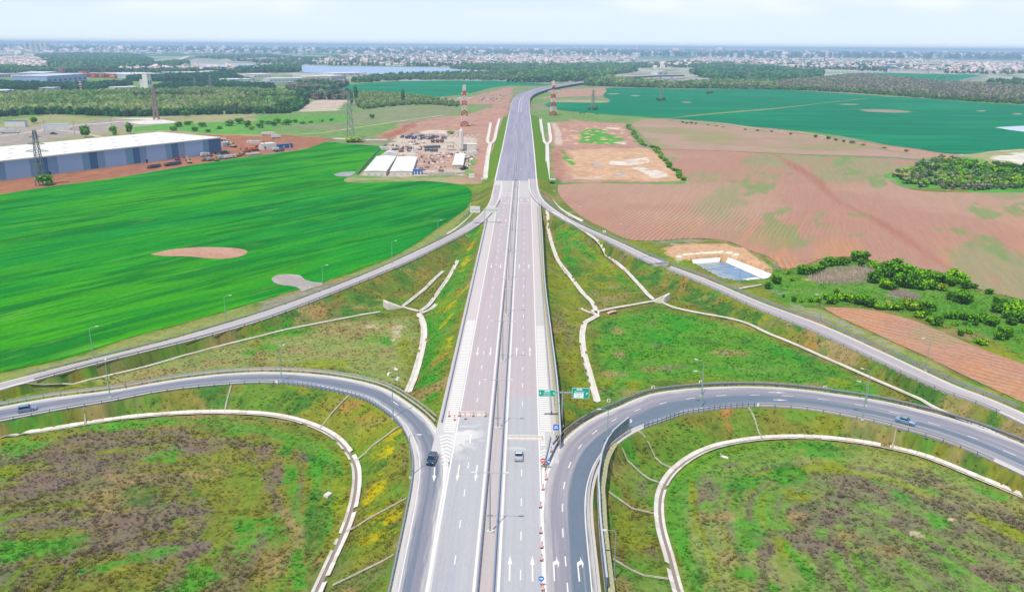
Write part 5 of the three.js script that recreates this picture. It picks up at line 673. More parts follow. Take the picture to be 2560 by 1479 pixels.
drain('curved white spur drain rising left of the right-hand junction', [[21.4,-299.8],[23.2,-295.5],[25.7,-293.2],[27,-290.8]], { ...white1, w: 1.3 });
drain('white drain bending down to the right loop road from the junction', DRAINS.bend, { ...white1, w: 2.0, broken: 0.14 });
drain('long white drain running right along the foot of the slip road', DRAINS.footRight, { ...white1, w: 1.4, step: 3.4 });
drain('white ditch left of the unopened motorway with its fork, near arm', [[-28.3,-597.3],[-30,-651.3],[-32.3,-735],[-34,-820.2]], { ...white1, w: 3.6, lift: 0.3, step: 12 });
{ const far = (label, P) => { const p = P.map(([x, z]) => V(x, 2.25, z)), t = thing('drainage_channel', label, 'drainage channel', [p[0].x, 0, p[0].z]); const q = p.map((v) => V(v.x - p[0].x, v.y, v.z - p[0].z)); mesh('lining', profileAlong(resample(q.map((v) => [v.x, v.z, v.y]), 0, 40), [[-1.7, 0.4], [-0.9, -0.1], [0.9, -0.1], [1.7, 0.4]]), mat('#f1ebe6'), t); };
  far('outer arm of the white ditch fork left of the unopened motorway', [[-34,-820.2],[-37.2,-841.9],[-39.9,-934.3],[-43,-1058.7]]); far('inner arm of the white ditch fork left of the unopened motorway', [[-33.8,-823.3],[-31.6,-848.9],[-32.8,-967.6],[-34.2,-1123.6]]);
  far('white ditch right of the unopened motorway below its fork', [[16.4,-603.5],[18.6,-696.6],[21.4,-824.8]]); far('inner arm of the white ditch fork right of the unopened motorway', [[21,-824.8],[18.8,-853.2],[18.8,-972.5],[19.6,-1123.8]]); far('outer arm of the white ditch fork right of the unopened motorway', [[21.4,-824.8],[24.8,-847.2],[27.3,-956.7],[28.9,-1066.1]]);
  far('white drain from the junction down beside the left merging lane', [[-28.5,-581.8],[-25.7,-575.3],[-25.9,-542],[-25.8,-501.8],[-26.6,-488.5],[-29,-463.8],[-34,-432],[-37.9,-415.7]]); far('white drain beside the right merging lane', [[16.9,-591.5],[14.1,-577.8],[14,-544.4],[15.7,-521.8],[19.7,-491.1],[24.3,-472.6],[31.1,-452.7]]);
}
function chute(label, a, b) { const t = drain(label, [a, [(a[0] + b[0]) / 2, (a[1] + b[1]) / 2], b], { w: 0.5, lift: 0.06, step: 2, bed: mat('#a5a08c'), slabs: chuteMats }); return t; }
const chutes = [['grey slope chute into the left ring drain, nearest the bottom edge', [[-22.5,-130.1],[-33.6,-129.2]]], ['grey slope chute into the left ring drain, second from the bottom edge', [[-23,-149.9],[-35.1,-147.6]]], ['grey slope chute into the left ring drain below the start of the two-bar railing', [[-28.2,-183.7],[-39,-177.5]]], ['grey slope chute into the left ring drain beside the loop arrow', [[-45.5,-203],[-51.5,-194.8]]], ['pale slope chute at the top of the left ring drain', [[-79.5,-213.1],[-79.1,-204.2]]], ['pale slope chute into the left ring drain near the left border', [[-113.4,-198.2],[-112,-195.1]]],
  ['thin slope chute right of the loop noise wall, nearest the bottom edge', [[17.2,-135.9],[28.4,-133.5]]], ['thin slope chute right of the loop noise wall, second from the bottom edge', [[18.6,-160.1],[28.9,-155.9]]], ['thin slope chute right of the loop noise wall, third from the bottom edge', [[22.8,-175.7],[32.2,-168.5]]], ['slope chute below the round white sign of the right loop', [[27.3,-183.5],[35.7,-175.7]]], ['slope chute at the top of the right ring drain', [[58.3,-200.2],[60.3,-192.3]]], ['slope chute below the pale blue car', [[92.7,-191.3],[90.7,-187.8]]]];
for (const [l, [a, b]] of chutes) chute(l, a, b);
function headwall(label, P0, P1, P2, h) {                // culvert mouth with a sloping wing wall
  const t = thing('culvert_headwall', label, 'culvert', [P0[0], groundAt(...P0), P0[1]]), q = (p, y) => V(p[0] - P0[0], y, p[1] - P0[1]);
  const wall = (a, b, ha, hb, th = 0.5) => { const d = b.clone().sub(a), n = V(-d.z, 0, d.x).setLength(th / 2), s = [[a, ha], [b, hb]].map(([p, y]) => [p.clone().add(n), p.clone().sub(n), y]); const v = []; const P = (p, y) => v.push(p.x, y, p.z); const quad = (A, B, C, D) => { P(...A); P(...B); P(...C); P(...A); P(...C); P(...D); }; const [A, B] = s; quad([A[0], 0], [B[0], 0], [B[0], B[2]], [A[0], A[2]]); quad([B[1], 0], [A[1], 0], [A[1], A[2]], [B[1], B[2]]); quad([A[0], A[2]], [B[0], B[2]], [B[1], B[2]], [A[1], A[2]]); quad([A[1], 0], [A[0], 0], [A[0], A[2]], [A[1], A[2]]); quad([B[0], 0], [B[1], 0], [B[1], B[2]], [B[0], B[2]]); const g = new THREE.BufferGeometry(); g.setAttribute('position', new THREE.Float32BufferAttribute(v, 3)); g.setAttribute('uv', new THREE.Float32BufferAttribute(new Float32Array(v.length / 3 * 2), 2)); g.computeVertexNormals(); return g; };
  const m = mat('#fffaf2');
  mesh('wing_wall', wall(q(P0, 0), q(P1, 0), h, 0.4), m, t); mesh('wing_wall', wall(q(P2, 0), q(P1, 0), h * 0.9, 0.3), m, t); mesh('back_wall', wall(q(P0, 0), q(P2, 0), h, h), m, t);
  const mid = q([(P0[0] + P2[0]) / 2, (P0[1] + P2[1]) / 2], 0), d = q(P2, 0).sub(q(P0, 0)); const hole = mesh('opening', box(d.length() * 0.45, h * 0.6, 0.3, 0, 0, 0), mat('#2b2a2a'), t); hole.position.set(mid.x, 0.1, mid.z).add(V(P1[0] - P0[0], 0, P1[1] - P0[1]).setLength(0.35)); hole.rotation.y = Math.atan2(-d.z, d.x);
  mesh('apron', areaGeo([[0, 0], [P1[0] - P0[0], P1[1] - P0[1]], [P2[0] - P0[0], P2[1] - P0[1]]], 0.25), mat('#d9bfa6'), t);
}
headwall('white winged culvert mouth in the slope of the left slip road', [-52.3,-299.7], [-45.2,-298.1], [-49.9,-295.4], 2.6);
headwall('white winged culvert mouth in the slope of the right slip road', [56.8,-313.4], [49.6,-309.8], [53.6,-307.5], 2.6);
headwall('small white culvert mouth where the right-hand drains meet', [25.1,-294.7], [27.3,-289.9], [27.7,-294.8], 1.2);
{ const t = thing('pipe_section', 'tipped beige concrete piece lying beside the right-hand drain junction', 'debris', [...([32.9,-294.4]), 0].length ? [[32.9,-294.4][0], 0.1, [32.9,-294.4][1]] : [0, 0, 0], 0.5); mesh('shell', profileAlong([V(-2, 0.1, 0), V(0, 0.5, 0), V(2, 0.3, 0)], [[-0.8, 0.4], [-0.4, 0], [0.4, 0], [0.8, 0.4]]), mat('#e8c9ac'), t); }
{ const rub = [['white broken slab lying in the grass above the left loop, leaning upright', [[-39.8,-232.1]]], ['flat white slab lying in the grass above the left loop', [[-36.8,-228.2]]], ['small white slab above the flat one in the grass by the left loop', [[-38.3,-236.3]]], ['white box lying in the green strip of the left round field', [[-41.9,-161.6]]], ['white slab lying in the grass below the right ring drain', [[48.6,-182.4]]]];
  rub.forEach(([l, [[x, z]]], i) => { const t = thing('concrete_block', l, 'debris', [x, groundAt(x, z) + 0.1, z], rr(0, 3)); const a = new THREE.DodecahedronGeometry(0.8, 0); a.scale(1.3, i ? 0.35 : 0.9, 0.7); const b = box(1.7, 0.3, 1, 0, 0, 0); mesh('slab', i === 3 ? box(1.6, 0.5, 1.2, 0, 0, 0) : a, mat('#fbf8f4'), t); mesh('chip', i === 3 ? box(1.5, 0.1, 1.1, 0, 0.5, 0) : new THREE.DodecahedronGeometry(0.25, 0).translate(1.3, 0.1, 0.5), mat('#efe9e2'), t); }); }

// ------------------------------------------------------------------ lamps
const lampM = mat('#b9c6c9', { roughness: 0.5, metalness: 0.2 }), lampG = mat('#9fc4b8', { roughness: 0.5 }), headM = mat('#eef1f2', { roughness: 0.5 });
function medianLamp(z) {
  const t = thing('street_lamp', 'tall double-armed lamp standing on the central reservation', 'street lamp', [-5.7, DECK, z], 0, 'double-armed lamps along the central reservation');
  mesh('base', [box(0.9, 0.5, 0.7, -0.1, 0, 0), box(0.5, 0.62, 0.5, 0.45, 0, 0)], headM, t); mesh('pole', cyl(0.17, 0.09, 12, 0, 0.4, 0, 8), lampM, t);
  mesh('arm', bar(V(-2.6, 12.5, 0), V(2.6, 12.5, 0), 0.12, 6), lampM, t); for (const s of [-1, 1]) mesh('lamp_head', box(1.0, 0.16, 0.4, s * 3.0, 12.42, 0), headM, t); return t;
}
const lamp0 = medianLamp(-137.3);
const ORD = ['first', 'second', 'third', 'fourth', 'fifth', 'sixth', 'seventh', 'eighth', 'ninth', 'tenth', 'eleventh', 'twelfth', 'thirteenth'];
lamp0.userData.label = 'tall double-armed lamp on the central reservation, first from the bottom edge';
[-181.6, -225.4, -269.4, -313, -356.6, -400, -444, -488, -531].forEach((z, i) => copy(lamp0, [-5.7, DECK, z], 0, 'tall double-armed lamp on the central reservation, ' + ORD[i + 1] + ' from the bottom edge'));
const lampNames = [
  ['green grey single lamp by the wheat field, first from the left border', [[-127.9,-232.4,0.55]]], ['green grey single lamp by the wheat field, second from the left border', [[-100.9,-269.3,0.6]]], ['single lamp standing beside the dried mud patch of the wheat field', [[-77,-308.9,0.6]]], ['single lamp by the wheat field, fourth from the left border', [[-55.9,-345.1,0.7]]], ['single lamp by the wheat field, fifth from the left border', [[-40.4,-385.3,0.8]]], ['single lamp by the wheat field, nearest the white sign gantry', [[-29,-424.7,0.9]]],
  ['lamp on the inner edge of the left loop in front of the left slip road', [[-108.8,-203,2]]], ['lamp on the left loop below the grass triangle', [[-66.1,-213.2,1.2]]], ['lamp at the bend of the left loop beside the painted arrow', [[-31.5,-187.8,0.9]]], ['lamp on the slope left of the dark car', [[-23.3,-158.3,0]]],
  ['lamp on the inside of the right loop above the noise wall end', [[19.2,-172,3.14]]], ['lamp on the inside of the right loop at the end of its railing', [[45.7,-198.1,2.9]]], ['lamp behind the chevron signs on the outside of the right loop', [[47.4,-206.2,2.7]]], ['lamp on the outside of the right loop beside the long drain', [[89.7,-203.2,2.6]]], ['lamp on the inside of the right loop left of the pale blue car', [[85.7,-194.9,2.6]]], ['lamp by the right slip road in front of the narrow ploughed strip', [[120.4,-235.9,3]]], ['lamp by the right slip road above the orange soil', [[103.9,-280.7,3]]],
  ['lamp by the right slip road below the ploughed field', [[48.2,-395.1,3.1]]], ['lamp by the right slip road left of the white traffic sign', [[30.8,-433.1,3.1]]], ['lamp by the right slip road at the corner of the ploughed field', [[19.4,-484.7,3.1]]], ['lamp behind the noise wall of the right loop near the bottom edge', [[16.7,-129.3,3.1]]], ['lamp beside the settling pond at the right slip road', [[83.8,-315,3]]]];
let lamp1;
lampNames.forEach(([l, [[x, z, turn]]]) => {
  const y = groundAt(x, z);
  if (!lamp1) { lamp1 = thing('street_lamp', l, 'street lamp', [x, y, z], turn, 'single lamps along the slip roads'); mesh('base', box(0.6, 0.4, 0.6), headM, lamp1); mesh('pole', cyl(0.15, 0.08, 9.6, 0, 0.3, 0, 8), lampG, lamp1); mesh('arm', [bar(V(0, 9.8, 0), V(0.5, 10.1, 0), 0.1, 6), bar(V(0.45, 10.1, 0), V(1.7, 10.15, 0), 0.1, 6)], lampG, lamp1); mesh('lamp_head', box(0.95, 0.16, 0.38, 2.05, 10.05, 0), headM, lamp1); } else copy(lamp1, [x, y, z], turn, l);
});

// ------------------------------------------------------------------ signs
const signTex = (w, h, draw) => { const c = document.createElement('canvas'); c.width = w; c.height = h; draw(c.getContext('2d'), w, h); const t = new THREE.CanvasTexture(c); t.colorSpace = THREE.SRGBColorSpace; return t; };
const faceMat = (t, dim = 0.82) => { const m = new THREE.MeshStandardMaterial({ map: t, roughness: 0.6 }); m.color.setRGB(dim, dim, dim); return m; };
const panelGeo = (w, h, y, x = 0, z = 0.04) => { const g = new THREE.PlaneGeometry(w, h); g.translate(x, y, z); return g; };
{
  const t = thing('sign_gantry', 'green motorway direction signs on one post at the start of the right loop', 'road sign', [9.75, 5.2, -187.2]);
  const pole = mat('#aab4c4', { roughness: 0.5 });
  mesh('base', box(1.0, 0.5, 1.0, 0, -0.2, 0), headM, t); mesh('post', cyl(0.28, 0.22, 9.2, 0, 0, 0, 10), pole, t); mesh('beam', box(9.6, 0.34, 0.3, -0.4, 8.7, -0.2), pole, t);
  const G = '#00a587', arrowDown = (x, cx, cy, s) => { x.beginPath(); x.moveTo(cx, cy + s); x.lineTo(cx - s * 0.7, cy); x.lineTo(cx - s * 0.25, cy); x.lineTo(cx - s * 0.25, cy - s); x.lineTo(cx + s * 0.25, cy - s); x.lineTo(cx + s * 0.25, cy); x.lineTo(cx + s * 0.7, cy); x.fill(); };
  const t1 = signTex(512, 220, (x, w, h) => { x.fillStyle = '#d8f5ee'; x.fillRect(0, 0, w, h); x.fillStyle = G; x.fillRect(8, 8, w - 16, h - 16); x.fillStyle = '#d8f5ee'; x.fillRect(185, 12, 150, 58); x.fillStyle = G; x.font = 'bold 46px sans-serif'; x.textAlign = 'center'; x.fillText('A3', 260, 58); x.fillStyle = '#e6fbf6'; x.font = 'bold 58px sans-serif'; x.fillText('Ploiești', 256, 132); x.font = 'bold 46px sans-serif'; x.fillText('București', 256, 192); arrowDown(x, 52, 112, 40); arrowDown(x, 460, 112, 40); });
  const t2 = signTex(512, 340, (x, w, h) => { x.fillStyle = '#d8f5ee'; x.fillRect(0, 0, w, h); x.fillStyle = G; x.fillRect(9, 9, w - 18, h - 18); x.fillStyle = '#d8f5ee'; x.fillRect(140, 16, 160, 62); x.fillStyle = G; x.font = 'bold 50px sans-serif'; x.textAlign = 'center'; x.fillText('A3', 220, 66); x.fillStyle = '#e6fbf6'; x.font = 'bold 64px sans-serif'; x.fillText('București', 225, 146); x.fillStyle = '#ffffff'; x.fillRect(54, 164, 290, 156); x.fillStyle = '#222'; x.font = '54px sans-serif'; x.fillText('Centura', 198, 230); x.fillText('Vest', 198, 296); x.fillStyle = '#e6fbf6'; x.save(); x.translate(440, 176); x.rotate(Math.PI * 1.2); arrowDown(x, 0, 0, 44); x.restore(); });
  const L = new THREE.Group(); const s1 = mesh('sign_panel', box(4.1, 1.75, 0.12, -3.75, 7.9, 0.05), mat('#c9d2d4'), t); mesh('sign_face', panelGeo(4.1, 1.75, 8.775, -3.75, 0.125), faceMat(t1), s1);
  const s2 = mesh('sign_panel', box(4.15, 2.75, 0.12, 4.3, 7.5, 0.05), mat('#c9d2d4'), t); mesh('sign_face', panelGeo(4.15, 2.75, 8.875, 4.3, 0.125), faceMat(t2), s2);
}
{ // the two wide signs farther on, seen from behind
  const [x, z] = [-20.4,-420.8], t = thing('sign_gantry', 'two wide white sign backs on one post where the left slip road leaves', 'road sign', [x, 5.8, z], 0), w = mat('#f6faf8', { roughness: 0.6 });
  mesh('base', box(1, 0.6, 1), headM, t); mesh('post', cyl(0.3, 0.24, 9, 0, 0, 0, 10), mat('#dfe6e0'), t); mesh('beam', box(11, 0.35, 0.3, -0.4, 8.2, -0.6), mat('#8d949c'), t);
  mesh('sign_panel', box(5.1, 3.4, 0.14, -4.7, 6.7, -0.3), w, t); mesh('sign_panel', box(6.0, 2.6, 0.14, 4.3, 6.9, -0.3), w, t); mesh('stiffener', [box(4.4, 0.3, 0.06, -4.7, 8.0, -0.2), box(5.2, 0.3, 0.06, 4.3, 8.0, -0.2)], mat('#c3ccd8'), t);
}
function signOn(label, category, name, x, z, h, draw, w, hh, shape = 'rect', texw = 128, turn = 0) {
  const t = thing(name, label, category, [x, groundAt(x, z), z], turn);
  mesh('post', cyl(0.05, 0.05, h, 0, 0, -0.05, 6), galv, t);
  const back = mesh('sign_panel', shape === 'round' ? new THREE.CylinderGeometry(w / 2, w / 2, 0.05, 24).rotateX(Math.PI / 2).translate(0, h, 0.02) : box(w, hh, 0.05, 0, h - hh / 2, 0.02), mat('#cfd4d6'), t);
  mesh('sign_face', shape === 'round' ? new THREE.CircleGeometry(w / 2, 24).translate(0, h, 0.06) : panelGeo(w, hh, h, 0, 0.06), faceMat(signTex(texw, Math.round(texw * hh / w), draw)), back);
  return t;
}
const chevFace = (x, w, h) => { x.fillStyle = '#fdf6e0'; x.fillRect(0, 0, w, h); x.strokeStyle = '#e5b93a'; x.lineWidth = 6; x.strokeRect(3, 3, w - 6, h - 6); x.fillStyle = '#3a3a30'; x.beginPath(); x.moveTo(w * 0.25, h * 0.15); x.lineTo(w * 0.55, h * 0.15); x.lineTo(w * 0.85, h * 0.5); x.lineTo(w * 0.55, h * 0.85); x.lineTo(w * 0.25, h * 0.85); x.lineTo(w * 0.55, h * 0.5); x.fill(); };
[['yellow bordered chevron board left of the others on the right loop', [[22.8,-204.9]]], ['yellow bordered chevron board second along the outside of the right loop', [[35.4,-211.4]]], ['yellow bordered chevron board beside the lamp outside the right loop', [[48.7,-214]]], ['yellow bordered chevron board rightmost along the outside of the right loop', [[82.7,-214.2]]]].forEach(([l, [[x, z]]]) => signOn(l, 'road sign', 'chevron_sign', x, z, 1.9, chevFace, 0.95, 1.05, 'rect', 96));
signOn('small white traffic sign on the verge of the right slip road', 'road sign', 'traffic_sign', ...[39.7,-408.4], 2.0, (x, w, h) => { x.fillStyle = '#fdfdfa'; x.fillRect(0, 0, w, h); x.fillStyle = '#777'; x.fillRect(w * 0.4, h * 0.2, w * 0.12, h * 0.5); x.fillRect(w * 0.6, h * 0.3, w * 0.1, h * 0.4); }, 1.6, 1.3, 'rect', 96);
signOn('round white sign seen from behind at the start of the right loop railing', 'road sign', 'traffic_sign', ...[25.8,-183.6], 2.3, (x, w, h) => { x.fillStyle = '#f4f1f6'; x.fillRect(0, 0, w, h); }, 0.95, 0.95, 'round', 64);
signOn('round blue sign with a white arrow beside the bottom delineators', 'road sign', 'traffic_sign', 3.55, -121.2, 2.0, (x, w, h) => { x.fillStyle = '#2b7fd6'; x.fillRect(0, 0, w, h); x.fillStyle = '#fff'; x.beginPath(); x.moveTo(w * 0.85, h * 0.5); x.lineTo(w * 0.55, h * 0.28); x.lineTo(w * 0.55, h * 0.42); x.lineTo(w * 0.15, h * 0.42); x.lineTo(w * 0.15, h * 0.58); x.lineTo(w * 0.55, h * 0.58); x.lineTo(w * 0.55, h * 0.72); x.fill(); }, 1.0, 1.0, 'round', 96);
signOn('round red no entry sign on the nose of the right loop gore', 'road sign', 'traffic_sign', 4.55, -162.6, 2.2, (x, w, h) => { x.fillStyle = '#e0392f'; x.fillRect(0, 0, w, h); x.fillStyle = '#fff'; x.fillRect(w * 0.14, h * 0.4, w * 0.72, h * 0.2); }, 1.05, 1.05, 'round', 96);
signOn('round blue sign with a white arrow right of the no entry sign', 'road sign', 'traffic_sign', 5.75, -162.5, 2.0, (x, w, h) => { x.fillStyle = '#2f6fc4'; x.fillRect(0, 0, w, h); x.fillStyle = '#fff'; x.beginPath(); x.moveTo(w * 0.82, h * 0.72); x.lineTo(w * 0.75, h * 0.36); x.lineTo(w * 0.62, h * 0.48); x.lineTo(w * 0.3, h * 0.2); x.lineTo(w * 0.2, h * 0.32); x.lineTo(w * 0.52, h * 0.6); x.lineTo(w * 0.42, h * 0.72); x.fill(); }, 1.05, 1.05, 'round', 96);
{ const t = signOn('square blue motorway sign with a white plate below, by the noise wall end', 'road sign', 'motorway_sign', 7.9, -176.8, 3.4, (x, w, h) => { x.fillStyle = '#2f72d8'; x.fillRect(0, 0, w, h); x.fillStyle = '#eef4ff'; x.beginPath(); x.moveTo(w * 0.12, h * 0.75); x.lineTo(w * 0.36, h * 0.3); x.lineTo(w * 0.46, h * 0.3); x.lineTo(w * 0.42, h * 0.75); x.fill(); x.beginPath(); x.moveTo(w * 0.88, h * 0.75); x.lineTo(w * 0.64, h * 0.3); x.lineTo(w * 0.54, h * 0.3); x.lineTo(w * 0.58, h * 0.75); x.fill(); x.fillRect(w * 0.2, h * 0.24, w * 0.6, h * 0.08); }, 1.35, 1.5, 'rect', 96); mesh('plate', box(0.7, 1.2, 0.05, 0, 1.3, 0.02), mat('#efecea'), t); }
{ // notice boards by the works entrance
  const b = (l, p, rows) => { const [x, z] = p, t = thing('notice_board', l, 'sign', [x, 2, z]); mesh('post', [box(0.2, 3, 0.2, -1.6, 0, 0), box(0.2, 3, 0.2, 1.6, 0, 0)], galv, t); for (let i = 0; i < rows; i++) mesh('board', box(4, 1.3, 0.12, 0, 1.4 + i * 1.7, 0.15), mat('#fdfdfd'), t); };
  b('pair of white boards by the works track left of the motorway', [-38,-599.4], 2); b('white notice beside the ditch on the left of the unopened motorway', [-28.9,-590.9], 1); b('dark cabinet sign beside the ditch on the right of the unopened motorway', [19.7,-591.7], 1);
}

// ------------------------------------------------------------------ closures: barrier blocks, delineators
const barM = mat('#f7f2ee', { roughness: 0.6 }), barProfile = () => { const s = new THREE.Shape(); s.moveTo(-0.3, 0); s.lineTo(-0.26, 0.25); s.lineTo(-0.12, 0.5); s.lineTo(-0.1, 0.95); s.lineTo(0.1, 0.95); s.lineTo(0.12, 0.5); s.lineTo(0.26, 0.25); s.lineTo(0.3, 0); return s; };
const barGeo = new THREE.ExtrudeGeometry(barProfile(), { depth: 1.25, bevelEnabled: true, bevelSize: 0.03, bevelThickness: 0.04, bevelSegments: 1 }); barGeo.rotateY(Math.PI / 2); barGeo.translate(-0.62, 0, 0);
const connGeo = box(0.1, 0.7, 0.12, 0.68, 0.1, 0);
function barrierRow(xs, z, label, group) { let b; xs.forEach((x, i) => { if (!b) { b = thing('barrier_block', label, 'barrier', [x, DECK + 0.02, z], 0, group); mesh('body', barGeo, barM, b); mesh('connector', connGeo, mat('#c9b9b0'), b); mesh('cap', box(1.15, 0.1, 0.16, 0, 0.96, 0), mat('#ffffff'), b); } else copy(b, [x, DECK + 0.02, z + rr(-0.06, 0.06)], rr(-0.03, 0.03), label + ', ' + ORD[i] + ' from the left'); if (!i) b.userData.label += ', first from the left'; }); }
barrierRow([-14.7, -13.3, -11.9, -10.5, -9.1, -8.35].slice(0, 5), -189, 'white barrier block in the row closing the left carriageway', 'white barrier blocks closing the left carriageway');
barrierRow([-2.6, -1.25, 0.1, 1.45, 2.8, 4.15, 5.2].slice(0, 6), -176.3, 'white barrier block in the row closing the right carriageway', 'white barrier blocks closing the right carriageway');
let delin;
function delineator(x, z, label, y = DECK) {
  if (!delin) { delin = thing('delineator', label, 'delineator', [x, y + 0.02, z], 0, 'red and white delineator boards'); mesh('base', box(0.55, 0.12, 0.4), mat('#3a3633'), delin);
    const t = signTex(32, 128, (c, w, h) => { c.fillStyle = '#fbefe6'; c.fillRect(0, 0, w, h); c.fillStyle = '#e2592f'; for (let i = -1; i < 4; i++) { c.beginPath(); c.moveTo(0, i * 42 + 30); c.lineTo(w, i * 42); c.lineTo(w, i * 42 + 22); c.lineTo(0, i * 42 + 52); c.fill(); } });
    const bd = mesh('board', box(0.34, 1.05, 0.05, 0, 0.12, -0.01), mat('#e2592f'), delin); mesh('stripes', panelGeo(0.34, 1.05, 0.645, 0, 0.02), faceMat(t), bd); mesh('lamp', box(0.16, 0.18, 0.1, 0, 1.17, 0), mat('#c9473a'), delin); }
  else copy(delin, [x, y + 0.02, z], rr(-0.15, 0.15), label);
}
[[[3.9,-146.5],[3.8,-137.4],[3.9,-132.6],[3.8,-128.7],[3.9,-120.2]], [[6,-163.2],[5.5,-157.6],[4.5,-153.4],[3.9,-146.4],[3.8,-137.4]]].flat().forEach(([x, z], i) => delineator(Math.min(x, 5.2), z, i === 4 ? 'red and white delineator board at the bottom edge under the blue arrow sign' : 'red and white delineator board on the right loop lane edge, ' + ORD[i < 4 ? 4 - i : i - 1] + ' from the bottom'));
[[5.15, -164.6, 'nearer'], [6.7, -170.2, 'farther']].forEach(([x, z, w]) => delineator(x, z, w + ' of the two delineator boards on the gore behind the no entry sign'));
[[-17.8,-188.2],[-15.3,-188.3],[-16.3,-186.1],[-13.7,-186.7],[-11.9,-188.4],[-8.9,-188.5]].forEach(([x, z], i) => delineator(x, z, 'delineator board before the left carriageway barrier, ' + ['leftmost', 'at its left end', 'second from the left and nearest', 'short wide one in front', 'fifth from the left', 'rightmost'][i]));
{ // pale gore pavement between the converging rails
  const P = [V(5.2, DECK + 0.03, -164.5), V(6.3, DECK + 0.03, -172), V(6.6, DECK + 0.03, -174.5)], Q = [V(5.7, DECK + 0.03, -164.5), V(7.6, DECK + 0.03, -172), V(8.2, DECK + 0.03, -174.5)];
  tag(mesh('gore_pavement', strip(P, Q), mat('#d6e2f2', { roughness: 0.7 })), 'pale blue grey strip of pavement between the rails of the right gore', 'pavement', null, 'structure');
  guardRail('short guard rail left of the pale gore pavement', [V(5.05, DECK, -164), V(6.1, DECK, -172), V(6.7, DECK, -177)], { step: 2 });
  guardRail('short dark guard rail right of the pale gore pavement', [V(5.85, DECK, -164), V(7.8, DECK, -172), V(8.9, DECK, -175.5)], { step: 2, mat: mat('#6a7282') });
}

// ------------------------------------------------------------------ cars
function car(label, hex, pos, turn, o = {}) {
  const t = thing('car', label, 'car', pos, turn), L = o.len ?? 4.4, W = 1.78, H = o.h ?? 1.46, hb = o.hatch;
  const paint = new THREE.MeshPhysicalMaterial({ roughness: 0.35, metalness: 0.35, clearcoat: 1, clearcoatRoughness: 0.08 }); paint.color.setRGB(...alb(hex));
  const glass = new THREE.MeshStandardMaterial({ color: new THREE.Color(0.012, 0.018, 0.028), roughness: 0.08 });
  const ex = (pts, w, b) => { const s = new THREE.Shape(pts.map(([x, y]) => new THREE.Vector2(x, y))); const g = new THREE.ExtrudeGeometry(s, { depth: w - 2 * b, bevelEnabled: true, bevelSize: b, bevelThickness: b, bevelSegments: 3, curveSegments: 6 }); g.translate(0, 0, -w / 2 + b); return g; };
  const f = L / 2, belt = 0.86;
  // front points to +x
  mesh('body', ex([[-f + 0.1, 0.32], [-f + 0.02, 0.6], [-f + 0.08, hb ? 0.95 : 0.88], [-f + 0.5, belt + 0.06], [f - 1.35, belt + 0.04], [f - 0.45, 0.74], [f - 0.06, 0.6], [f - 0.04, 0.34], [f - 0.2, 0.26], [-f + 0.2, 0.26]], W, 0.09), paint, t);
  const cab = hb ? [[-f + 0.12, belt], [-f + 0.42, H - 0.06], [-f + 0.8, H], [0.1, H], [0.55, H - 0.06], [f - 1.15, belt]] : [[-f + 0.75, belt], [-f + 1.35, H - 0.06], [-f + 1.6, H], [0.05, H], [0.4, H - 0.06], [f - 1.2, belt]];
  mesh('greenhouse', ex(cab.map(([x, y]) => [x, y - 0.03]), W - 0.2, 0.06), glass, t);
  const rf = hb ? [-f + 0.55, 0.4] : [-f + 1.35, 0.3]; mesh('roof', ex([[rf[0], H - 0.05], [rf[0] + 0.1, H + 0.01], [rf[1] - 0.1, H + 0.01], [rf[1], H - 0.05]], W - 0.34, 0.04), paint, t);
  const pil = []; for (const s of [-1, 1]) { pil.push(bar(V(cab[4][0] + 0.1, H - 0.1, s * 0.68), V(cab[5][0], belt, s * 0.8), 0.1)); pil.push(bar(V(-0.15, H - 0.05, s * 0.72), V(-0.2, belt, s * 0.84), 0.1)); pil.push(bar(V(cab[1][0], H - 0.12, s * 0.68), V(cab[0][0] + 0.05, belt, s * 0.8), 0.12)); } mesh('pillars', pil, paint, t);
  for (const x of [-f + 0.85, f - 0.85]) for (const s of [-1, 1]) { const w = mesh('wheel', new THREE.CylinderGeometry(0.33, 0.33, 0.22, 20).rotateX(Math.PI / 2), mat('#1d1d20'), t); w.position.set(x, 0.33, s * (W / 2 - 0.1)); mesh('rim', new THREE.CylinderGeometry(0.21, 0.21, 0.235, 12).rotateX(Math.PI / 2), mat('#b9bcc2', { metalness: 0.6, roughness: 0.4 }), w); }
  for (const s of [-1, 1]) { mesh('headlight', box(0.22, 0.14, 0.36, f - 0.16, 0.6, s * 0.62), mat('#eef2f6', { roughness: 0.2 }), t); mesh('tail_light', box(0.1, 0.2, 0.28, -f + 0.02, 0.68, s * 0.68), mat('#b3231d', { roughness: 0.3 }), t); mesh('mirror', box(0.14, 0.14, 0.22, f - 1.35, belt + 0.02, s * (W / 2 + 0.06)), paint, t); }
  mesh('number_plate', box(0.03, 0.12, 0.5, -f - 0.02, 0.52, 0), mat('#f4f4f4'), t);
  return t;
}
const onRoad = (r, p) => { const i = nearestI(r, ...p), a = r.C[Math.max(0, i - 1)], b = r.C[Math.min(200, i + 1)]; return [r.C[i].y + 0.02, Math.atan2(-(b.z - a.z), b.x - a.x)]; };
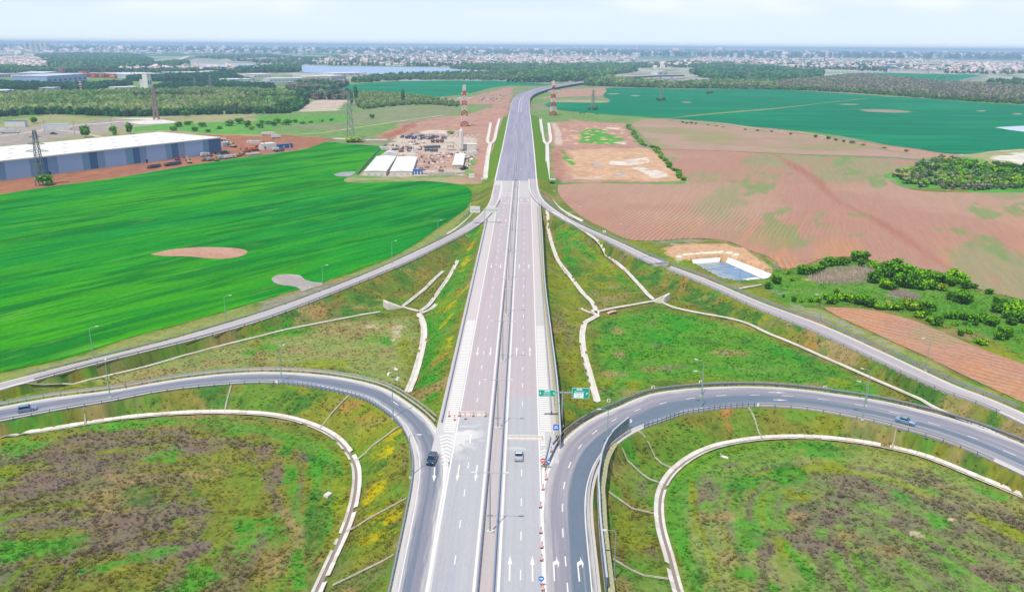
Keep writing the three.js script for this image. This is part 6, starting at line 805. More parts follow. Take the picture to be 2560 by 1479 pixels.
{ let p = [-125.9,-194.3], q = onRoad(ROAD.loopLeft, p); car('silver blue hatchback on the left loop at the left border', '#7f9ad0', [p[0], q[0], p[1]], q[1], { hatch: true, len: 4.2, h: 1.6 });
  p = [-19.5,-165]; q = onRoad(ROAD.loopLeft, p); car('dark blue car coming down the left loop beside the white hatching', '#274a6e', [p[0], q[0], p[1]], -Math.PI / 2 - 0.12, { hatch: true, len: 4.3, h: 1.55 });
  p = [-0.6,-167.3]; car('silver car driving away on the right carriageway', '#dfe6ee', [p[0], DECK + 0.02, p[1]], Math.PI / 2, { len: 4.3 });
  p = [95.8,-193.5]; q = onRoad(ROAD.loopRight, p); car('pale blue saloon car on the right loop', '#7fb0d8', [p[0], q[0], p[1]], q[1], { len: 4.6 }); }

// ------------------------------------------------------------------ the settling pond
{
  const wtr = new THREE.MeshStandardMaterial({ map: tex(256, 256, (u, v, c) => { const n = fbm(u * 6, v * 14, 4); setTo(c, alb('#6f97bf')); mixTo(c, alb('#a9b2b4'), sstep(0.62, 0.3, u + (n - 0.5) * 0.5)); mixTo(c, alb('#4d7c9c'), sstep(0.55, 0.7, fbm(u * 9 + 4, v * 20, 4)) * 0.7); }), roughness: 0.25 });
  const P = [[75.7,-369.7],[89.6,-373.3],[92.4,-372.4],[101.6,-345.3],[94.1,-341.4],[89.1,-339.5],[84.6,-341.4]]; let x0 = 1e9, x1 = -1e9, z0 = 1e9, z1 = -1e9; for (const [x, z] of P) { x0 = Math.min(x0, x); x1 = Math.max(x1, x); z0 = Math.min(z0, z); z1 = Math.max(z1, z); }
  tag(mesh('pond_water', areaGeo(P, 0.1, (x, z) => [(x - x0) / (x1 - x0), (z - z0) / (z1 - z0)]), wtr), 'blue green water of the settling pond beside the right slip road', 'water', null, 'structure');
  const lin = mat('#fdfaf5', { roughness: 0.8 }), t = thing('pond_lining', 'white concrete lined banks of the settling pond', 'retaining wall', [85, 0, -360]);
  const S = (name, top, bot) => { const A = top.map(([x, z]) => V(x - 85, 1.5, z + 360)), B = bot.map(([x, z]) => V(x - 85, 0, z + 360)); mesh(name, strip(A, B), lin, t); };
  S('slope', [[73.8,-371],[82,-373.9],[90.5,-376.6]], [[75.5,-369.8],[82.1,-371.3],[89.5,-373.9]]);
  S('slope', [[94.1,-377],[99.6,-363.9],[106.1,-347.1]], [[92.3,-373.3],[96.4,-360],[101.7,-345.7]]);
  S('end_slope', [[105.9,-346.7],[102.5,-341.3]], [[101.7,-345.5],[99.1,-343]]);
  mesh('rim', profileAlong(resample([[72.6,-365.3,1.8],[76,-353.2,1.8],[78.6,-342.2,1.8],[83.1,-334.2,1.8],[87.4,-332.9,1.8],[90,-334.7,1.8]].map(([x, z, y]) => [x - 85, z + 360, y]), 0, 30), [[-0.45, -0.4], [-0.3, 0.12], [0.3, 0.12], [0.45, -0.4]]), mat('#efd9bd'), t);
  const o = thing('outlet_structure', 'white concrete outlet with two dark openings at the corner of the settling pond', 'culvert', [...[95,-338.5], 0].length ? [[95,-338.5][0], 1.2, [95,-338.5][1]] : [0, 0, 0], 0.42);
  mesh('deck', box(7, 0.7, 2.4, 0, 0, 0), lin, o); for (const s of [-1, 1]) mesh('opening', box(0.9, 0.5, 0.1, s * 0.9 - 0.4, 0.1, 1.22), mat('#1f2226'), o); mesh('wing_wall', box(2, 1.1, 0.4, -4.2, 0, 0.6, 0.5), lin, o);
  drain('white drain from the pond outlet to the right slip road', [[96.4,-328.1],[93.3,-326],[89.5,-323.9],[85.5,-321.4]], { w: 1.2, sides: [-1, 1], bed: mat('#f2ece4') });
  const rip = thing('stone_revetment', 'pale broken stone facing on the far bank above the settling pond', 'embankment', [85, 0, -378]);
  for (const [x, z, w] of [[74.6,-376.7,2.4],[77.3,-377.8,2.4],[80.4,-378.5,2],[83.7,-379.7,3.2],[86.5,-380.4,3.4],[89.4,-381,3.2],[92.1,-382.7,2],[95.4,-380.8,2.6],[98.1,-377.8,2],[70.9,-373.4,2]]) { const g = mesh('stone', new THREE.DodecahedronGeometry(1, 0), mat(['#fbeee0', '#f3dfcb', '#f9e9da'][(rnd() * 3) | 0]), rip); g.scale.set(w * 0.75, 0.5, 1.0); g.rotation.set(0.5, rr(-0.3, 0.3), 0); g.position.set(x - 85, groundAt(x, z) + 0.1, z + 378); }
}

// ------------------------------------------------------------------ trees and bushes
function leafCrown(n, rx, ry, o = {}) {                  // many small leaf sprays spread through a lumpy volume
  const pos = [], lumps = Array.from({ length: o.lumps ?? 7 }, () => { const a = rr(0, 6.28), h = rr(-0.45, 0.65), r = rr(0.15, 0.62); return [Math.cos(a) * r * rx, h * ry, Math.sin(a) * r * rx, rr(0.38, 0.62)]; }), nor = [];
  if (o.column) lumps.forEach((l, i) => { const h = i / lumps.length * 2 - 1; l[0] *= 0.35; l[2] *= 0.35; l[1] = h * ry * 0.86; l[3] = 0.5 * (1.08 - Math.pow(Math.abs(h), 2.2)) ; });
  for (let i = 0; i < n; i++) {
    const l = lumps[i % lumps.length], th = Math.acos(rr(-0.75, 1)), ph = rr(0, 6.283), k = Math.pow(rnd(), 0.25) * rr(0.9, 1.15), d = V(Math.sin(th) * Math.cos(ph), Math.cos(th), Math.sin(th) * Math.sin(ph));
    const rl = l[3] * (o.column ? rx * 1.5 : rx), c = V(l[0] + d.x * rl * k, l[1] + d.y * l[3] * (o.column ? ry * 0.5 : ry) * k, l[2] + d.z * rl * k);
    const s = (o.leaf ?? 0.26) * rr(0.6, 1.3), u = V(rr(-1, 1), rr(-1, 1), rr(-1, 1)).normalize(), w = u.clone().cross(V(rr(-1, 1), rr(-1, 1), rr(-1, 1))).normalize();
    const A = c.clone().addScaledVector(u, s), B = c.clone().addScaledVector(u, -s * 0.6).addScaledVector(w, s * 0.8), C = c.clone().addScaledVector(u, -s * 0.6).addScaledVector(w, -s * 0.8);
    for (const p of [A, B, C]) { pos.push(p.x, p.y, p.z); const q = d.clone().lerp(V(rr(-1, 1), rr(-0.2, 1), rr(-1, 1)), 0.35).normalize(); nor.push(q.x, q.y, q.z); }
  }
  const g = new THREE.BufferGeometry(); g.setAttribute('position', new THREE.Float32BufferAttribute(pos, 3)); g.setAttribute('normal', new THREE.Float32BufferAttribute(nor, 3)); return g;
}
const leafMat = (hex) => { const a = alb(hex), m = new THREE.MeshPhysicalMaterial({ side: THREE.DoubleSide, roughness: 1, specularIntensity: 0, transmission: 0.45 }); m.color.setRGB(Math.min(0.7, a[0] * 4.6), Math.min(0.75, a[1] * 3.7), a[2] * 1.8); return m; };
const LEAF = ['#5c9a1e', '#508a1c', '#487f28', '#689e20', '#729a2a', '#3f7430', '#8a9a72'].map(leafMat), bark = mat('#6a5a4a');
const crowns = Array.from({ length: 5 }, (_, i) => leafCrown(620, 1, 0.85, { lumps: 7 + i, leaf: 0.19 })), trunkGeo = mergeGeometries([cyl(0.09, 0.05, 0.8, 0, -0.1, 0, 6), bar(V(0, 0.4, 0), V(0.4, 0.9, 0.15), 0.05), bar(V(0, 0.45, 0), V(-0.35, 0.95, -0.2), 0.05), bar(V(0, 0.5, 0), V(0.05, 1.1, -0.4), 0.05)].map((g) => g.index ? g.toNonIndexed() : g));
let THICKET;
function bush(name, label, category, x, z, r, h, kind, group, y) {
  const k = kind % crowns.length, key = k + '_' + (kind % LEAF.length), t = thing(name, label, category, [x, (y ?? groundAt(x, z)) - 0.05, z], rr(0, 6.28), group);
  const c = mesh('crown', crowns[k], LEAF[kind % LEAF.length], t); c.scale.set(r, h * 0.56, r); c.position.y = h * 0.48; const tr = mesh('trunk', trunkGeo, bark, t); tr.scale.set(Math.max(0.7, r * 0.6), h * 0.55, Math.max(0.7, r * 0.6)); return t;
}
{ // the scrub on the right, bush by bush: x, y in the photograph's tile, radius and height in metres
  const G = 'green bushes in the scrub right of the right slip road', lab = 'green bush in the scrub between the two ploughed fields';
  const list = [[118.2,-345.9,3.2,5,1],[121.5,-345.2,3,4.6,2],[126.1,-348.7,2.6,4.4,1],[130.1,-355.7,2.6,4.4,5],[135.1,-361.2,3,5,1],[138.6,-362.3,2.2,4,1],[140.8,-361.5,2.6,4.6,2],[145,-366.2,1.6,3,5],[149.7,-369.2,3.6,6,1],[154,-370.3,3,5.6,1],[148.6,-359.2,2.8,4.6,2],[152.7,-357.6,3.4,4.4,0],[156.7,-356,3,4.5,5],[157.2,-350.9,4,6,1],[163.1,-359.8,3.4,5,2],[149.2,-340.7,4,6,1],[143.9,-332.7,4,5.4,2],[150.4,-337.6,4.6,6.6,5],[157.2,-342.7,4.6,7,1],[161.8,-344.5,4.6,7,0],[152.8,-328.5,4.4,6.6,1],[154.8,-325.6,4.6,6.6,2],[163.2,-338.2,4,6,0],[167.5,-338.3,3.8,5.6,1],[169,-335.3,3.6,5,1],[172.4,-335.4,3.6,5,2],[145,-325.2,3.6,5,3],[147.3,-323.1,2.6,3,5],[162.1,-327.4,3.4,4.6,3],[158.7,-324.3,2.8,4,0],[163.2,-324.5,2.6,4.2,1],[178.7,-337.3,4.4,6.4,3],[179.3,-334.2,4,5.4,0],[173.1,-330.9,3.4,5,1],[178,-326.6,3,4,2],[166.6,-323.2,2.6,3.6,4],[163.4,-310.5,1.8,4,2],[165.7,-306.7,4.6,6.2,1],[165.5,-309.3,2.6,4.6,2],[168.7,-308.1,2.8,4.2,1],[161,-334.9,3,5,5],[181.2,-327.5,1.8,2.4,5],[182.8,-319.6,2.2,2.6,2],[178.4,-305.9,1.6,3.6,5],[102.7,-306.1,1.6,2.6,2],[105,-304.8,1.2,1.8,3],[108.7,-305.6,1.6,2,1],[111.8,-305.8,1.8,2.6,3],[115.5,-309.9,2.2,3,3],[115.4,-303.9,2.4,3,1],[121.7,-314.3,1.6,3.4,2],[117.6,-306,2.6,3.4,0],[121.3,-308.8,2.8,3.4,3],[123.2,-307.6,3,3.6,0],[125,-306.3,2.8,3.6,3],[126.3,-303.7,3.4,4.2,1],[128.1,-302.5,3.6,4.6,1],[129.4,-300,3,4,2],[130.7,-297.6,2.4,2.6,3],[133.3,-297.7,2.2,2.6,0],[136,-300.9,2,2.6,6],[136.2,-296.5,2.6,3,3],[138.7,-297.9,2.6,3.2,0],[142.4,-300.5,2.8,3.8,4],[142.7,-296.8,2.8,3.8,4],[145.9,-298.2,2.6,3.6,1],[147.6,-297,3,4,2],[150,-297.1,2.6,3.4,1],[144.8,-288.4,1.8,3.4,2],[141.8,-288.3,2.4,3,3],[143.2,-282.6,2.4,2.8,3],[143.8,-278.1,2,4.2,2],[143.1,-279.2,1.8,2.4,0],[151.6,-287.5,2.6,2.8,1],[154.5,-287.6,2.6,3,1],[156.9,-286.6,2.6,3.2,2],[158.5,-284.9,2.8,3.2,1],[160.9,-283.8,2.6,3.2,1],[163.8,-286.8,2.2,2.6,2],[162.7,-280,3,3.8,1],[165.4,-282.3,2.2,3,5],[172.9,-294.3,3,4,2],[176.5,-296.9,3,4,0],[177.4,-294.5,3,4,3],[182.4,-299.6,3.4,4.6,0],[181.1,-294.6,3.2,4.6,3],[172.9,-288.4,2.8,3.4,1],[174.6,-285,3.4,4.6,1],[175.2,-282.7,3,4.2,2],[170.9,-281.4,2.6,3.4,5],[178.8,-302,2.6,3.6,2],[157.5,-265,2.2,3.2,1],[159.8,-266.1,2.8,5,2],[162,-268.2,2.4,4,1],[157.4,-279.8,1.4,2,5],[147,-268.7,1.6,2.6,2],[150.8,-270.9,1.8,2,0],[149.5,-259.8,2.2,2.6,3],[148.8,-261.7,1.6,2,0],[154.4,-280.8,1.2,1.4,5],[150.2,-279.5,1.4,1.4,3],[186.2,-299.8,3.2,4.2,1],[178.6,-285.1,3.4,4.4,0],[103.3,-330.9,2.6,4.4,2],[102.9,-334,1.8,3.2,4],[97.8,-323.2,2.2,3.2,2],[112.2,-345.6,1.4,2.6,3],[110.9,-335.9,1.6,2,3],[100,-311.3,0.9,1.5,2]];
  const special = { 43: 'large round bush standing apart in the middle of the scrub', 80: 'round dark bush at the right end of the long bush row in the scrub' };
  list.forEach(([x, z, r, h, k], i) => bush('bush', i >= list.length - 6 ? ['green bush at the corner of the settling pond, larger of two', 'small yellowish bush touching the larger bush by the settling pond', 'green bush in front of the settling pond outlet', 'pale young bush behind the settling pond', 'low pale bush right of the settling pond', 'tiny dark bush on the verge below the settling pond'][i - list.length + 6] : lab, 'bush', x, z, r * 0.86, h * 0.86, k, i >= list.length - 6 ? undefined : G));
  const G2 = 'bushes of the thicket at the right edge', wood = [[274.7,-637.7],[300.8,-660.9],[336.3,-717],[364.3,-745.8],[372.3,-726.1],[376.7,-701.1],[402.3,-684.9],[410.8,-674],[351.8,-573.1],[340.1,-574.4],[317.5,-573.1],[290.3,-573.5],[274,-583.2],[269.6,-600.8]];
  scatter(wood, 78).forEach(([x, z]) => bush('bush', 'green bush in the thicket beside the white rubble at the right edge', 'bush', x, z, rr(2.8, 5), rr(3, 5.6), [0, 1, 3, 6, 2, 4, 1, 3][(rnd() * 8) | 0], G2, PLAIN));
  THICKET = wood;
  for (const [l, [[x, z, r, h, k]]] of [['green bush at the foot of the pylon by the warehouse', [[-322.1,-556.5,7,9,1]]], ['yellow green hedge-like bush at the foot of the grey pylon left of the works yard', [[-168.7,-832.5,12,6,4]]], ['dark bush standing alone in the rough grass behind the grey pylon', [[-200,-1113.8,5,7,2]]], ['dark green tree behind the warehouse roof, leftmost of three', [[-444.3,-851,7,15,2]]], ['green tree behind the warehouse roof, middle of three', [[-428.1,-877.7,5,12,1]]], ['green tree behind the warehouse roof, rightmost of three', [[-415.8,-889.4,6,15,2]]], ['small dark tree on the grass near the left border behind the warehouse', [[-579.7,-999.8,6,9,2]]], ['round dark bush in the dry grass right of the brown and white mast', [[-445.8,-1119.5,8,9,2]]], ['bush on the white track behind the silo of the works yard', [[-80.4,-919.2,6,5,4]]], ['small bush at the drain junction right of the motorway', [[18.8,-584.8,3,2.5,1]]]]) bush('bush', l, 'bush', x, z, r * 0.8, h * 0.8, k, undefined, PLAIN);
  for (const [x, z, r, h, k] of [[-303.9,-968.9,6,7,1],[-313.9,-1013.3,5,6,2],[-306.8,-1014,5,6,1],[-295.3,-995.2,6,7,2],[-299.9,-1028.5,6,8,1],[-288.4,-1009.2,5,5,3],[-281.3,-1009.9,7,8,2],[-281.3,-1037.4,5,6,1],[-269.3,-1024.7,6,5,3],[-261.9,-1039.4,5,4,3],[-253,-1054.7,4,4,3],[-243.9,-1070.4,4,4,1],[-385.2,-925.3,6,6,2],[-399.5,-972.1,8,7,2],[-396.7,-998.2,7,6,1],[-361.5,-927.6,6,6,2],[-372.3,-974.7,7,7,1],[-344.8,-990.3,8,9,1],[-342.9,-1017.2,8,9,1],[-322.3,-979.7,8,9,2],[-304.2,-944.7,5,6,3],[-344.6,-952.7,6,5,3],[-343.4,-917.9,5,4,2]]) bush('bush', 'green bush in the uneven row between the warehouse and the works yard', 'bush', x, z, r * 0.8, h * 0.8, k, 'bushes in the strip behind the warehouse', PLAIN);
  for (const [x, z, r, h, k] of [[78.5,-1223.1,3,4,5],[83.7,-1223.7,3,4,5],[99.7,-1207.1,3,3,5],[199.6,-1087,4,5,5],[202.7,-1075.7,4,4,2],[209.1,-1076.3,5,5,2],[213.2,-1071,4,4,5],[224.9,-1054,4,3,4],[232.1,-1041.1,4,3,4],[237.8,-1028.3,4,3,4],[257.1,-998.4,4,3,2],[268.4,-987.2,5,3,2],[281.4,-976.5,4,3,2],[295.1,-949,4,4,2],[312.5,-918.2,5,6,2],[321,-903.6,6,6,2],[323.3,-888.9,4,5,5],[326.6,-874.7,4,5,2],[330.9,-863.8,6,5,2],[356,-795.1,4,4,2],[336.1,-847.9,5,3,4],[347,-822.8,5,3,4]]) bush('bush', 'dark bush in the sparse hedge along the track below the dark green fields', 'bush', x, z, r * 0.55, h * 0.5, k, 'bushes along the field track', PLAIN);
  const hed = resample([...[[124.3,-1037.1],[119.8,-949.8],[117.3,-885.7],[116.1,-829.6],[122.1,-802.3],[119.6,-748.4],[117.2,-694.8],[116,-648.2],[114.9,-607.3]]], 8);
  hed.forEach((p) => bush('bush', 'green bush in the straight hedge right of the sand pit', 'bush', p.x + rr(-2, 2), p.z + rr(-2, 2), rr(2, 3.2), rr(1.6, 2.8), [0, 1, 3, 2][(rnd() * 4) | 0], 'bushes of the hedge beside the sand pit', PLAIN));
  for (const [l, [[x, z, h]]] of [['tall dark poplar, larger of the pair beyond the grey pylon', [[-289.4,-1460.6,26.9]]], ['slightly shorter poplar touching the taller one beyond the grey pylon', [[-278.5,-1371.4,21.4]]], ['single dark poplar at the edge of the far left green field', [[-200.4,-1401.5,24.5]]], ['left poplar of the small group in the scrub left of the pale yard', [[-362.2,-1249.3,15.9]]], ['middle poplar of the small group in the scrub left of the pale yard', [[-352.4,-1230.4,16.4]]], ['right poplar of the small group in the scrub left of the pale yard', [[-356.9,-1270.8,14]]]]) { const t = thing('poplar_tree', l, 'tree', [x, PLAIN, z], rr(0, 6)); const c = mesh('crown', poplarCrown(), LEAF[5], t); c.scale.set(h * 0.16, h * 0.5, h * 0.16); c.position.y = h * 0.52; const tr = mesh('trunk', trunkGeo, bark, t); tr.scale.set(3, h * 0.4, 3); }
}
function poplarCrown() { return leafCrown(900, 1, 1, { column: true, lumps: 9, leaf: 0.16 }); }
{ // reeds: a bed of dry stalks in the scrub
  const pos = []; for (const P of [[[118.7,-341.8],[127.8,-351.3],[137.6,-356.9],[147.3,-359.1],[153.1,-355.9],[147.2,-342.2],[140.3,-334.1],[127.9,-329.7],[119.5,-331.6]], [[144,-318],[149.4,-319.6],[153.2,-312.8],[150,-310],[145.5,-313.2]]]) for (const [x, z] of scatter(P, 2600)) { const y = groundAt(x, z), h = rr(0.8, 2), a = rr(0, 6.3), w = 0.14; pos.push(x - w * Math.cos(a), y, z - w * Math.sin(a), x + w * Math.cos(a), y, z + w * Math.sin(a), x + rr(-0.4, 0.4), y + h, z + rr(-0.4, 0.4)); }
  const g = new THREE.BufferGeometry(); g.setAttribute('position', new THREE.Float32BufferAttribute(pos, 3)); g.computeVertexNormals(); tag(mesh('dry_reeds', g, mat('#cdbcae', { side: THREE.DoubleSide })), 'bed of pale dry reeds among the green bushes at the right', 'reeds', null, 'stuff');
}

// ------------------------------------------------------------------ warehouse
{
  const A = [-358.8,-574.1], B = [-265,-734.6], dx = B[0] - A[0], dz = B[1] - A[1], L0 = Math.hypot(dx, dz), ux = dx / L0, uz = dz / L0, H = 13, D = 84, ext = 70;
  const t = thing('warehouse', 'long white roofed warehouse with blue and grey striped walls', 'warehouse', [B[0], PLAIN, B[1]], Math.atan2(-uz, ux));
  const L = L0 + ext;                                   // local x runs back from 0 (right end) to -L, local -z is the rear
  mesh('wall', box(L, H, D, -L / 2, 0, -D / 2 - 0.15), mat('#5d86b8'), t);
  const px = [[-369.4,-556.1],[-361.1,-570.8],[-358.8,-574.1],[-349.7,-589.3],[-347.1,-594.3],[-343.5,-600.4],[-339.8,-606.7],[-330.1,-623.5],[-327.3,-628.5],[-324,-633.7],[-320.7,-638.9],[-311.4,-654.4],[-308.2,-659.9],[-305.2,-664.9],[-302.1,-670],[-292.6,-685.6],[-289.5,-690.3],[-286.6,-695.8],[-283.2,-701.3],[-273.9,-717.6],[-270.9,-722.7],[-264.7,-733.2]].map(([x, z]) => (x - B[0]) * ux + (z - B[1]) * uz);
  const cols = ['#b4d2fb', '#7ba6da', '#a9ccff', '#74aed4', '#2f72b4', '#7ea9de', '#a9ccff', '#74aed4', '#2f6cac', '#82addc', '#a9ccff', '#7ab2d6', '#3474ae', '#88abdc', '#aecfff', '#84b0d8', '#4478b2', '#93b2e0', '#aecfff', '#7aa8d0', '#3f6ca6'];
  for (let i = 0; i < px.length - 1; i++) { const w = px[i + 1] - px[i]; mesh('wall_panel', box(w - 0.12, H - 0.3, 0.22, (px[i] + px[i + 1]) / 2, 0.1, 0), mat(cols[i % cols.length], { roughness: 0.6 }), t); }
  mesh('roof', [box(L + 0.6, 0.5, D + 0.6, -L / 2, H, -D / 2 - 0.1), box(L + 0.8, 0.9, 0.5, -L / 2, H, 0.05), box(0.5, 0.9, D, 0.05, H, -D / 2)], mat('#fffdfa', { roughness: 0.6 }), t);
  for (let i = 0; i < 26; i++) mesh('roof_light', box(3.4, 0.22, 1.2, -8 - (i % 9) * 21 - (i / 9 | 0) * 5, H + 0.5, -12 - (i / 9 | 0) * 26), mat('#d3dbe4', { roughness: 0.4 }), t);
  for (const x of [-4, -72, -152, -208]) mesh('door', box(1.6, 2.6, 0.1, x - 3, 0.05, 0.2), mat('#1c2836'), t);
  const plinth = mesh('plinth', box(L, 0.5, 0.3, -L / 2, 0, 0.06), mat('#c5b9b3'), t);
}
// ------------------------------------------------------------------ lattice masts
function lattice(h, b0, b1, arms, th, bands) {           // geometry lists, one per band
  const out = bands.map(() => []), W = (y) => b0 + (b1 - b0) * Math.pow(y / h, 0.8), N = bands.length;
  for (let k = 0; k < N; k++) { const y0 = h * bands[k], y1 = h * (bands[k + 1] ?? 1), n = Math.max(1, Math.round((y1 - y0) / (W(y0) * 1.1)));
    for (let i = 0; i < n; i++) { const a = y0 + (y1 - y0) * i / n, b = y0 + (y1 - y0) * (i + 1) / n, wa = W(a) / 2, wb = W(b) / 2; for (let s = 0; s < 4; s++) { const c = [[1, 1], [1, -1], [-1, -1], [-1, 1]], p = c[s], q = c[(s + 1) % 4]; out[k].push(bar(V(p[0] * wa, a, p[1] * wa), V(p[0] * wb, b, p[1] * wb), th), bar(V(p[0] * wa, a, p[1] * wa), V(q[0] * wb, b, q[1] * wb), th * 0.7), bar(V(q[0] * wa, a, q[1] * wa), V(p[0] * wb, b, p[1] * wb), th * 0.7), bar(V(p[0] * wb, b, p[1] * wb), V(q[0] * wb, b, q[1] * wb), th * 0.7)); } } }
  const ag = []; for (const [y, w] of arms) for (const s of [-1, 1]) { const r = W(y * h) / 2; ag.push(bar(V(s * r, y * h, r), V(s * w, y * h, 0), th * 0.8), bar(V(s * r, y * h, -r), V(s * w, y * h, 0), th * 0.8), bar(V(s * r, y * h + w * 0.22, 0), V(s * w, y * h, 0), th * 0.8)); }
  return [out, ag];
}
function mast(label, x, z, h, o = {}) {
  const t = thing(o.striped ? 'striped_mast' : 'pylon', label, 'pylon', [x, PLAIN, z], o.turn ?? 0.15, o.group), bands = o.striped ? [0, 0.11, 0.25, 0.38, 0.5, 0.62, 0.74, 0.86] : [0];
  const [g, a] = lattice(h, o.b0 ?? h * 0.17, o.b1 ?? h * 0.045, o.arms ?? [[0.62, h * 0.2], [0.75, h * 0.15], [0.88, h * 0.11]], o.th ?? 0.45, bands);
  g.forEach((l, i) => mesh('lattice_section', l, o.striped ? mat(i % 2 ? '#f6efee' : '#d4504a') : mat(o.hex ?? '#93a39f'), t)); if (a.length) mesh('cross_arm', a, o.striped ? mat('#f2ecec') : mat(o.hex ?? '#93a39f'), t);
  return t;
}
{ const p1 = [[-72.2,-1010.9,47.4]][0], p2 = [[38.3,-1187.5,46]][0];
  mast('red and white lattice mast left of the unopened motorway', p1[0], p1[1], p1[2], { striped: true, th: 0.85, b0: 8.5, b1: 2.4, arms: [[0.68, 8], [0.8, 4]] });
  mast('red and white lattice mast right of the unopened motorway', p2[0], p2[1], p2[2], { striped: true, th: 0.95, b0: 8.5, b1: 2.4, arms: [[0.7, 8], [0.82, 4]] });
  const p3 = [[-461.8,-1062.2,40.7]][0]; mast('brown and white mast standing at the end of the white concrete pad', p3[0], p3[1], p3[2], { hex: '#b39a94', th: 0.8, b0: 6, b1: 2, arms: [[0.35, 3]] });
  const P = [['grey pylon in front of the warehouse', [[-324.1,-556.4,36.3]]], ['grey pylon standing in the yellow green bush left of the works yard', [[-177.3,-859.9,44.2]]], ['grey pylon in the dark green field, nearest the right striped mast', [[101.4,-1295.1,30.5]]], ['grey pylon in the middle of the dark green field with bushes at its foot', [[240.4,-1534,25.8]]], ['grey pylon at the far edge of the dark green field', [[379.3,-1787,20.3]]], ['grey pylon before the dense trees right of the railway viaduct', [[531.4,-2077.8,38.8]]], ['grey pylon in the green field before the apartment blocks', [[1245.1,-2582.7,23.2]]], ['grey pylon in front of the far woodland, left of the apartment blocks', [[862.7,-2739.1,27.7]]], ['pylon before the works with the white silo at the left', [[-707.1,-1834.9,21]]], ['pylon among the dark trees left of the striped works yard tanks', [[-645.9,-1759.4,30.2]]], ['red and white pylon before the blue hall at the far left', [[-873.7,-1681.7,19.3]]]];
  P.forEach(([l, [[x, z, h]]], i) => mast(l, x, z, h, { th: i === 0 ? 0.4 : 0.55, hex: i === 0 ? '#7f8a90' : '#9fb0ac', striped: i === 10 }));
  for (const [x, z] of [[98.8,-1301.1],[104.5,-1295.5],[236.7,-1533.5],[246.4,-1543.5],[375.4,-1786.4],[384.6,-1795.6],[1352.1,-2848.5],[1398.7,-2922.7]]) bush('bush', 'dark bush at the foot of a pylon in the dark green fields', 'bush', x, z, 5, 6, 5, 'bushes at the feet of the field pylons', PLAIN);
}

// ------------------------------------------------------------------ machines and trucks
const tyre = mat('#2a2828'), glassD = mat('#2a3642', { roughness: 0.2 });
const wheels = (t, xs, w, r) => { for (const x of xs) for (const s of [-1, 1]) { const m = mesh('wheel', new THREE.CylinderGeometry(r, r, 0.4, 10).rotateX(Math.PI / 2), tyre, t); m.position.set(x, r, s * w / 2); } };
function truck(label, x, z, turn, cab, load, L = 8, hgt = 2.4) {
  const t = thing('truck', label, 'truck', [x, PLAIN, z], turn);
  mesh('chassis', box(L, 0.3, 2.2, 0, 0.75, 0), mat('#4a4644'), t); const c = mesh('cab', box(2.1, 2.1, 2.3, L / 2 - 1.1, 0.8, 0), mat(cab, { roughness: 0.5 }), t); mesh('windscreen', box(0.08, 0.8, 2.0, L / 2 - 0.04, 1.9, 0), glassD, c);
  mesh('load_box', box(L - 2.6, hgt, 2.4, -1.3, 1.05, 0), mat(load), t); wheels(t, [L / 2 - 1.2, -L / 2 + 1, -L / 2 + 2.4], 2.1, 0.5); return t;
}
function excavator(label, x, z, turn, hex, s = 1) {
  const t = thing('excavator', label, 'excavator', [x, PLAIN, z], turn), m = mat(hex, { roughness: 0.6 }); t.scale.setScalar(s);
  for (const k of [-1, 1]) mesh('track', box(4.2, 0.9, 0.6, 0, 0, k * 1.2), tyre, t);
  mesh('body', box(3.4, 1.3, 2.6, -0.4, 1.0, 0), m, t); mesh('cab', box(1.4, 1.6, 1.1, 0.7, 1.6, 0.7), glassD, t); mesh('counterweight', box(0.8, 1.2, 2.6, -2.3, 1.1, 0), m, t);
  mesh('boom', [bar(V(1.1, 1.9, -0.3), V(3.4, 5.2, -0.3), 0.6), bar(V(3.4, 5.2, -0.3), V(5.2, 5.4, -0.3), 0.55)], m, t); mesh('arm', bar(V(5.2, 5.4, -0.3), V(6.1, 2.2, -0.3), 0.45), m, t); mesh('bucket', box(0.9, 1.1, 1.2, 5.8, 1.1, -0.3), mat('#5b534c'), t); return t;
}
function container(name, label, cat, x, z, turn, L, w, h, hex, hex2) { const t = thing(name, label, cat, [x, PLAIN, z], turn); mesh('body', box(L, h, w), mat(hex, { roughness: 0.6 }), t); mesh('roof', box(L + 0.2, 0.14, w + 0.2, 0, h, 0), mat(hex2 ?? '#f4f2f0'), t); for (let i = 0; i < 3; i++) mesh('door', box(0.9, h * 0.7, 0.08, -L / 3 + i * L / 3, 0.1, w / 2 + 0.02), mat('#e6e8ea'), t); return t; }
const AX = 0.98;                                         // direction of the warehouse front
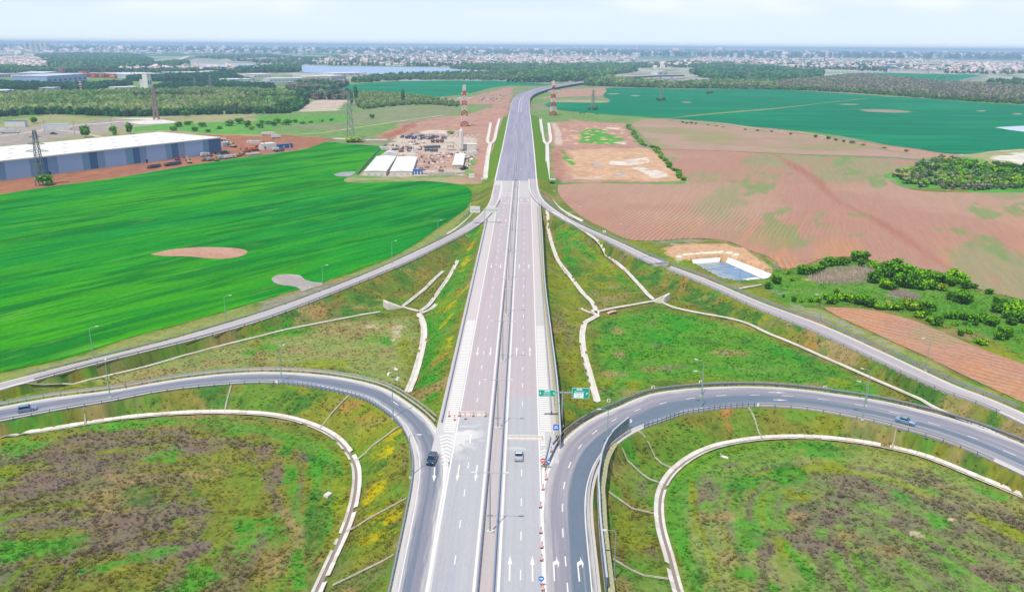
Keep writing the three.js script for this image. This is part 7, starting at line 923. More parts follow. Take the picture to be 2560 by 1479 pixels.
{
  const one = (a) => a[0];
  truck('white truck leftmost in the row of machines in front of the warehouse corner', ...one([[-271.3,-711.9]]), AX, '#f4f4f6', '#e6e6ea', 8);
  truck('grey truck nearest the wheat field in front of the warehouse corner', ...one([[-260.8,-685.4]]), AX, '#b9b0ac', '#b2a69e', 8, 1.8);
  excavator('dark red excavator behind the grey truck by the warehouse corner', ...one([[-264.6,-707.9]]), 0.4, '#8c3a34', 0.9);
  truck('beige truck between the grey truck and the orange digger', ...one([[-256.6,-685.7]]), AX, '#cfc2b2', '#bfb3a6', 7, 1.6);
  excavator('orange excavator nearest the wheat field by the warehouse corner', ...one([[-252,-684.6]]), 2.4, '#d88a52', 1);
  truck('dark trailer truck at the very corner of the warehouse', ...one([[-260.1,-727.9]]), AX, '#7fb4c0', '#3f4550', 9, 2.2);
  truck('turquoise truck in the middle of the machine row', ...one([[-251,-695.9]]), AX, '#7cc4c8', '#a9dadf', 9, 2.2);
  truck('white tanker truck right of the turquoise truck', ...one([[-247.6,-699]]), AX, '#f0f2f4', '#f4f6f8', 8, 2);
  truck('white truck with beige load at the right of the machine row', ...one([[-245.4,-703.5]]), AX, '#f4f1ea', '#d9c7a8', 7, 1.7);
  excavator('yellow loader right of the truck row', ...one([[-243.5,-714]]), 0.9, '#d9b067', 1); excavator('yellow loader behind the other one, beside the flat slabs', ...one([[-244.2,-726.1]]), 1.5, '#d3a05c', 0.9);
  excavator('orange excavator with raised boom left of the white site office', ...one([[-242,-755.1]]), 0.5, '#d2703c', 1.5); excavator('red excavator lying low beside the flat slabs', ...one([[-246.5,-746.5]]), 2.8, '#c2553f', 1.1); excavator('yellow excavator standing alone on the dirt behind the warehouse corner', ...one([[-270.1,-780.3]]), 2.6, '#d8b98c', 1.2); excavator('white machine with a jib right of the warehouse end wall', ...one([[-281,-801.3]]), 2.9, '#f0e6d6', 1);
  excavator('red tractor digger in front of the striped warehouse wall', ...one([[-284.2,-685.6]]), 0.7, '#c24b42', 0.9); excavator('beige digger in front of the striped warehouse wall', ...one([[-268.6,-670]]), 2.3, '#dcc39a', 1);
  container('site_office', 'large white site office with windows and a blue base beside the wheat field', 'site office', ...one([[-234,-765.8]]), 0.75, 13, 9, 5.6, '#f2f4f8', '#fbfbfb'); container('container', 'long blue container right of the white site office', 'container', ...one([[-223.4,-777.1]]), 0.85, 19, 4, 3.6, '#2262b4', '#3b78c4'); container('container', 'short blue container under the left end of the site office', 'container', ...one([[-238,-765.5]]), 0.75, 5, 3, 2.6, '#2a6cb8', '#4a86cc');
  container('container', 'pale grey box beside the end wall of the warehouse', 'container', ...one([[-279.8,-784.9]]), AX, 8, 5, 4, '#c9d4d8', '#e6ecee'); container('container', 'dark red and white kiosk behind the end wall of the warehouse', 'container', ...one([[-291.9,-815.7]]), AX, 5, 4, 4, '#8f2f3f', '#f1eef0');
  truck('white truck parked on the track behind the site office', ...one([[-253.3,-859.8]]), 0.6, '#f8f8f8', '#f3f3f3', 9, 2.6); truck('long white trailer truck left of the one on the track behind the site office', ...one([[-269.7,-889.2]]), 0.4, '#f8f6f0', '#f6f2ea', 14, 2.4); truck('white van beside the dark trailer below the blue container', ...one([[-224,-756.5]]), 0.8, '#eef2f4', '#e8ecee', 6, 1.6); truck('low dark trailer at the field edge below the blue container', ...one([[-219.1,-750.3]]), 0.85, '#6d6a68', '#55514e', 9, 0.8);
  [[-265.9,-814],[-263,-812.3],[-260.9,-812.5],[-258.9,-812.7],[-256.6,-812.9]].forEach(([x, z]) => container('container', 'small white container in the row behind the excavators', 'container', x, z, 0.6, 5, 2.6, 2.6, '#f1f1f0').userData.group = 'row of small white containers');
  const slabs = thing('slab_stack', 'stack of flat grey slabs at the edge of the wheat field', 'slab stack', [one([[-235.5,-726.7]])[0], PLAIN, one([[-235.5,-726.7]])[1]], 0.85); for (let i = 0; i < 3; i++) mesh('slab', box(14 - i, 0.4, 6 - i, i * 0.3, i * 0.5, 0), mat(i ? '#d6cfd0' : '#6d6666'), slabs);
  for (const [l, p, n, len] of [['pile of dark pipes on the red soil, left half', [-284.7,-642.5], 12, 14], ['pile of dark pipes on the red soil, right half', [-277.4,-657.4], 14, 18]]) { const t = thing('pipe_pile', l, 'pipe pile', [p[0], PLAIN, p[1]], AX); for (let i = 0; i < n; i++) { const c = mesh('pipe', new THREE.CylinderGeometry(0.5, 0.5, len * 0.45, 8).rotateZ(Math.PI / 2), mat('#3a4050', { roughness: 0.5 }), t); c.position.set(rr(-len * 0.28, len * 0.28), 0.5 + (i % 3) * 0.75, -1.6 + (i / 3 | 0) * 0.95); } }
  // behind the warehouse
  container('shed', 'dark roofed white shed near the left border behind the warehouse', 'shed', ...one([[-578.1,-958.9]]), 0.2, 22, 9, 6, '#eef2f6', '#3d5576'); container('shed', 'pale blue white shed with a white apron behind the warehouse', 'shed', ...one([[-515.7,-927.6]]), 0.5, 27, 10, 6, '#eef3fa', '#b6c8e0'); truck('pale trailer truck at the left border behind the warehouse', ...one([[-540.8,-885]]), 0.2, '#e9eef2', '#cfdcdf', 17, 3); truck('white lorry at the very left border behind the warehouse', ...one([[-553.2,-892.2]]), 0.2, '#f2f4f8', '#eef0f6', 12, 3.5); { const c = car('dark parked car on the pale track behind the warehouse', '#3a3440', [one([[-491.4,-878.6]])[0], PLAIN, one([[-491.4,-878.6]])[1]], 0.3, {}); c.scale.setScalar(1.6); }
  for (const [x, z] of [[-508.9,-893.5],[-470.4,-880.5],[-459.3,-939.1],[-555.3,-900.4]]) { const t = thing('utility_pole', 'thin dark utility pole on the works land behind the warehouse', 'utility pole', [x, PLAIN, z], 0, 'utility poles behind the warehouse'); mesh('pole', cyl(0.22, 0.16, 13, 0, 0, 0, 6), mat('#8a8580'), t); mesh('cross_bar', box(2.4, 0.2, 0.2, 0, 12, 0), mat('#8a8580'), t); }
}

// ------------------------------------------------------------------ works yard left of the motorway
{
  const W0 = mat('#fffdfa', { roughness: 0.6 });
  function shed(name, label, a, b, c, h, roofHex, wallHex, ridge = 0.7, front) {  // a, b front corners; c rear corner behind b
    const w = Math.hypot(b[0] - a[0], b[1] - a[1]), d = Math.hypot(c[0] - b[0], c[1] - b[1]), rx = -(c[1] - b[1]) / d, rz = (c[0] - b[0]) / d, t = thing(name, label, 'shed', [b[0] - rx * w / 2, PLAIN, b[1] - rz * w / 2], Math.atan2(-rz, rx));
    mesh('wall', box(w, h, d, 0, 0, -d / 2), mat(wallHex), t); const s = new THREE.Shape([[-w / 2 - 0.3, 0], [0, ridge], [w / 2 + 0.3, 0], [w / 2 + 0.3, -0.25], [-w / 2 - 0.3, -0.25]].map(([x, y]) => new THREE.Vector2(x, y))); const g = new THREE.ExtrudeGeometry(s, { depth: d + 0.6, bevelEnabled: false }); g.translate(0, h + 0.26, -d - 0.3); mesh('roof', g, mat(roofHex, { roughness: 0.6 }), t);
    mesh('gable', box(w - 0.4, ridge * 0.45, 0.12, 0, h - 0.02, 0.1), mat(front ?? wallHex), t); for (let i = 0; i < 3; i++) mesh('door', box(w * 0.14, h * 0.55, 0.1, -w * 0.3 + i * w * 0.3, 0, 0.08), mat('#d8d8dc'), t); return t;
  }
  shed('works_shed', 'larger white sheet roofed shed at the near corner of the works yard', [-116.6,-608.4], [-101.6,-613], [-107.1,-699.4], 3.2, '#fffdfb', '#fbf8f6');
  shed('works_shed', 'second white shed with vents right of the larger one in the works yard', [-99.1,-615.6], [-83.1,-617.9], [-90,-702.3], 2.6, '#fdfbfa', '#f6f1ee');
  shed('works_shed', 'narrow white shed with a yellow front at the right of the works yard', [-56,-652.1], [-48.1,-651.3], [-51.3,-721.3], 3, '#ffffff', '#cdbfae', 0.8, '#e9d22c');
  { const [x, z] = [-114.8,-716.5], t = thing('dome_tent', 'grey white arched storage tent behind the sheds of the works yard', 'tent', [x, PLAIN, z], 0.1); const g = new THREE.CylinderGeometry(5.5, 5.5, 11, 20, 1, false, 0, Math.PI); g.rotateZ(Math.PI / 2); g.rotateY(Math.PI / 2); g.rotateX(0); g.rotateZ(0); const arc = new THREE.CylinderGeometry(5.5, 5.5, 12, 24, 1, false); arc.rotateX(Math.PI / 2); mesh('cover', arc, mat('#dfe4ec', { roughness: 0.7 }), t); for (let i = 0; i < 5; i++) mesh('rib', new THREE.TorusGeometry(5.55, 0.12, 6, 24).translate(0, 0, -5 + i * 2.5), mat('#f4f6fa'), t); }
  { const [x, z] = [-57.8,-766.2], t = thing('silo', 'tall white silo tower of the concrete plant', 'silo', [x, PLAIN, z]); mesh('shell', cyl(1.9, 1.9, 16, 0, 2.6, 0, 16), W0, t); mesh('cone', cyl(0.5, 1.9, 1.8, 0, 0.8, 0, 12), W0, t); mesh('cap', [cyl(1.9, 1.0, 1.2, 0, 18.6, 0, 16), box(1.6, 1.4, 1.6, 0, 19.4, 0)], mat('#f1eeea'), t); for (const a of [0, 1, 2, 3]) mesh('leg', bar(V(1.5 * Math.cos(a * 1.57), 0, 1.5 * Math.sin(a * 1.57)), V(1.5 * Math.cos(a * 1.57), 3, 1.5 * Math.sin(a * 1.57)), 0.3), mat('#d9d5d0'), t); mesh('ladder', box(0.5, 15, 0.1, 0, 3, 1.95), mat('#cfcac6'), t); }
  { const [x, z] = [-68.2,-772.9], t = thing('batching_plant', 'white steel frame and chute of the concrete plant left of the silo', 'concrete plant', [x, PLAIN, z]); const f = []; for (const a of [-3, 3]) for (const b of [-2, 2]) f.push(bar(V(a, 0, b), V(a * 0.8, 8, b), 0.35)); for (const y of [3, 6, 8]) for (const b of [-2, 2]) f.push(bar(V(-3, y, b), V(3, y, b), 0.3)); mesh('frame', f, W0, t); mesh('hopper', box(4.6, 2.2, 3.6, 0, 6, 0), mat('#efe9e4'), t); mesh('conveyor', bar(V(2, 8.6, 0), V(9, 2, 0), 1.2), mat('#f8f5f2'), t); mesh('platform', box(7, 0.3, 5, 0, 3.4, 0), mat('#bdb2aa'), t); }
  { const [x, z] = [-51.3,-776.1], t = thing('storage_tank', 'low white corrugated tank right of the silo', 'tank', [x, PLAIN, z]); mesh('shell', box(14, 5.6, 8), mat('#f1f0ee'), t); for (let i = 0; i < 7; i++) mesh('rib', box(0.25, 5.6, 0.2, -6 + i * 2, 0, 4.1), mat('#dcdcda'), t); mesh('roof', box(14.4, 0.3, 8.4, 0, 5.6, 0), W0, t); }
  const tank = (label, x, z, hex, L, r, group) => { const t = thing('fuel_tank', label, 'tank', [x, PLAIN, z], 0, group); mesh('shell', new THREE.CapsuleGeometry(r, L - 2 * r, 4, 12).rotateZ(Math.PI / 2).translate(0, r + 0.5, 0), mat(hex, { roughness: 0.5 }), t); mesh('saddle', [box(0.5, 0.8, 1.6, -L * 0.28, 0, 0), box(0.5, 0.8, 1.6, L * 0.28, 0, 0)], mat('#4a4648'), t); return t; };
  [[-91.4,-782.5],[-88,-784.7],[-84.5,-786.1],[-80.9,-787.2],[-88.6,-761.9],[-84.4,-760.4],[-80.4,-760]].forEach(([x, z]) => tank('dark grey cylindrical tank in the cluster in the middle of the works yard', x, z, '#565c6a', 4.6, 1.3, 'dark tanks in the middle of the works yard'));
  [['rust brown tank, left of three behind the dark tanks', [[-90.7,-831.9]]], ['rust brown tank, middle of three behind the dark tanks', [[-86.2,-832.2]]], ['rust brown tank, right of three behind the dark tanks', [[-82.1,-834.8]]]].forEach(([l, [[x, z]]]) => tank(l, x, z, '#7a4640', 4.4, 1.6));
  [['beige tank left of a pair behind the white sheds', [[-105.1,-715.6]]], ['beige tank right of a pair behind the white sheds', [[-102,-717.4]]]].forEach(([l, [[x, z]]]) => tank(l, x, z, '#e4d3b2', 4.6, 1.9));
  truck('small red truck left of the dark tanks in the works yard', ...[[-96.3,-774.4]][0], 1.4, '#c03a34', '#f4e4de', 5, 1.4); excavator('brown excavator behind the beige tanks of the works yard', ...[[-110.7,-758.3]][0], 0.4, '#b48a62', 0.9); excavator('white crane machine left of the brown excavator', ...[[-118.6,-772.6]][0], 0.5, '#f0ebe4', 1.3); container('container', 'bright blue container at the near edge of the works yard', 'container', ...[[-79.6,-623.1]][0], 0, 7, 3, 3.4, '#1d6fd2', '#2f80e0'); truck('black car-sized pick-up at the near right corner of the works yard', ...[[-47.5,-647.3]][0], 0.8, '#2e2e3e', '#33333f', 5, 0.8);
  container('container', 'white office container behind the second white shed', 'container', ...[[-96.8,-716.2]][0], 0, 8, 3.4, 3, '#f2efec'); container('container', 'white office container right of the narrow yellow fronted shed', 'container', ...[[-48.6,-734.9]][0], 0.4, 6, 3, 2.8, '#f6f6f4'); container('container', 'white container at the right fence of the works yard', 'container', ...[[-45.2,-745.5]][0], 0.4, 6, 3, 2.8, '#fbfbfa'); container('container', 'low white container behind the arched tent', 'container', ...[[-129.3,-771.8]][0], 0.3, 7, 3, 2.8, '#e9e6ea');
  for (const [x, z] of [[-127.6,-877],[-120.3,-868],[-119.9,-880.1],[-119.5,-892.5],[-113.7,-863.9],[-115,-885.4],[-111.4,-873.6],[-106.7,-859.8],[-107.3,-881.2],[-103.3,-869.5],[-102.8,-886.5],[-98.1,-862.9],[-95.8,-870.2],[-93.6,-877.6],[-83.3,-871.3],[-91.5,-887.5]]) truck('blue grey truck in the parked row along the far side of the works yard', x, z, rr(-0.4, 0.4), ['#6d7898', '#dfe3ec', '#8d97b2', '#55607c'][(rnd() * 4) | 0], ['#8a93ab', '#c9cdd8', '#5c6684', '#e3e3e6'][(rnd() * 4) | 0], rr(4, 6), rr(1.2, 2)).userData.group = 'trucks parked along the far side of the works yard';
  for (let i = 0; i < 7; i++) { const [x, z] = [[-82.1,-885.9][0] + i * 5.4, [-82.1,-885.9][1]]; const c = container('container', 'small white cabin in the short row beside the silo', 'container', x, z, 0, 2.2, 2.2, 2.4, '#f2f0f2'); c.userData.group = 'short row of white cabins beside the silo'; }
  const fenceP = [[-123,-615.2],[-127.5,-684.1],[-131.7,-756.7],[-132.3,-807.1]].map(([x, z]) => V(x, PLAIN, z)); const ft = thing('fence', 'grey fence along the left side of the works yard', 'fence', [fenceP[0].x, PLAIN, fenceP[0].z]); const fp = resample(fenceP.map((p) => [p.x - fenceP[0].x, p.z - fenceP[0].z, 0]), 0, 24); mesh('panel', profileAlong(fp, [[-0.05, 0.1], [-0.05, 1.9], [0.05, 1.9], [0.05, 0.1]]), mat('#a3a3a4'), ft); fp.forEach((p) => { const m = mesh('post', box(0.2, 2.1, 0.2), mat('#87878a'), ft); m.position.copy(p); });
  { const bits = [], W = ['#f6f2ee', '#d9d2cc', '#a79a92', '#8d6f62', '#6f7480', '#e9dcd0'], lists = W.map(() => []); for (const [x, z] of scatter([[-96.7,-759.4],[-67.5,-754.5],[-59.2,-638.5],[-77.9,-632.1],[-87.2,-699.3]], 60).concat(scatter([[-132.7,-815.5],[-105.9,-852.9],[-92.2,-818.8],[-98.9,-759.3],[-112.8,-750.9]], 70), scatter([[-71.2,-747],[-44.7,-756.3],[-43.2,-639.6],[-45.8,-634.3],[-49.4,-714.9],[-62.3,-733.8]], 60), scatter([[-96.2,-1473.5],[-55.3,-1452],[-37.5,-1569.2],[-50.7,-1701.2]], 50))) { const g = rnd() < 0.6 ? box(rr(0.8, 4), rr(0.4, 1.8), rr(0.8, 2.4), x, PLAIN, z, rr(0, 3)) : new THREE.ConeGeometry(rr(0.8, 2.6), rr(0.7, 1.8), 8).translate(x, PLAIN + 0.4, z); lists[(rnd() * W.length) | 0].push(g); } const t = thing('yard_clutter', 'pallets, heaps and loose material scattered over the works yard', 'clutter', [0, 0, 0], 0, undefined, 'stuff'); lists.forEach((l, i) => l.length && mesh('heap', l, mat(W[i]), t)); }
  { const l = []; for (const [x, z] of scatter([[38.9,-749.4],[118.5,-778.1],[112.3,-621.8],[36.4,-607]], 90).concat(scatter([[42.7,-1028.9],[119.3,-1036.6],[107.2,-837.7],[36.9,-831.8]], 50))) { const r = rr(1.2, 4.5), g = new THREE.ConeGeometry(r, r * rr(0.25, 0.5), 9, 2); const p = g.attributes.position; for (let i = 0; i < p.count; i++) p.setXYZ(i, p.getX(i) * rr(0.8, 1.2), p.getY(i), p.getZ(i) * rr(0.8, 1.2)); g.scale(rr(1, 2.4), 1, 1); g.rotateY(rr(0, 3)); g.translate(x, PLAIN + 0.2, z); g.computeVertexNormals(); l.push(g); } tag(mesh('soil_heaps', l, mat('#dcb795')), 'low heaps of dug soil around the sand pit right of the motorway', 'soil', null, 'stuff'); }
  const rub = []; for (const [x, z] of scatter([[-77,-624.5],[-64.3,-633],[-45.8,-634.3],[-45.1,-624.2],[-73.6,-617.3]], 120)) { const s = rr(0.4, 1.3); const g = new THREE.DodecahedronGeometry(s, 0); g.scale(1, 0.6, 1); g.translate(x, PLAIN + s * 0.3, z); rub.push(g); } tag(mesh('rubble', rub, mat('#b9b1a9')), 'heaps of grey rubble along the near edge of the works yard', 'rubble', null, 'stuff');
}

// ------------------------------------------------------------------ lake, far halls, towns, bridges
{
  const wm = new THREE.MeshStandardMaterial({ color: new THREE.Color().setRGB(...alb('#a7c4f0')), roughness: 0.4 });
  const lake = (l, P) => tag(mesh('lake', areaGeo(P, 2.0), wm), l, 'lake', null, 'structure');
  lake('broad pale blue lake in front of the far town', [[-1285.8,-4035.7],[-1050.4,-3971.6],[-813.3,-3739],[-599.4,-3775.2],[-371.4,-3707.9],[-266,-3465.4],[-114.1,-3191.8],[-198.3,-3047.4],[-199.6,-2861.3],[-343.5,-2774.9],[-485.1,-2840],[-654.3,-2848.5],[-749.6,-2933],[-805.9,-3097.5],[-879.4,-3351.5],[-1005.3,-3637.1],[-1224.6,-3652],[-1097.3,-3519.6],[-1447.3,-3763.6],[-1571.3,-4038.3],[-1443.3,-4136.4],[-1279.2,-4106.9]]); lake('narrow arm of the lake left of the road bridge', [[-2127.7,-4881.2],[-2022.9,-5082],[-1854.3,-4741.1],[-1739.6,-4265.2],[-1735,-4019.7]]);
}
const blockWin = mat('#6f86a8', { roughness: 0.3 });
function hall(label, s, o = {}) {                        // s = x0, z0, x1, z1 of the front foot, height, depth
  const [x0, z0, x1, z1, h, d] = s, dx = x1 - x0, dz = z1 - z0, w = Math.hypot(dx, dz), t = thing(o.name ?? 'industrial_hall', label, o.cat ?? 'hall', [(x0 + x1) / 2, PLAIN - 0.3, (z0 + z1) / 2], Math.atan2(-dz, dx), o.group);
  mesh('wall', box(w, h, d, 0, 0, -d / 2), mat(o.wall ?? '#e9edf4', { roughness: 0.7 }), t); mesh('roof', [box(w + 1, 0.8, d + 1, 0, h, -d / 2)], mat(o.roof ?? '#fbfbfb', { roughness: 0.6 }), t);
  const n = o.win ?? 5; for (let i = 0; i < n; i++) mesh(o.floors ? 'window_row' : 'window', box(w / n * 0.55, h * 0.25, 0.3, -w / 2 + (i + 0.5) * w / n, h * (o.floors ? 0.55 : 0.3), 0.1), o.winMat ?? blockWin, t); return t;
}
[['large pale blue hall with dark windows at the far left', [[-1100.3,-1972,-1099.8,-2153.6,17,80]], { wall: '#a9c6f2', roof: '#d9e6fb', win: 8, winMat: mat('#3b5da0') }], ['pale blue lower hall in front of the large one at the far left', [[-1183.1,-2027.2,-1144,-2065.1,9,50]], { wall: '#93b4e4', roof: '#e6eefa' }], ['blue office block at the far left before the halls', [[-1226.8,-2048.3,-1190.8,-2040.5,11,30]], { wall: '#7f9cd2', roof: '#9fb4dc' }], ['long white roofed hall behind the pale blue ones', [[-1417.9,-2398.8,-1351.6,-2414.7,9,120]], { wall: '#bccdee' }], ['white roofed hall at the left border', [[-1410.3,-2280.4,-1393.6,-2323,9,90]], { wall: '#b9ccf0' }], ['long white wholesale hall behind the dark trees', [[-1062,-2302.3,-1003.9,-2393.1,11,130]], { wall: '#c9daf2', win: 9 }], ['white hall continuing right of the long wholesale hall', [[-1040.7,-2489,-938.2,-2558.3,10,70]], { wall: '#cfe0f0', win: 9 }], ['small bright white hall right of the dark tree row', [[-950.5,-2592.2,-933.3,-2615.3,12,50]], {}],
  ['grey white hall before the lake, left of the overpass', [[-709,-2048,-659.8,-2086.8,10,60]], { wall: '#dfe5f0' }], ['white hall with a purple shadowed front above the overpass', [[-766.1,-2427.4,-726,-2457,9,70]], { wall: '#e6e8f0' }], ['white warehouse behind the overpass', [[-645,-2166.6,-571.4,-2230.8,8,40]], { wall: '#eceff8', win: 9 }], ['cream fronted hall right of the overpass', [[-578.3,-2263.3,-525.2,-2327.7,10,50]], { wall: '#fbf7e6' }], ['grey white hall beside the cream fronted one', [[-523.8,-2328,-498.3,-2389.3,10,60]], { wall: '#c9d3ee' }], ['wavy white roofed hall on the lake shore', [[-576.6,-2600,-497.7,-2703.7,8,60]], { wall: '#e9ecf2' }], ['low white hall on the lake shore, left of the wavy one', [[-662.8,-2484,-577.4,-2533.5,7,40]], { wall: '#e9ebf2' }], ['blue grey hall on the shore right of the wavy one', [[-461.4,-2539,-417.6,-2592.9,8,40]], { wall: '#b9c6de', roof: '#c3cfe4' }],
  ['white barn with a red roof at the edge of the left woodland', [[-870.8,-1546.8,-853.4,-1557.9,6,26]], { wall: '#f4e9e6', roof: '#d1626e' }], ['long white hall at the left border below the pale blue ones', [[-955.1,-1542.3,-935.7,-1571.1,7,40]], { wall: '#c3cbe6' }], ['arched grey hall left of the red roofed barn', [[-926.2,-1626.9,-901.3,-1630.9,8,40]], { wall: '#b5bccb', roof: '#c6ccd6' }], ['white works sheds left of the white silo', [[-800.9,-1675.9,-772.9,-1710.4,8,30]], { wall: '#f1f1f2' }], ['tall white works silo building at the left', [[-794.3,-1803.1,-788.8,-1810.9,30,18]], { wall: '#fdfdfc', win: 2 }], ['white works building left of the tall silo building', [[-808.2,-1812,-801.8,-1817.7,17,20]], { wall: '#f5f5f6', win: 2 }],
  ['big white tower hall in the town right of the motorway bend', [[425,-4695.3,485,-4718.5,38,50]], { wall: '#fdfcfa', win: 3 }], ['low white hall in front of the big white tower hall', [[382.5,-4367.6,476.1,-4460.7,9,30]], { wall: '#fbf7f0' }], ['white hall left of the big white tower hall', [[356.8,-4577.7,417.4,-4626.5,17,40]], { wall: '#dfeaf8' }], ['pale block right of the big white tower hall', [[504.3,-4864.5,548.9,-4925.5,20,30]], { wall: '#dce2f2', floors: 1 }], ['slim white block right of the big white tower hall', [[644.5,-5667.1,664.2,-5714.6,26,25]], { wall: '#f4f6fa', win: 2 }], ['pale grey rounded block at the right of the town', [[509.7,-4534.1,587.3,-4757.9,16,40]], { wall: '#d0dcf2' }], ['white hall alone among the trees right of the town', [[774.1,-5539.2,829.5,-5600,7,50]], {}], ['white frame hall behind the railway viaduct', [[449,-2966.8,496.2,-3033.3,11,24]], { wall: '#fdfdfb', win: 2 }], ['very long white greenhouse strip near the horizon', [[2326.5,-15612.5,3294.4,-16262,14,300]], { wall: '#fbfbfb', win: 2 }],
  ['big white box hall beside the tall chimney', [[1821.8,-5232.6,1879.3,-5197.4,20,60]], { wall: '#fbfaf8', win: 3 }], ['low white hall right of the chimney hall', [[1721.9,-4749.1,1797.8,-4775.9,10,50]], {}], ['white hall at the edge of the wood left of the long white wall', [[1138.3,-3626.6,1186.6,-3611.3,11,40]], { wall: '#fbf9f6' }], ['long white hall front along the field at the right', [[1188.8,-3499.8,1286.5,-3446.4,9,30]], { wall: '#fdfcfa', win: 8 }], ['second half of the long white hall front along the field', [[1288.8,-3447,1401.6,-3425.4,6,20]], { wall: '#fdfcfa', win: 8 }], ['long white hall behind the apartment blocks at the far right', [[1996.6,-4760.5,2172.3,-4821.6,13,120]], { wall: '#f9f6f4' }], ['white hall group right of the long white hall at the far right', [[2166.9,-4759.1,2240.6,-4808.6,15,80]], {}], ['white halls before the orange roofed hall', [[2312.9,-4933.2,2418.6,-4970.4,14,80]], {}], ['long hall with a pale orange roof at the far right', [[2420.4,-4971,2552.5,-5043.5,11,100]], { wall: '#f6d9d0', roof: '#f0b8a8' }], ['blue roofed hall behind the left end of the apartment blocks', [[1881.9,-4546.9,1951.2,-4570.1,13,50]], { wall: '#8fb8f0', roof: '#5b93e6' }], ['brown flat building at the left of the main dark trees', [[-1428.6,-2626.3,-1415.9,-2629.6,16,30]], { wall: '#a96a60', roof: '#b98a80', win: 3 }],
].forEach(([l, [s], o]) => hall(l, s, o));
{ const names = ['first', 'second', 'third', 'fourth', 'fifth', 'sixth', 'seventh']; [[1474.2,-3539.8,1495.6,-3545.7,15,18],[1481.6,-3507.2,1505.1,-3513.6,15,18],[1503.5,-3492.7,1532.9,-3500.5,15,18],[1535.6,-3487.7,1568.6,-3496.5,15,18],[1567.8,-3476.1,1600.7,-3484.8,15,18],[1599.6,-3471.2,1613.7,-3468.3,15,18],[1613.8,-3455.1,1657.2,-3466.5,14,18]].forEach((s, i) => hall('white apartment block, ' + names[i] + ' from the left in the row behind the far right field', s, { name: 'apartment_block', cat: 'apartment block', wall: '#f4f2f0', roof: '#9d97b8', floors: 1, win: 6 }));
  [[-2000.6,-3298.4,-1980.6,-3288.6,14,16],[-1966.6,-3268.6,-1952.6,-3265.1,14,16],[-1967.2,-3293.1,-1948.7,-3299.4,14,16]].forEach((s, i) => hall('white apartment block at the far left, ' + ['left', 'middle', 'right'][i] + ' of three', s, { name: 'apartment_block', cat: 'apartment block', wall: '#f6f3ee', roof: '#c9b8b4', floors: 1, win: 5 })); hall('tall beige apartment block in the far left town', [[-3868.3,-6547.5,-3828.8,-6579.2,32,40]][0], { name: 'apartment_block', cat: 'apartment block', wall: '#f1e6e2', roof: '#d8cfd6', floors: 1, win: 6 });
  [[-4602.3,-7575,-4596.6,-7580.8,90,40],[-4585.1,-7592.4,-4575,-7602.7,90,40],[-4547.5,-7630.5,-4540.3,-7637.8,92,40],[-4567.5,-7915.8,-4558.5,-7925.3,90,40],[-4553.9,-7930,-4546.4,-7938,90,40],[-4423.6,-7755.9,-4408.5,-7771.1,90,60],[-4506.9,-7979.5,-4494.7,-7992.3,90,40],[-4715.6,-8436.7,-4701.4,-8452.9,90,45],[-4340.2,-7840.3,-4320.3,-7860.5,90,60]].forEach((s) => hall('hazy high-rise block on the far left skyline', s, { name: 'tower_block', cat: 'tower block', wall: '#f1f2f6', roof: '#cfd6e4', floors: 1, win: 4, group: 'high-rise blocks on the far left skyline' }));
  for (const [l, [[x, z, hh]]] of [['tall pale chimney of the works at the right horizon', [[1859.6,-5395.8,88.2]]], ['shorter dark chimney left of the tall pale one', [[1857.2,-5456.6,65.6]]]]) { const t = thing('chimney', l, 'chimney', [x, PLAIN, z]); const dk = l[0] === 's', h = Math.min(hh, 90); for (let i = 0; i < 6; i++) mesh('band', cyl(4.6 - i * 0.5, 4.1 - i * 0.5, h / 6, 0, i * h / 6, 0, 12), mat(dk ? '#5f7aa8' : i % 2 ? '#d99a96' : '#efe6e8'), t); }
  const cont = ['#c8472f', '#e7a23c', '#e9b94a', '#c04a30', '#b3452e', '#dd6a3a', '#a94336', '#8c3a36', '#7a3a4a'], cl = ['red', 'orange', 'yellow']; [[-1308.5,-2536.1],[-1266.8,-2478.4],[-1190.5,-2350.2],[-1185.3,-2351.4],[-1180.1,-2352.6],[-1172.3,-2354.4],[-1167.2,-2355.5],[-1159.4,-2357.3],[-1135.3,-2343.2],[-1116.6,-2328]].forEach(([x, z], i) => { const t = thing('container_stack', 'stack of coloured shipping containers in the yard beside the large pale blue hall', 'container stack', [x, PLAIN, z], 0, 'container stacks beside the pale blue hall'); for (let k = 0; k < 4; k++) mesh('container', box(13, 2.7, 14, 0, k * 2.8, 0), mat(cont[(i * 3 + k) % 9]), t); });
}
// bridges in the distance
function bridge(name, label, P, w, th, hex, pierHex, step) { const c = resample(P, step), t = thing(name, label, 'bridge', [c[0].x, 0, c[0].z]), q = c.map((p) => V(p.x - c[0].x, p.y, p.z - c[0].z)); mesh('deck', profileAlong(q, [[-w / 2, -th], [-w / 2, 0.8], [w / 2, 0.8], [w / 2, -th], [-w / 2, -th]]), mat(hex), t); q.forEach((p, i) => { if (i && i < q.length - 1) mesh('pier', box(2.4, p.y - th - 1.5, 2.4, p.x, 1.4, p.z), mat(pierHex), t); }); }
bridge('railway_viaduct', 'long dark railway viaduct crossing low ground right of the motorway bend', [[219.8,-2290.4,11],[267.3,-2383.5,11],[325.1,-2498.5,11],[393.3,-2603,11],[486.4,-2687.1,11]], 9, 3.4, '#63607a', '#a9aec2', 52);
bridge('railway_viaduct', 'lower second track of the viaduct, nearer than the dark one', [[317.1,-2225.3,6],[369,-2390.2,6],[413,-2483.3,6],[463.2,-2546.9,6]], 7, 1.6, '#b5b8cf', '#8f94ac', 60);
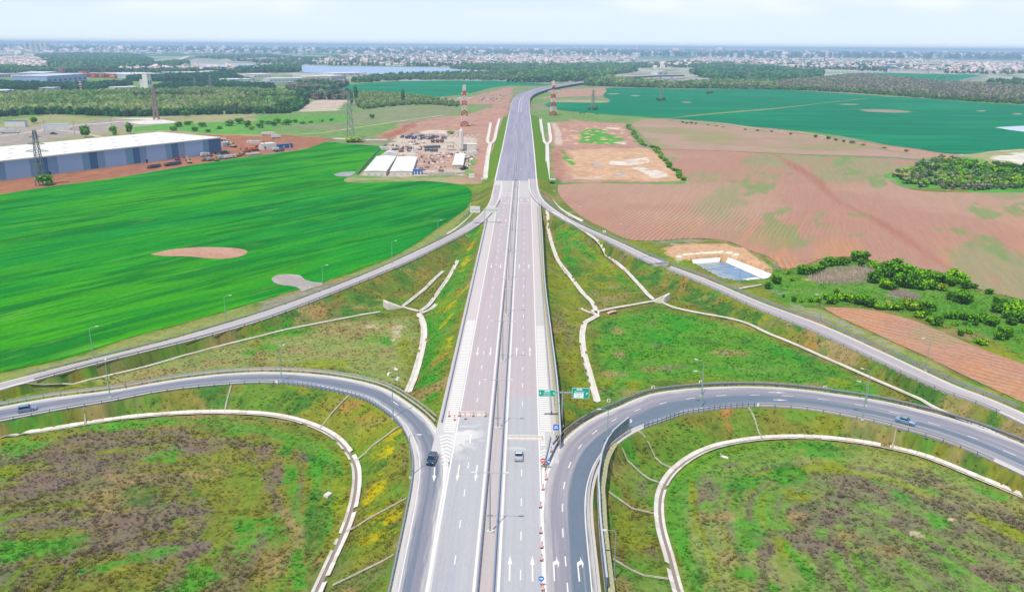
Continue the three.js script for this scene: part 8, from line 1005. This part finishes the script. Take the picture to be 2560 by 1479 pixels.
bridge('overpass', 'concrete road overpass with dark underside at the left, before the white halls', [[-637.3,-1997.8,10],[-584.9,-1964.6,10],[-543.2,-1987.5,10],[-523.1,-2051.9,10]], 14, 2.6, '#b9b9cc', '#9a98a8', 36);
bridge('road_bridge', 'pale road bridge over the narrow part of the lake', [[-1890.9,-4717.5,8],[-1936.3,-4899.9,14],[-2038.3,-5224.6,18],[-2154.5,-5601.8,16],[-2380.7,-6445,8]], 22, 4, '#efe9e4', '#b9bdd2', 160);
{ const [a, b] = [[401.1,-1154.4],[404.6,-1146.7]]; }
// trees in the distance
const farCrown = leafCrown(90, 1, 0.8, { lumps: 5, leaf: 0.36 });
function wood(name, label, P, n, r0, r1, hexes, edge, gap) {
  const S = scatter(P, n).filter(([x, z]) => !gap || fbm(x * gap, z * gap * 0.8 + 40, 3) > 0.4), m = new THREE.InstancedMesh(farCrown, new THREE.MeshPhysicalMaterial({ side: THREE.DoubleSide, roughness: 1, specularIntensity: 0, transmission: 0.4 }), S.length), M = new THREE.Matrix4(), Q = new THREE.Quaternion(), c = new THREE.Color(); 
  S.forEach(([x, z], i) => { let r = (r0 + (r1 - r0) * Math.pow(rnd(), 1.6)) * 0.84, hx = hexes[Math.min(hexes.length - 1, (vn(x * 0.012, z * 0.012) * 0.7 + rnd() * 0.3) * hexes.length | 0)]; if (edge && edgeDist(P, x, z) < 25) { hx = edge[(rnd() * edge.length) | 0]; r *= rr(0.6, 1); } const a = alb(hx), k = rr(1.5, 2.1); Q.setFromAxisAngle(V(0, 1, 0), rr(0, 6.3)); M.compose(V(x, PLAIN + r * 0.62, z), Q, V(r, r * rr(0.85, 1.25), r)); m.setMatrixAt(i, M); c.setRGB(a[0] * k, a[1] * k, a[2] * k); m.setColorAt(i, c); });
  m.name = numbered(name); m.castShadow = m.receiveShadow = true; scene.add(m); tag(m, label, 'woodland', null, 'stuff');
}
const gr = ['#4f8a3a', '#5d9446', '#437a3a', '#6d9a58', '#6f9058'], dkT = ['#2f6a3c', '#2a5e38', '#3a7a44', '#2f5c34'], gy = ['#8c9078', '#959482', '#82906e', '#989086', '#7a8a68'], ol = ['#8aa85c', '#98a872', '#789a52', '#5f8a48', '#86ae54'];
wood('woodland', 'wide mixed green woodland behind the warehouse', [[-922.2,-1413.2],[-907.3,-1472.8],[-887.7,-1564.4],[-798.8,-1612.6],[-723.1,-1660.8],[-676.5,-1746.1],[-542.6,-1728.4],[-418.8,-1644],[-369.9,-1477.3],[-326,-1233.5],[-329.4,-1176.2],[-369.1,-1168],[-396.7,-1159.5],[-443.6,-1136.7],[-486.8,-1110],[-536.1,-1101.2],[-602.8,-1127.2],[-651.1,-1116.6],[-668.5,-1078.5],[-686.6,-1045.7]], 13000, 4.4, 8, ol, ['#3f7434', '#4f8a38', '#35653a'], 0.006);
wood('woodland', 'grey brown leafless woodland along the dark green field at the right', [[621.6,-2290.2],[759,-2518.8],[894.7,-2662.9],[1144.5,-3091.6],[1247.1,-3171.3],[1186.3,-2768.2],[1196.8,-2648.4],[1167,-2395.5],[1253.6,-2349.5],[1259.8,-2207.3],[1309.4,-2088.7],[899.5,-1425.7],[874,-1522.3],[818,-1593.1],[784.3,-1681.4],[746.6,-1779.9],[699.4,-1877.5],[636,-1952.7],[557.7,-1999.1]], 14000, 4.4, 8, gy, ['#6d9a3a', '#7fa83f', '#56883a']);
wood('woodland', 'dark row of trees in front of the white wholesale halls', [[-1116.5,-2411],[-1100.8,-2541.2],[-1006.4,-2609.8],[-892.4,-2638.2],[-774.5,-2336.1],[-670.6,-2127.1],[-690.8,-2036.9],[-821.9,-2126.7],[-903.5,-2140.7],[-998,-2152.5]], 1500, 5, 9, dkT);
wood('woodland', 'dark bluish trees below the pale blue halls at the left border', [[-1293.8,-2030.9],[-1127.8,-1952.6],[-1039.1,-1917.7],[-978.6,-1981.4],[-959.8,-2069.1],[-891.6,-1945.5],[-872.3,-1721.3],[-968.2,-1746.1],[-1003.6,-1699.2],[-1100.3,-1723.4]], 1500, 4, 7, dkT); wood('woodland', 'dark trees around the white works at the left', [[-827.1,-1957.6],[-758.5,-2023.9],[-625.4,-1995.6],[-591.8,-2001.9],[-516.7,-1781.2],[-550.9,-1754.9],[-593.9,-1747.8],[-691.5,-1731.5],[-774,-1779.5]], 1500, 4, 7, dkT);
wood('woodland', 'mixed dark trees between the overpass and the poplars', [[-548.9,-2121.6],[-420.6,-2034.2],[-397,-1844.4],[-417,-1798],[-362.2,-1652.8],[-330.7,-1623],[-308.4,-1486],[-366.5,-1477.8],[-423.7,-1679.2],[-496.5,-1784.6]], 1300, 6, 10, [...gy, ...dkT, '#3d7040']);
wood('woodland', 'low bushy strip along the near edge of the far left green field', [[-326,-1658.4],[-276.2,-1666.2],[-236.1,-1620.4],[-172.8,-1534.5],[-107.5,-1393.8],[-106.2,-1334.9],[-156.4,-1387.4],[-201.4,-1357.5],[-240.5,-1264.1],[-267.6,-1348.9]], 1300, 3, 5.5, ['#6d9440', '#83a355', '#93a86a', '#5a8238']);
wood('woodland', 'trees between the lake shore and the far left green field', [[-467.4,-2263.1],[-453.8,-2566],[-343.5,-2774.9],[-189.7,-2916.1],[-51.2,-3184.1],[97.8,-3427.2],[68.4,-2374.8],[-38.3,-2387.4],[-212.7,-2400.3],[-332.3,-2346.2],[-418.4,-2147.4]], 1500, 5, 10, [...gr, '#8f9c6c']);
wood('woodland', 'green wood behind the bend of the unopened motorway', [[-71.8,-3449.5],[72.1,-3817.6],[287.9,-4398.2],[447.3,-4456.5],[513.9,-4154],[422.7,-3315.2],[295.9,-2934.3],[252.9,-2562.5],[158,-2393.5],[126,-2319.1],[43.5,-2270.2],[-46.7,-2252.1]], 3200, 7, 13, [...gr, '#3f7a4a']); wood('woodland', 'lighter trees in front of the railway viaduct', [[161.8,-2326.4],[228.4,-2557.1],[255,-2524],[316.8,-2324.9],[330.7,-2234.1],[400.9,-2188.9],[508.1,-2330.8],[666.5,-2395],[676.2,-2430.8],[575.2,-2011.6],[509.5,-2009.8],[322.5,-2015.9],[255.1,-2043.8],[144.8,-2113]], 2600, 5, 10, [...ol, '#4f8a44']);
wood('woodland', 'dark green wood right of the railway viaduct', [[605.4,-3238.8],[794.7,-3872.9],[1012.4,-4221.1],[1215.1,-4392.6],[1116.8,-3650],[1208,-3532.5],[947.3,-2801.8],[759,-2518.8],[676.2,-2430.8],[639.5,-2530.6],[549.8,-2669.1]], 2600, 7, 12, ['#3f8a3c', '#357a44', '#5f9a48', '#2f6a3c']); wood('woodland', 'trees among the fields before the far right town', [[543.4,-4612.6],[1037.9,-5720.1],[1233,-5147.9],[1543.3,-5587.4],[1215.1,-4392.6],[813.8,-3966.8],[641.3,-4197.3],[466.9,-3770.9]], 1600, 6, 11, gr);
wood('woodland', 'green park beyond the halls at the left', [[-3449.9,-6088.7],[-3792.7,-7393.1],[-3244.4,-6963.9],[-2652.4,-6025.5],[-1903.7,-4412.9],[-1444.6,-3324.4],[-1434.9,-2916.8],[-1527.9,-2831.7],[-1852.3,-3349]], 2600, 8, 14, ['#4f8a4a', '#3f7a50', '#6a9a5a', '#2f6a40']); wood('woodland', 'tree covered spit between the two arms of the lake', [[-1642.1,-3792.6],[-1678.3,-4114],[-1615.4,-4139.6],[-1402.2,-3590.1],[-1314.2,-3216.2],[-1381.4,-3195.2]], 500, 8, 14, dkT.concat(gr)); wood('woodland', 'tree covered headland in front of the broad lake', [[-1019.4,-3036.2],[-1009.4,-3311.1],[-983.4,-3557.5],[-913.3,-3497.2],[-781.4,-2982.1],[-824.8,-2857.2],[-948.8,-2824.1]], 700, 7, 14, dkT.concat(gr)); wood('woodland', 'trees on the lake shore before the town right of the lake', [[-319,-3606.4],[-171.5,-4121.8],[-68.9,-4267.7],[29.4,-4088.8],[26.8,-3716.4],[-54.5,-3382.6],[-216.9,-3335]], 700, 7, 12, gr); wood('woodland', 'hazy wooded country towards the horizon', [[-5346.1,-8164.4],[-2921.6,-9410.4],[-152.9,-9413.8],[3937.6,-14305],[6531.7,-10940.6],[10782,-18079],[12270.1,-21755.3],[7615.6,-27696.5],[-271.2,-16640.9],[-6490.7,-20935.3],[-9712.8,-14854.2]], 9000, 16, 34, ['#4a7a44', '#557f48', '#3f6a40', '#6a8a54']);
wood('woodland', 'scattered trees in the far left and central towns', [[-3342.2,-5094.5],[-2705.6,-5033.8],[-2271.8,-5270.9],[-2376.9,-7651.4],[-1384.4,-5755.7],[-1682.3,-8201.8],[-152.9,-9413.8],[1035.8,-8409.3],[571.5,-4623.1],[-67.3,-4159],[-297.5,-3877.9],[-801.7,-3897],[-1292.3,-4148.7],[-1361.2,-4371.7],[-2211.5,-5763.9]], 8500, 6, 12, gr.concat(dkT), undefined, 0.003); wood('woodland', 'scattered trees in the far right town', [[1049.8,-5075.3],[1935.2,-7015.2],[2491.6,-6366.1],[3398.7,-6004.7],[3572.2,-5749],[2111.8,-3386.8],[1689.7,-3400.4],[1479.6,-3607.6],[1098.2,-3967.5]], 4200, 5, 10, gr.concat(dkT), undefined, 0.004); wood('woodland', 'trees before the town at the left, among the halls', [[-2010.7,-3295.1],[-1705.2,-3094.4],[-1379.6,-2873.5],[-1208.6,-3044.5],[-982.9,-3150.3],[-887.1,-2840.6],[-954.2,-2822.7],[-1236,-2856.3],[-1452.1,-2689.8],[-1617.5,-2645.7]], 2200, 5, 10, gr.concat(dkT)); wood('woodland', 'scrub trees at the right edge beyond the grey woodland', [[1354.1,-2568.5],[1484,-2669.9],[1776.5,-2898.3],[1315.7,-2139],[1294.5,-2268.8],[1271.7,-2383.9]], 500, 5, 9, dkT.concat(gr));
// houses of the towns
const houseWall = box(1, 0.62, 1), houseRoof = (() => { const s = new THREE.Shape([[-0.58, 0], [0, 0.42], [0.58, 0]].map(([x, y]) => new THREE.Vector2(x, y))); const g = new THREE.ExtrudeGeometry(s, { depth: 1.14, bevelEnabled: false }); g.translate(0, 0.615, -0.57); return g; })();
const wallHex = ['#f6f2ee', '#efe6dc', '#fbfaf8', '#e6e2e6', '#f3e3d3'], roofHex = ['#c08a7c', '#cfa596', '#9d9aa8', '#b9b5be', '#b38078', '#d8b8a8', '#e9e6e6'];
const houseSets = [['small house in the town along the right horizon', 'houses of the far right town', [[2322.2,-4812.4],[2874,-4879.3],[2108.3,-3571.6],[1644,-3385.6]], 90, 9, 15], ['small house in the settlement at the far left', 'houses of the far left settlement', [[-3254,-5146.7],[-2861.9,-5154.8],[-2018.3,-3651.5],[-2257,-3561.9]], 90, 10, 17], ['small house in the town behind the broad lake', 'houses behind the broad lake', [[-1621.2,-5210.6],[-1122.2,-5463.8],[-884.4,-6549.7],[-104.6,-6455],[-70.8,-4382.2],[-539.8,-3990.4],[-907.8,-3960.9],[-1325.9,-4257.3]], 110, 11, 20]];
for (const [l, g, P, n, a, b] of houseSets) { const vars = []; scatter(P, n).forEach(([x, z], i) => { const s = rr(a, b); let t; if (i < 10) { t = thing('house', l, 'house', [x, PLAIN - 0.4, z], rr(0, 3), g); mesh('wall', houseWall, mat(wallHex[i % 5]), t); mesh('roof', houseRoof, mat(roofHex[i % 7]), t); vars.push(t); } else t = copy(vars[i % 10], [x, PLAIN - 0.4, z], rr(0, 3)); t.scale.set(s * 0.75, s * 0.75 * rr(0.7, 1.1), s * rr(0.6, 1.2)); }); }
function town(label, P, n, a, b, tall) {
  const g = mergeGeometries([houseWall.toNonIndexed(), houseRoof.index ? houseRoof.toNonIndexed() : houseRoof]); const nw = houseWall.toNonIndexed().attributes.position.count, tot = g.attributes.position.count, col = new Float32Array(tot * 3); for (let i = 0; i < tot; i++) { const c = i < nw ? [1, 1, 1] : [0.72, 0.6, 0.6]; col.set(c, i * 3); } g.setAttribute('color', new THREE.BufferAttribute(col, 3));
  const S = scatter(P, Math.round(n * 1.05)), m = new THREE.InstancedMesh(g, new THREE.MeshStandardMaterial({ roughness: 0.8, vertexColors: true }), S.length), M = new THREE.Matrix4(), Q = new THREE.Quaternion(), c = new THREE.Color();
  S.forEach(([x, z], i) => { const s = (a + (b - a) * Math.pow(rnd(), 2.2) * 1.25) * (tall < 1 ? 0.8 : 0.66), w = alb(wallHex[(rnd() * 5) | 0]), k = rr(0.75, 1.15), ht = tall && rnd() < 0.12 ? rr(1.2, tall) : rr(0.6, 1.0); Q.setFromAxisAngle(V(0, 1, 0), rr(0, 3)); M.compose(V(x, PLAIN - 0.4, z), Q, V(s * rr(0.9, b > 60 ? 1.3 : tall > 1 ? 2.4 : 1.5), s * ht, s)); m.setMatrixAt(i, M); c.setRGB(Math.min(0.8, w[0] * k * 1.5), Math.min(0.8, w[1] * k * 1.5), Math.min(0.8, w[2] * k * 1.5)); m.setColorAt(i, c); });
  m.name = numbered('distant_houses'); m.castShadow = m.receiveShadow = true; scene.add(m); tag(m, label, 'town', null, 'stuff');
}
town('closely built distant town of pale houses behind the lake', [[-1682.3,-8201.8],[-1226.5,-9090.8],[-152.9,-9413.8],[1089,-8443.6],[530.1,-4735.1],[-70.9,-4382.1],[-180.7,-4340.9],[-527,-3895],[-864.7,-3976.7],[-1070.2,-4236.6]], 3800, 12, 24, 2.4); town('hazy distant city of pale buildings on the left horizon', [[-8268.9,-12416.9],[-7399.9,-15146.7],[-5392.9,-17390.4],[-315.4,-19378.1],[-184.7,-11363.4],[-2132.3,-8877.7],[-2621.4,-8440.3],[-3351.5,-7787.6],[-3646.2,-6645.5],[-3610.1,-5406.5]], 3600, 26, 52, 2.2); town('distant houses and sheds along the right horizon', [[1662.7,-8057.8],[2020.8,-7326.9],[2943.8,-7527],[3398.7,-6004.7],[3487,-5717],[2249.3,-3677.4],[1715.3,-3534.9],[1702.5,-4155.7],[1153.7,-4169.3],[1038.6,-4798.4],[558.9,-3799.5],[621.5,-4404.8],[1643.8,-8046.6]], 2600, 10, 24, 1.6); town('houses of the left settlement beyond the halls', [[-3298.3,-5120.5],[-3235.2,-5648.8],[-2610,-4708.9],[-1924.8,-3496.2],[-1912.3,-3328.6],[-2195.4,-3399.7]], 900, 10, 18, 1.6); town('houses on both shores of the narrow lake arm', [[-1496.9,-3159.2],[-1361.1,-3431.9],[-1097.3,-3519.6],[-899.9,-2949.3],[-971,-2872.8],[-1218.1,-2979.1],[-1326,-2831.4]], 420, 10, 20, 1.4); town('bright distant sheds and glasshouses towards the right horizon', [[-403,-19234.8],[2526.2,-20562.2],[5311.8,-19308.4],[10782,-18079],[6531.7,-10940.6],[4045.1,-10354.3],[2927.8,-10628.5],[1034.3,-10354.5],[-236.8,-11313.6]], 500, 40, 90, 0.6); town('houses of the town right of the motorway bend', [[-134.5,-6438.7],[304.3,-7253.5],[898.8,-7292],[587.9,-4757.3],[188.8,-4479.6],[-91.2,-4374.5]], 900, 12, 26, 2);
wood('undergrowth', 'low green bushes filling the thicket at the right edge', THICKET, 420, 2, 4, ['#5c9a2e', '#4a8a2c', '#7fa85a', '#9aa884', '#3f7a30']);
town('hazy far settlements strung along the whole horizon', [[-9000, -9000], [9000, -9000], [15000, -19000], [-15000, -19000]], 3200, 40, 75, 1.1);
wood('woodland', 'bluish woods below the horizon', [[-7000, -8500], [8000, -8500], [14000, -17000], [-13000, -17000]], 5000, 24, 44, ['#5a8a4a', '#4a7a44', '#6a9450']);

renderer.render(scene, camera);
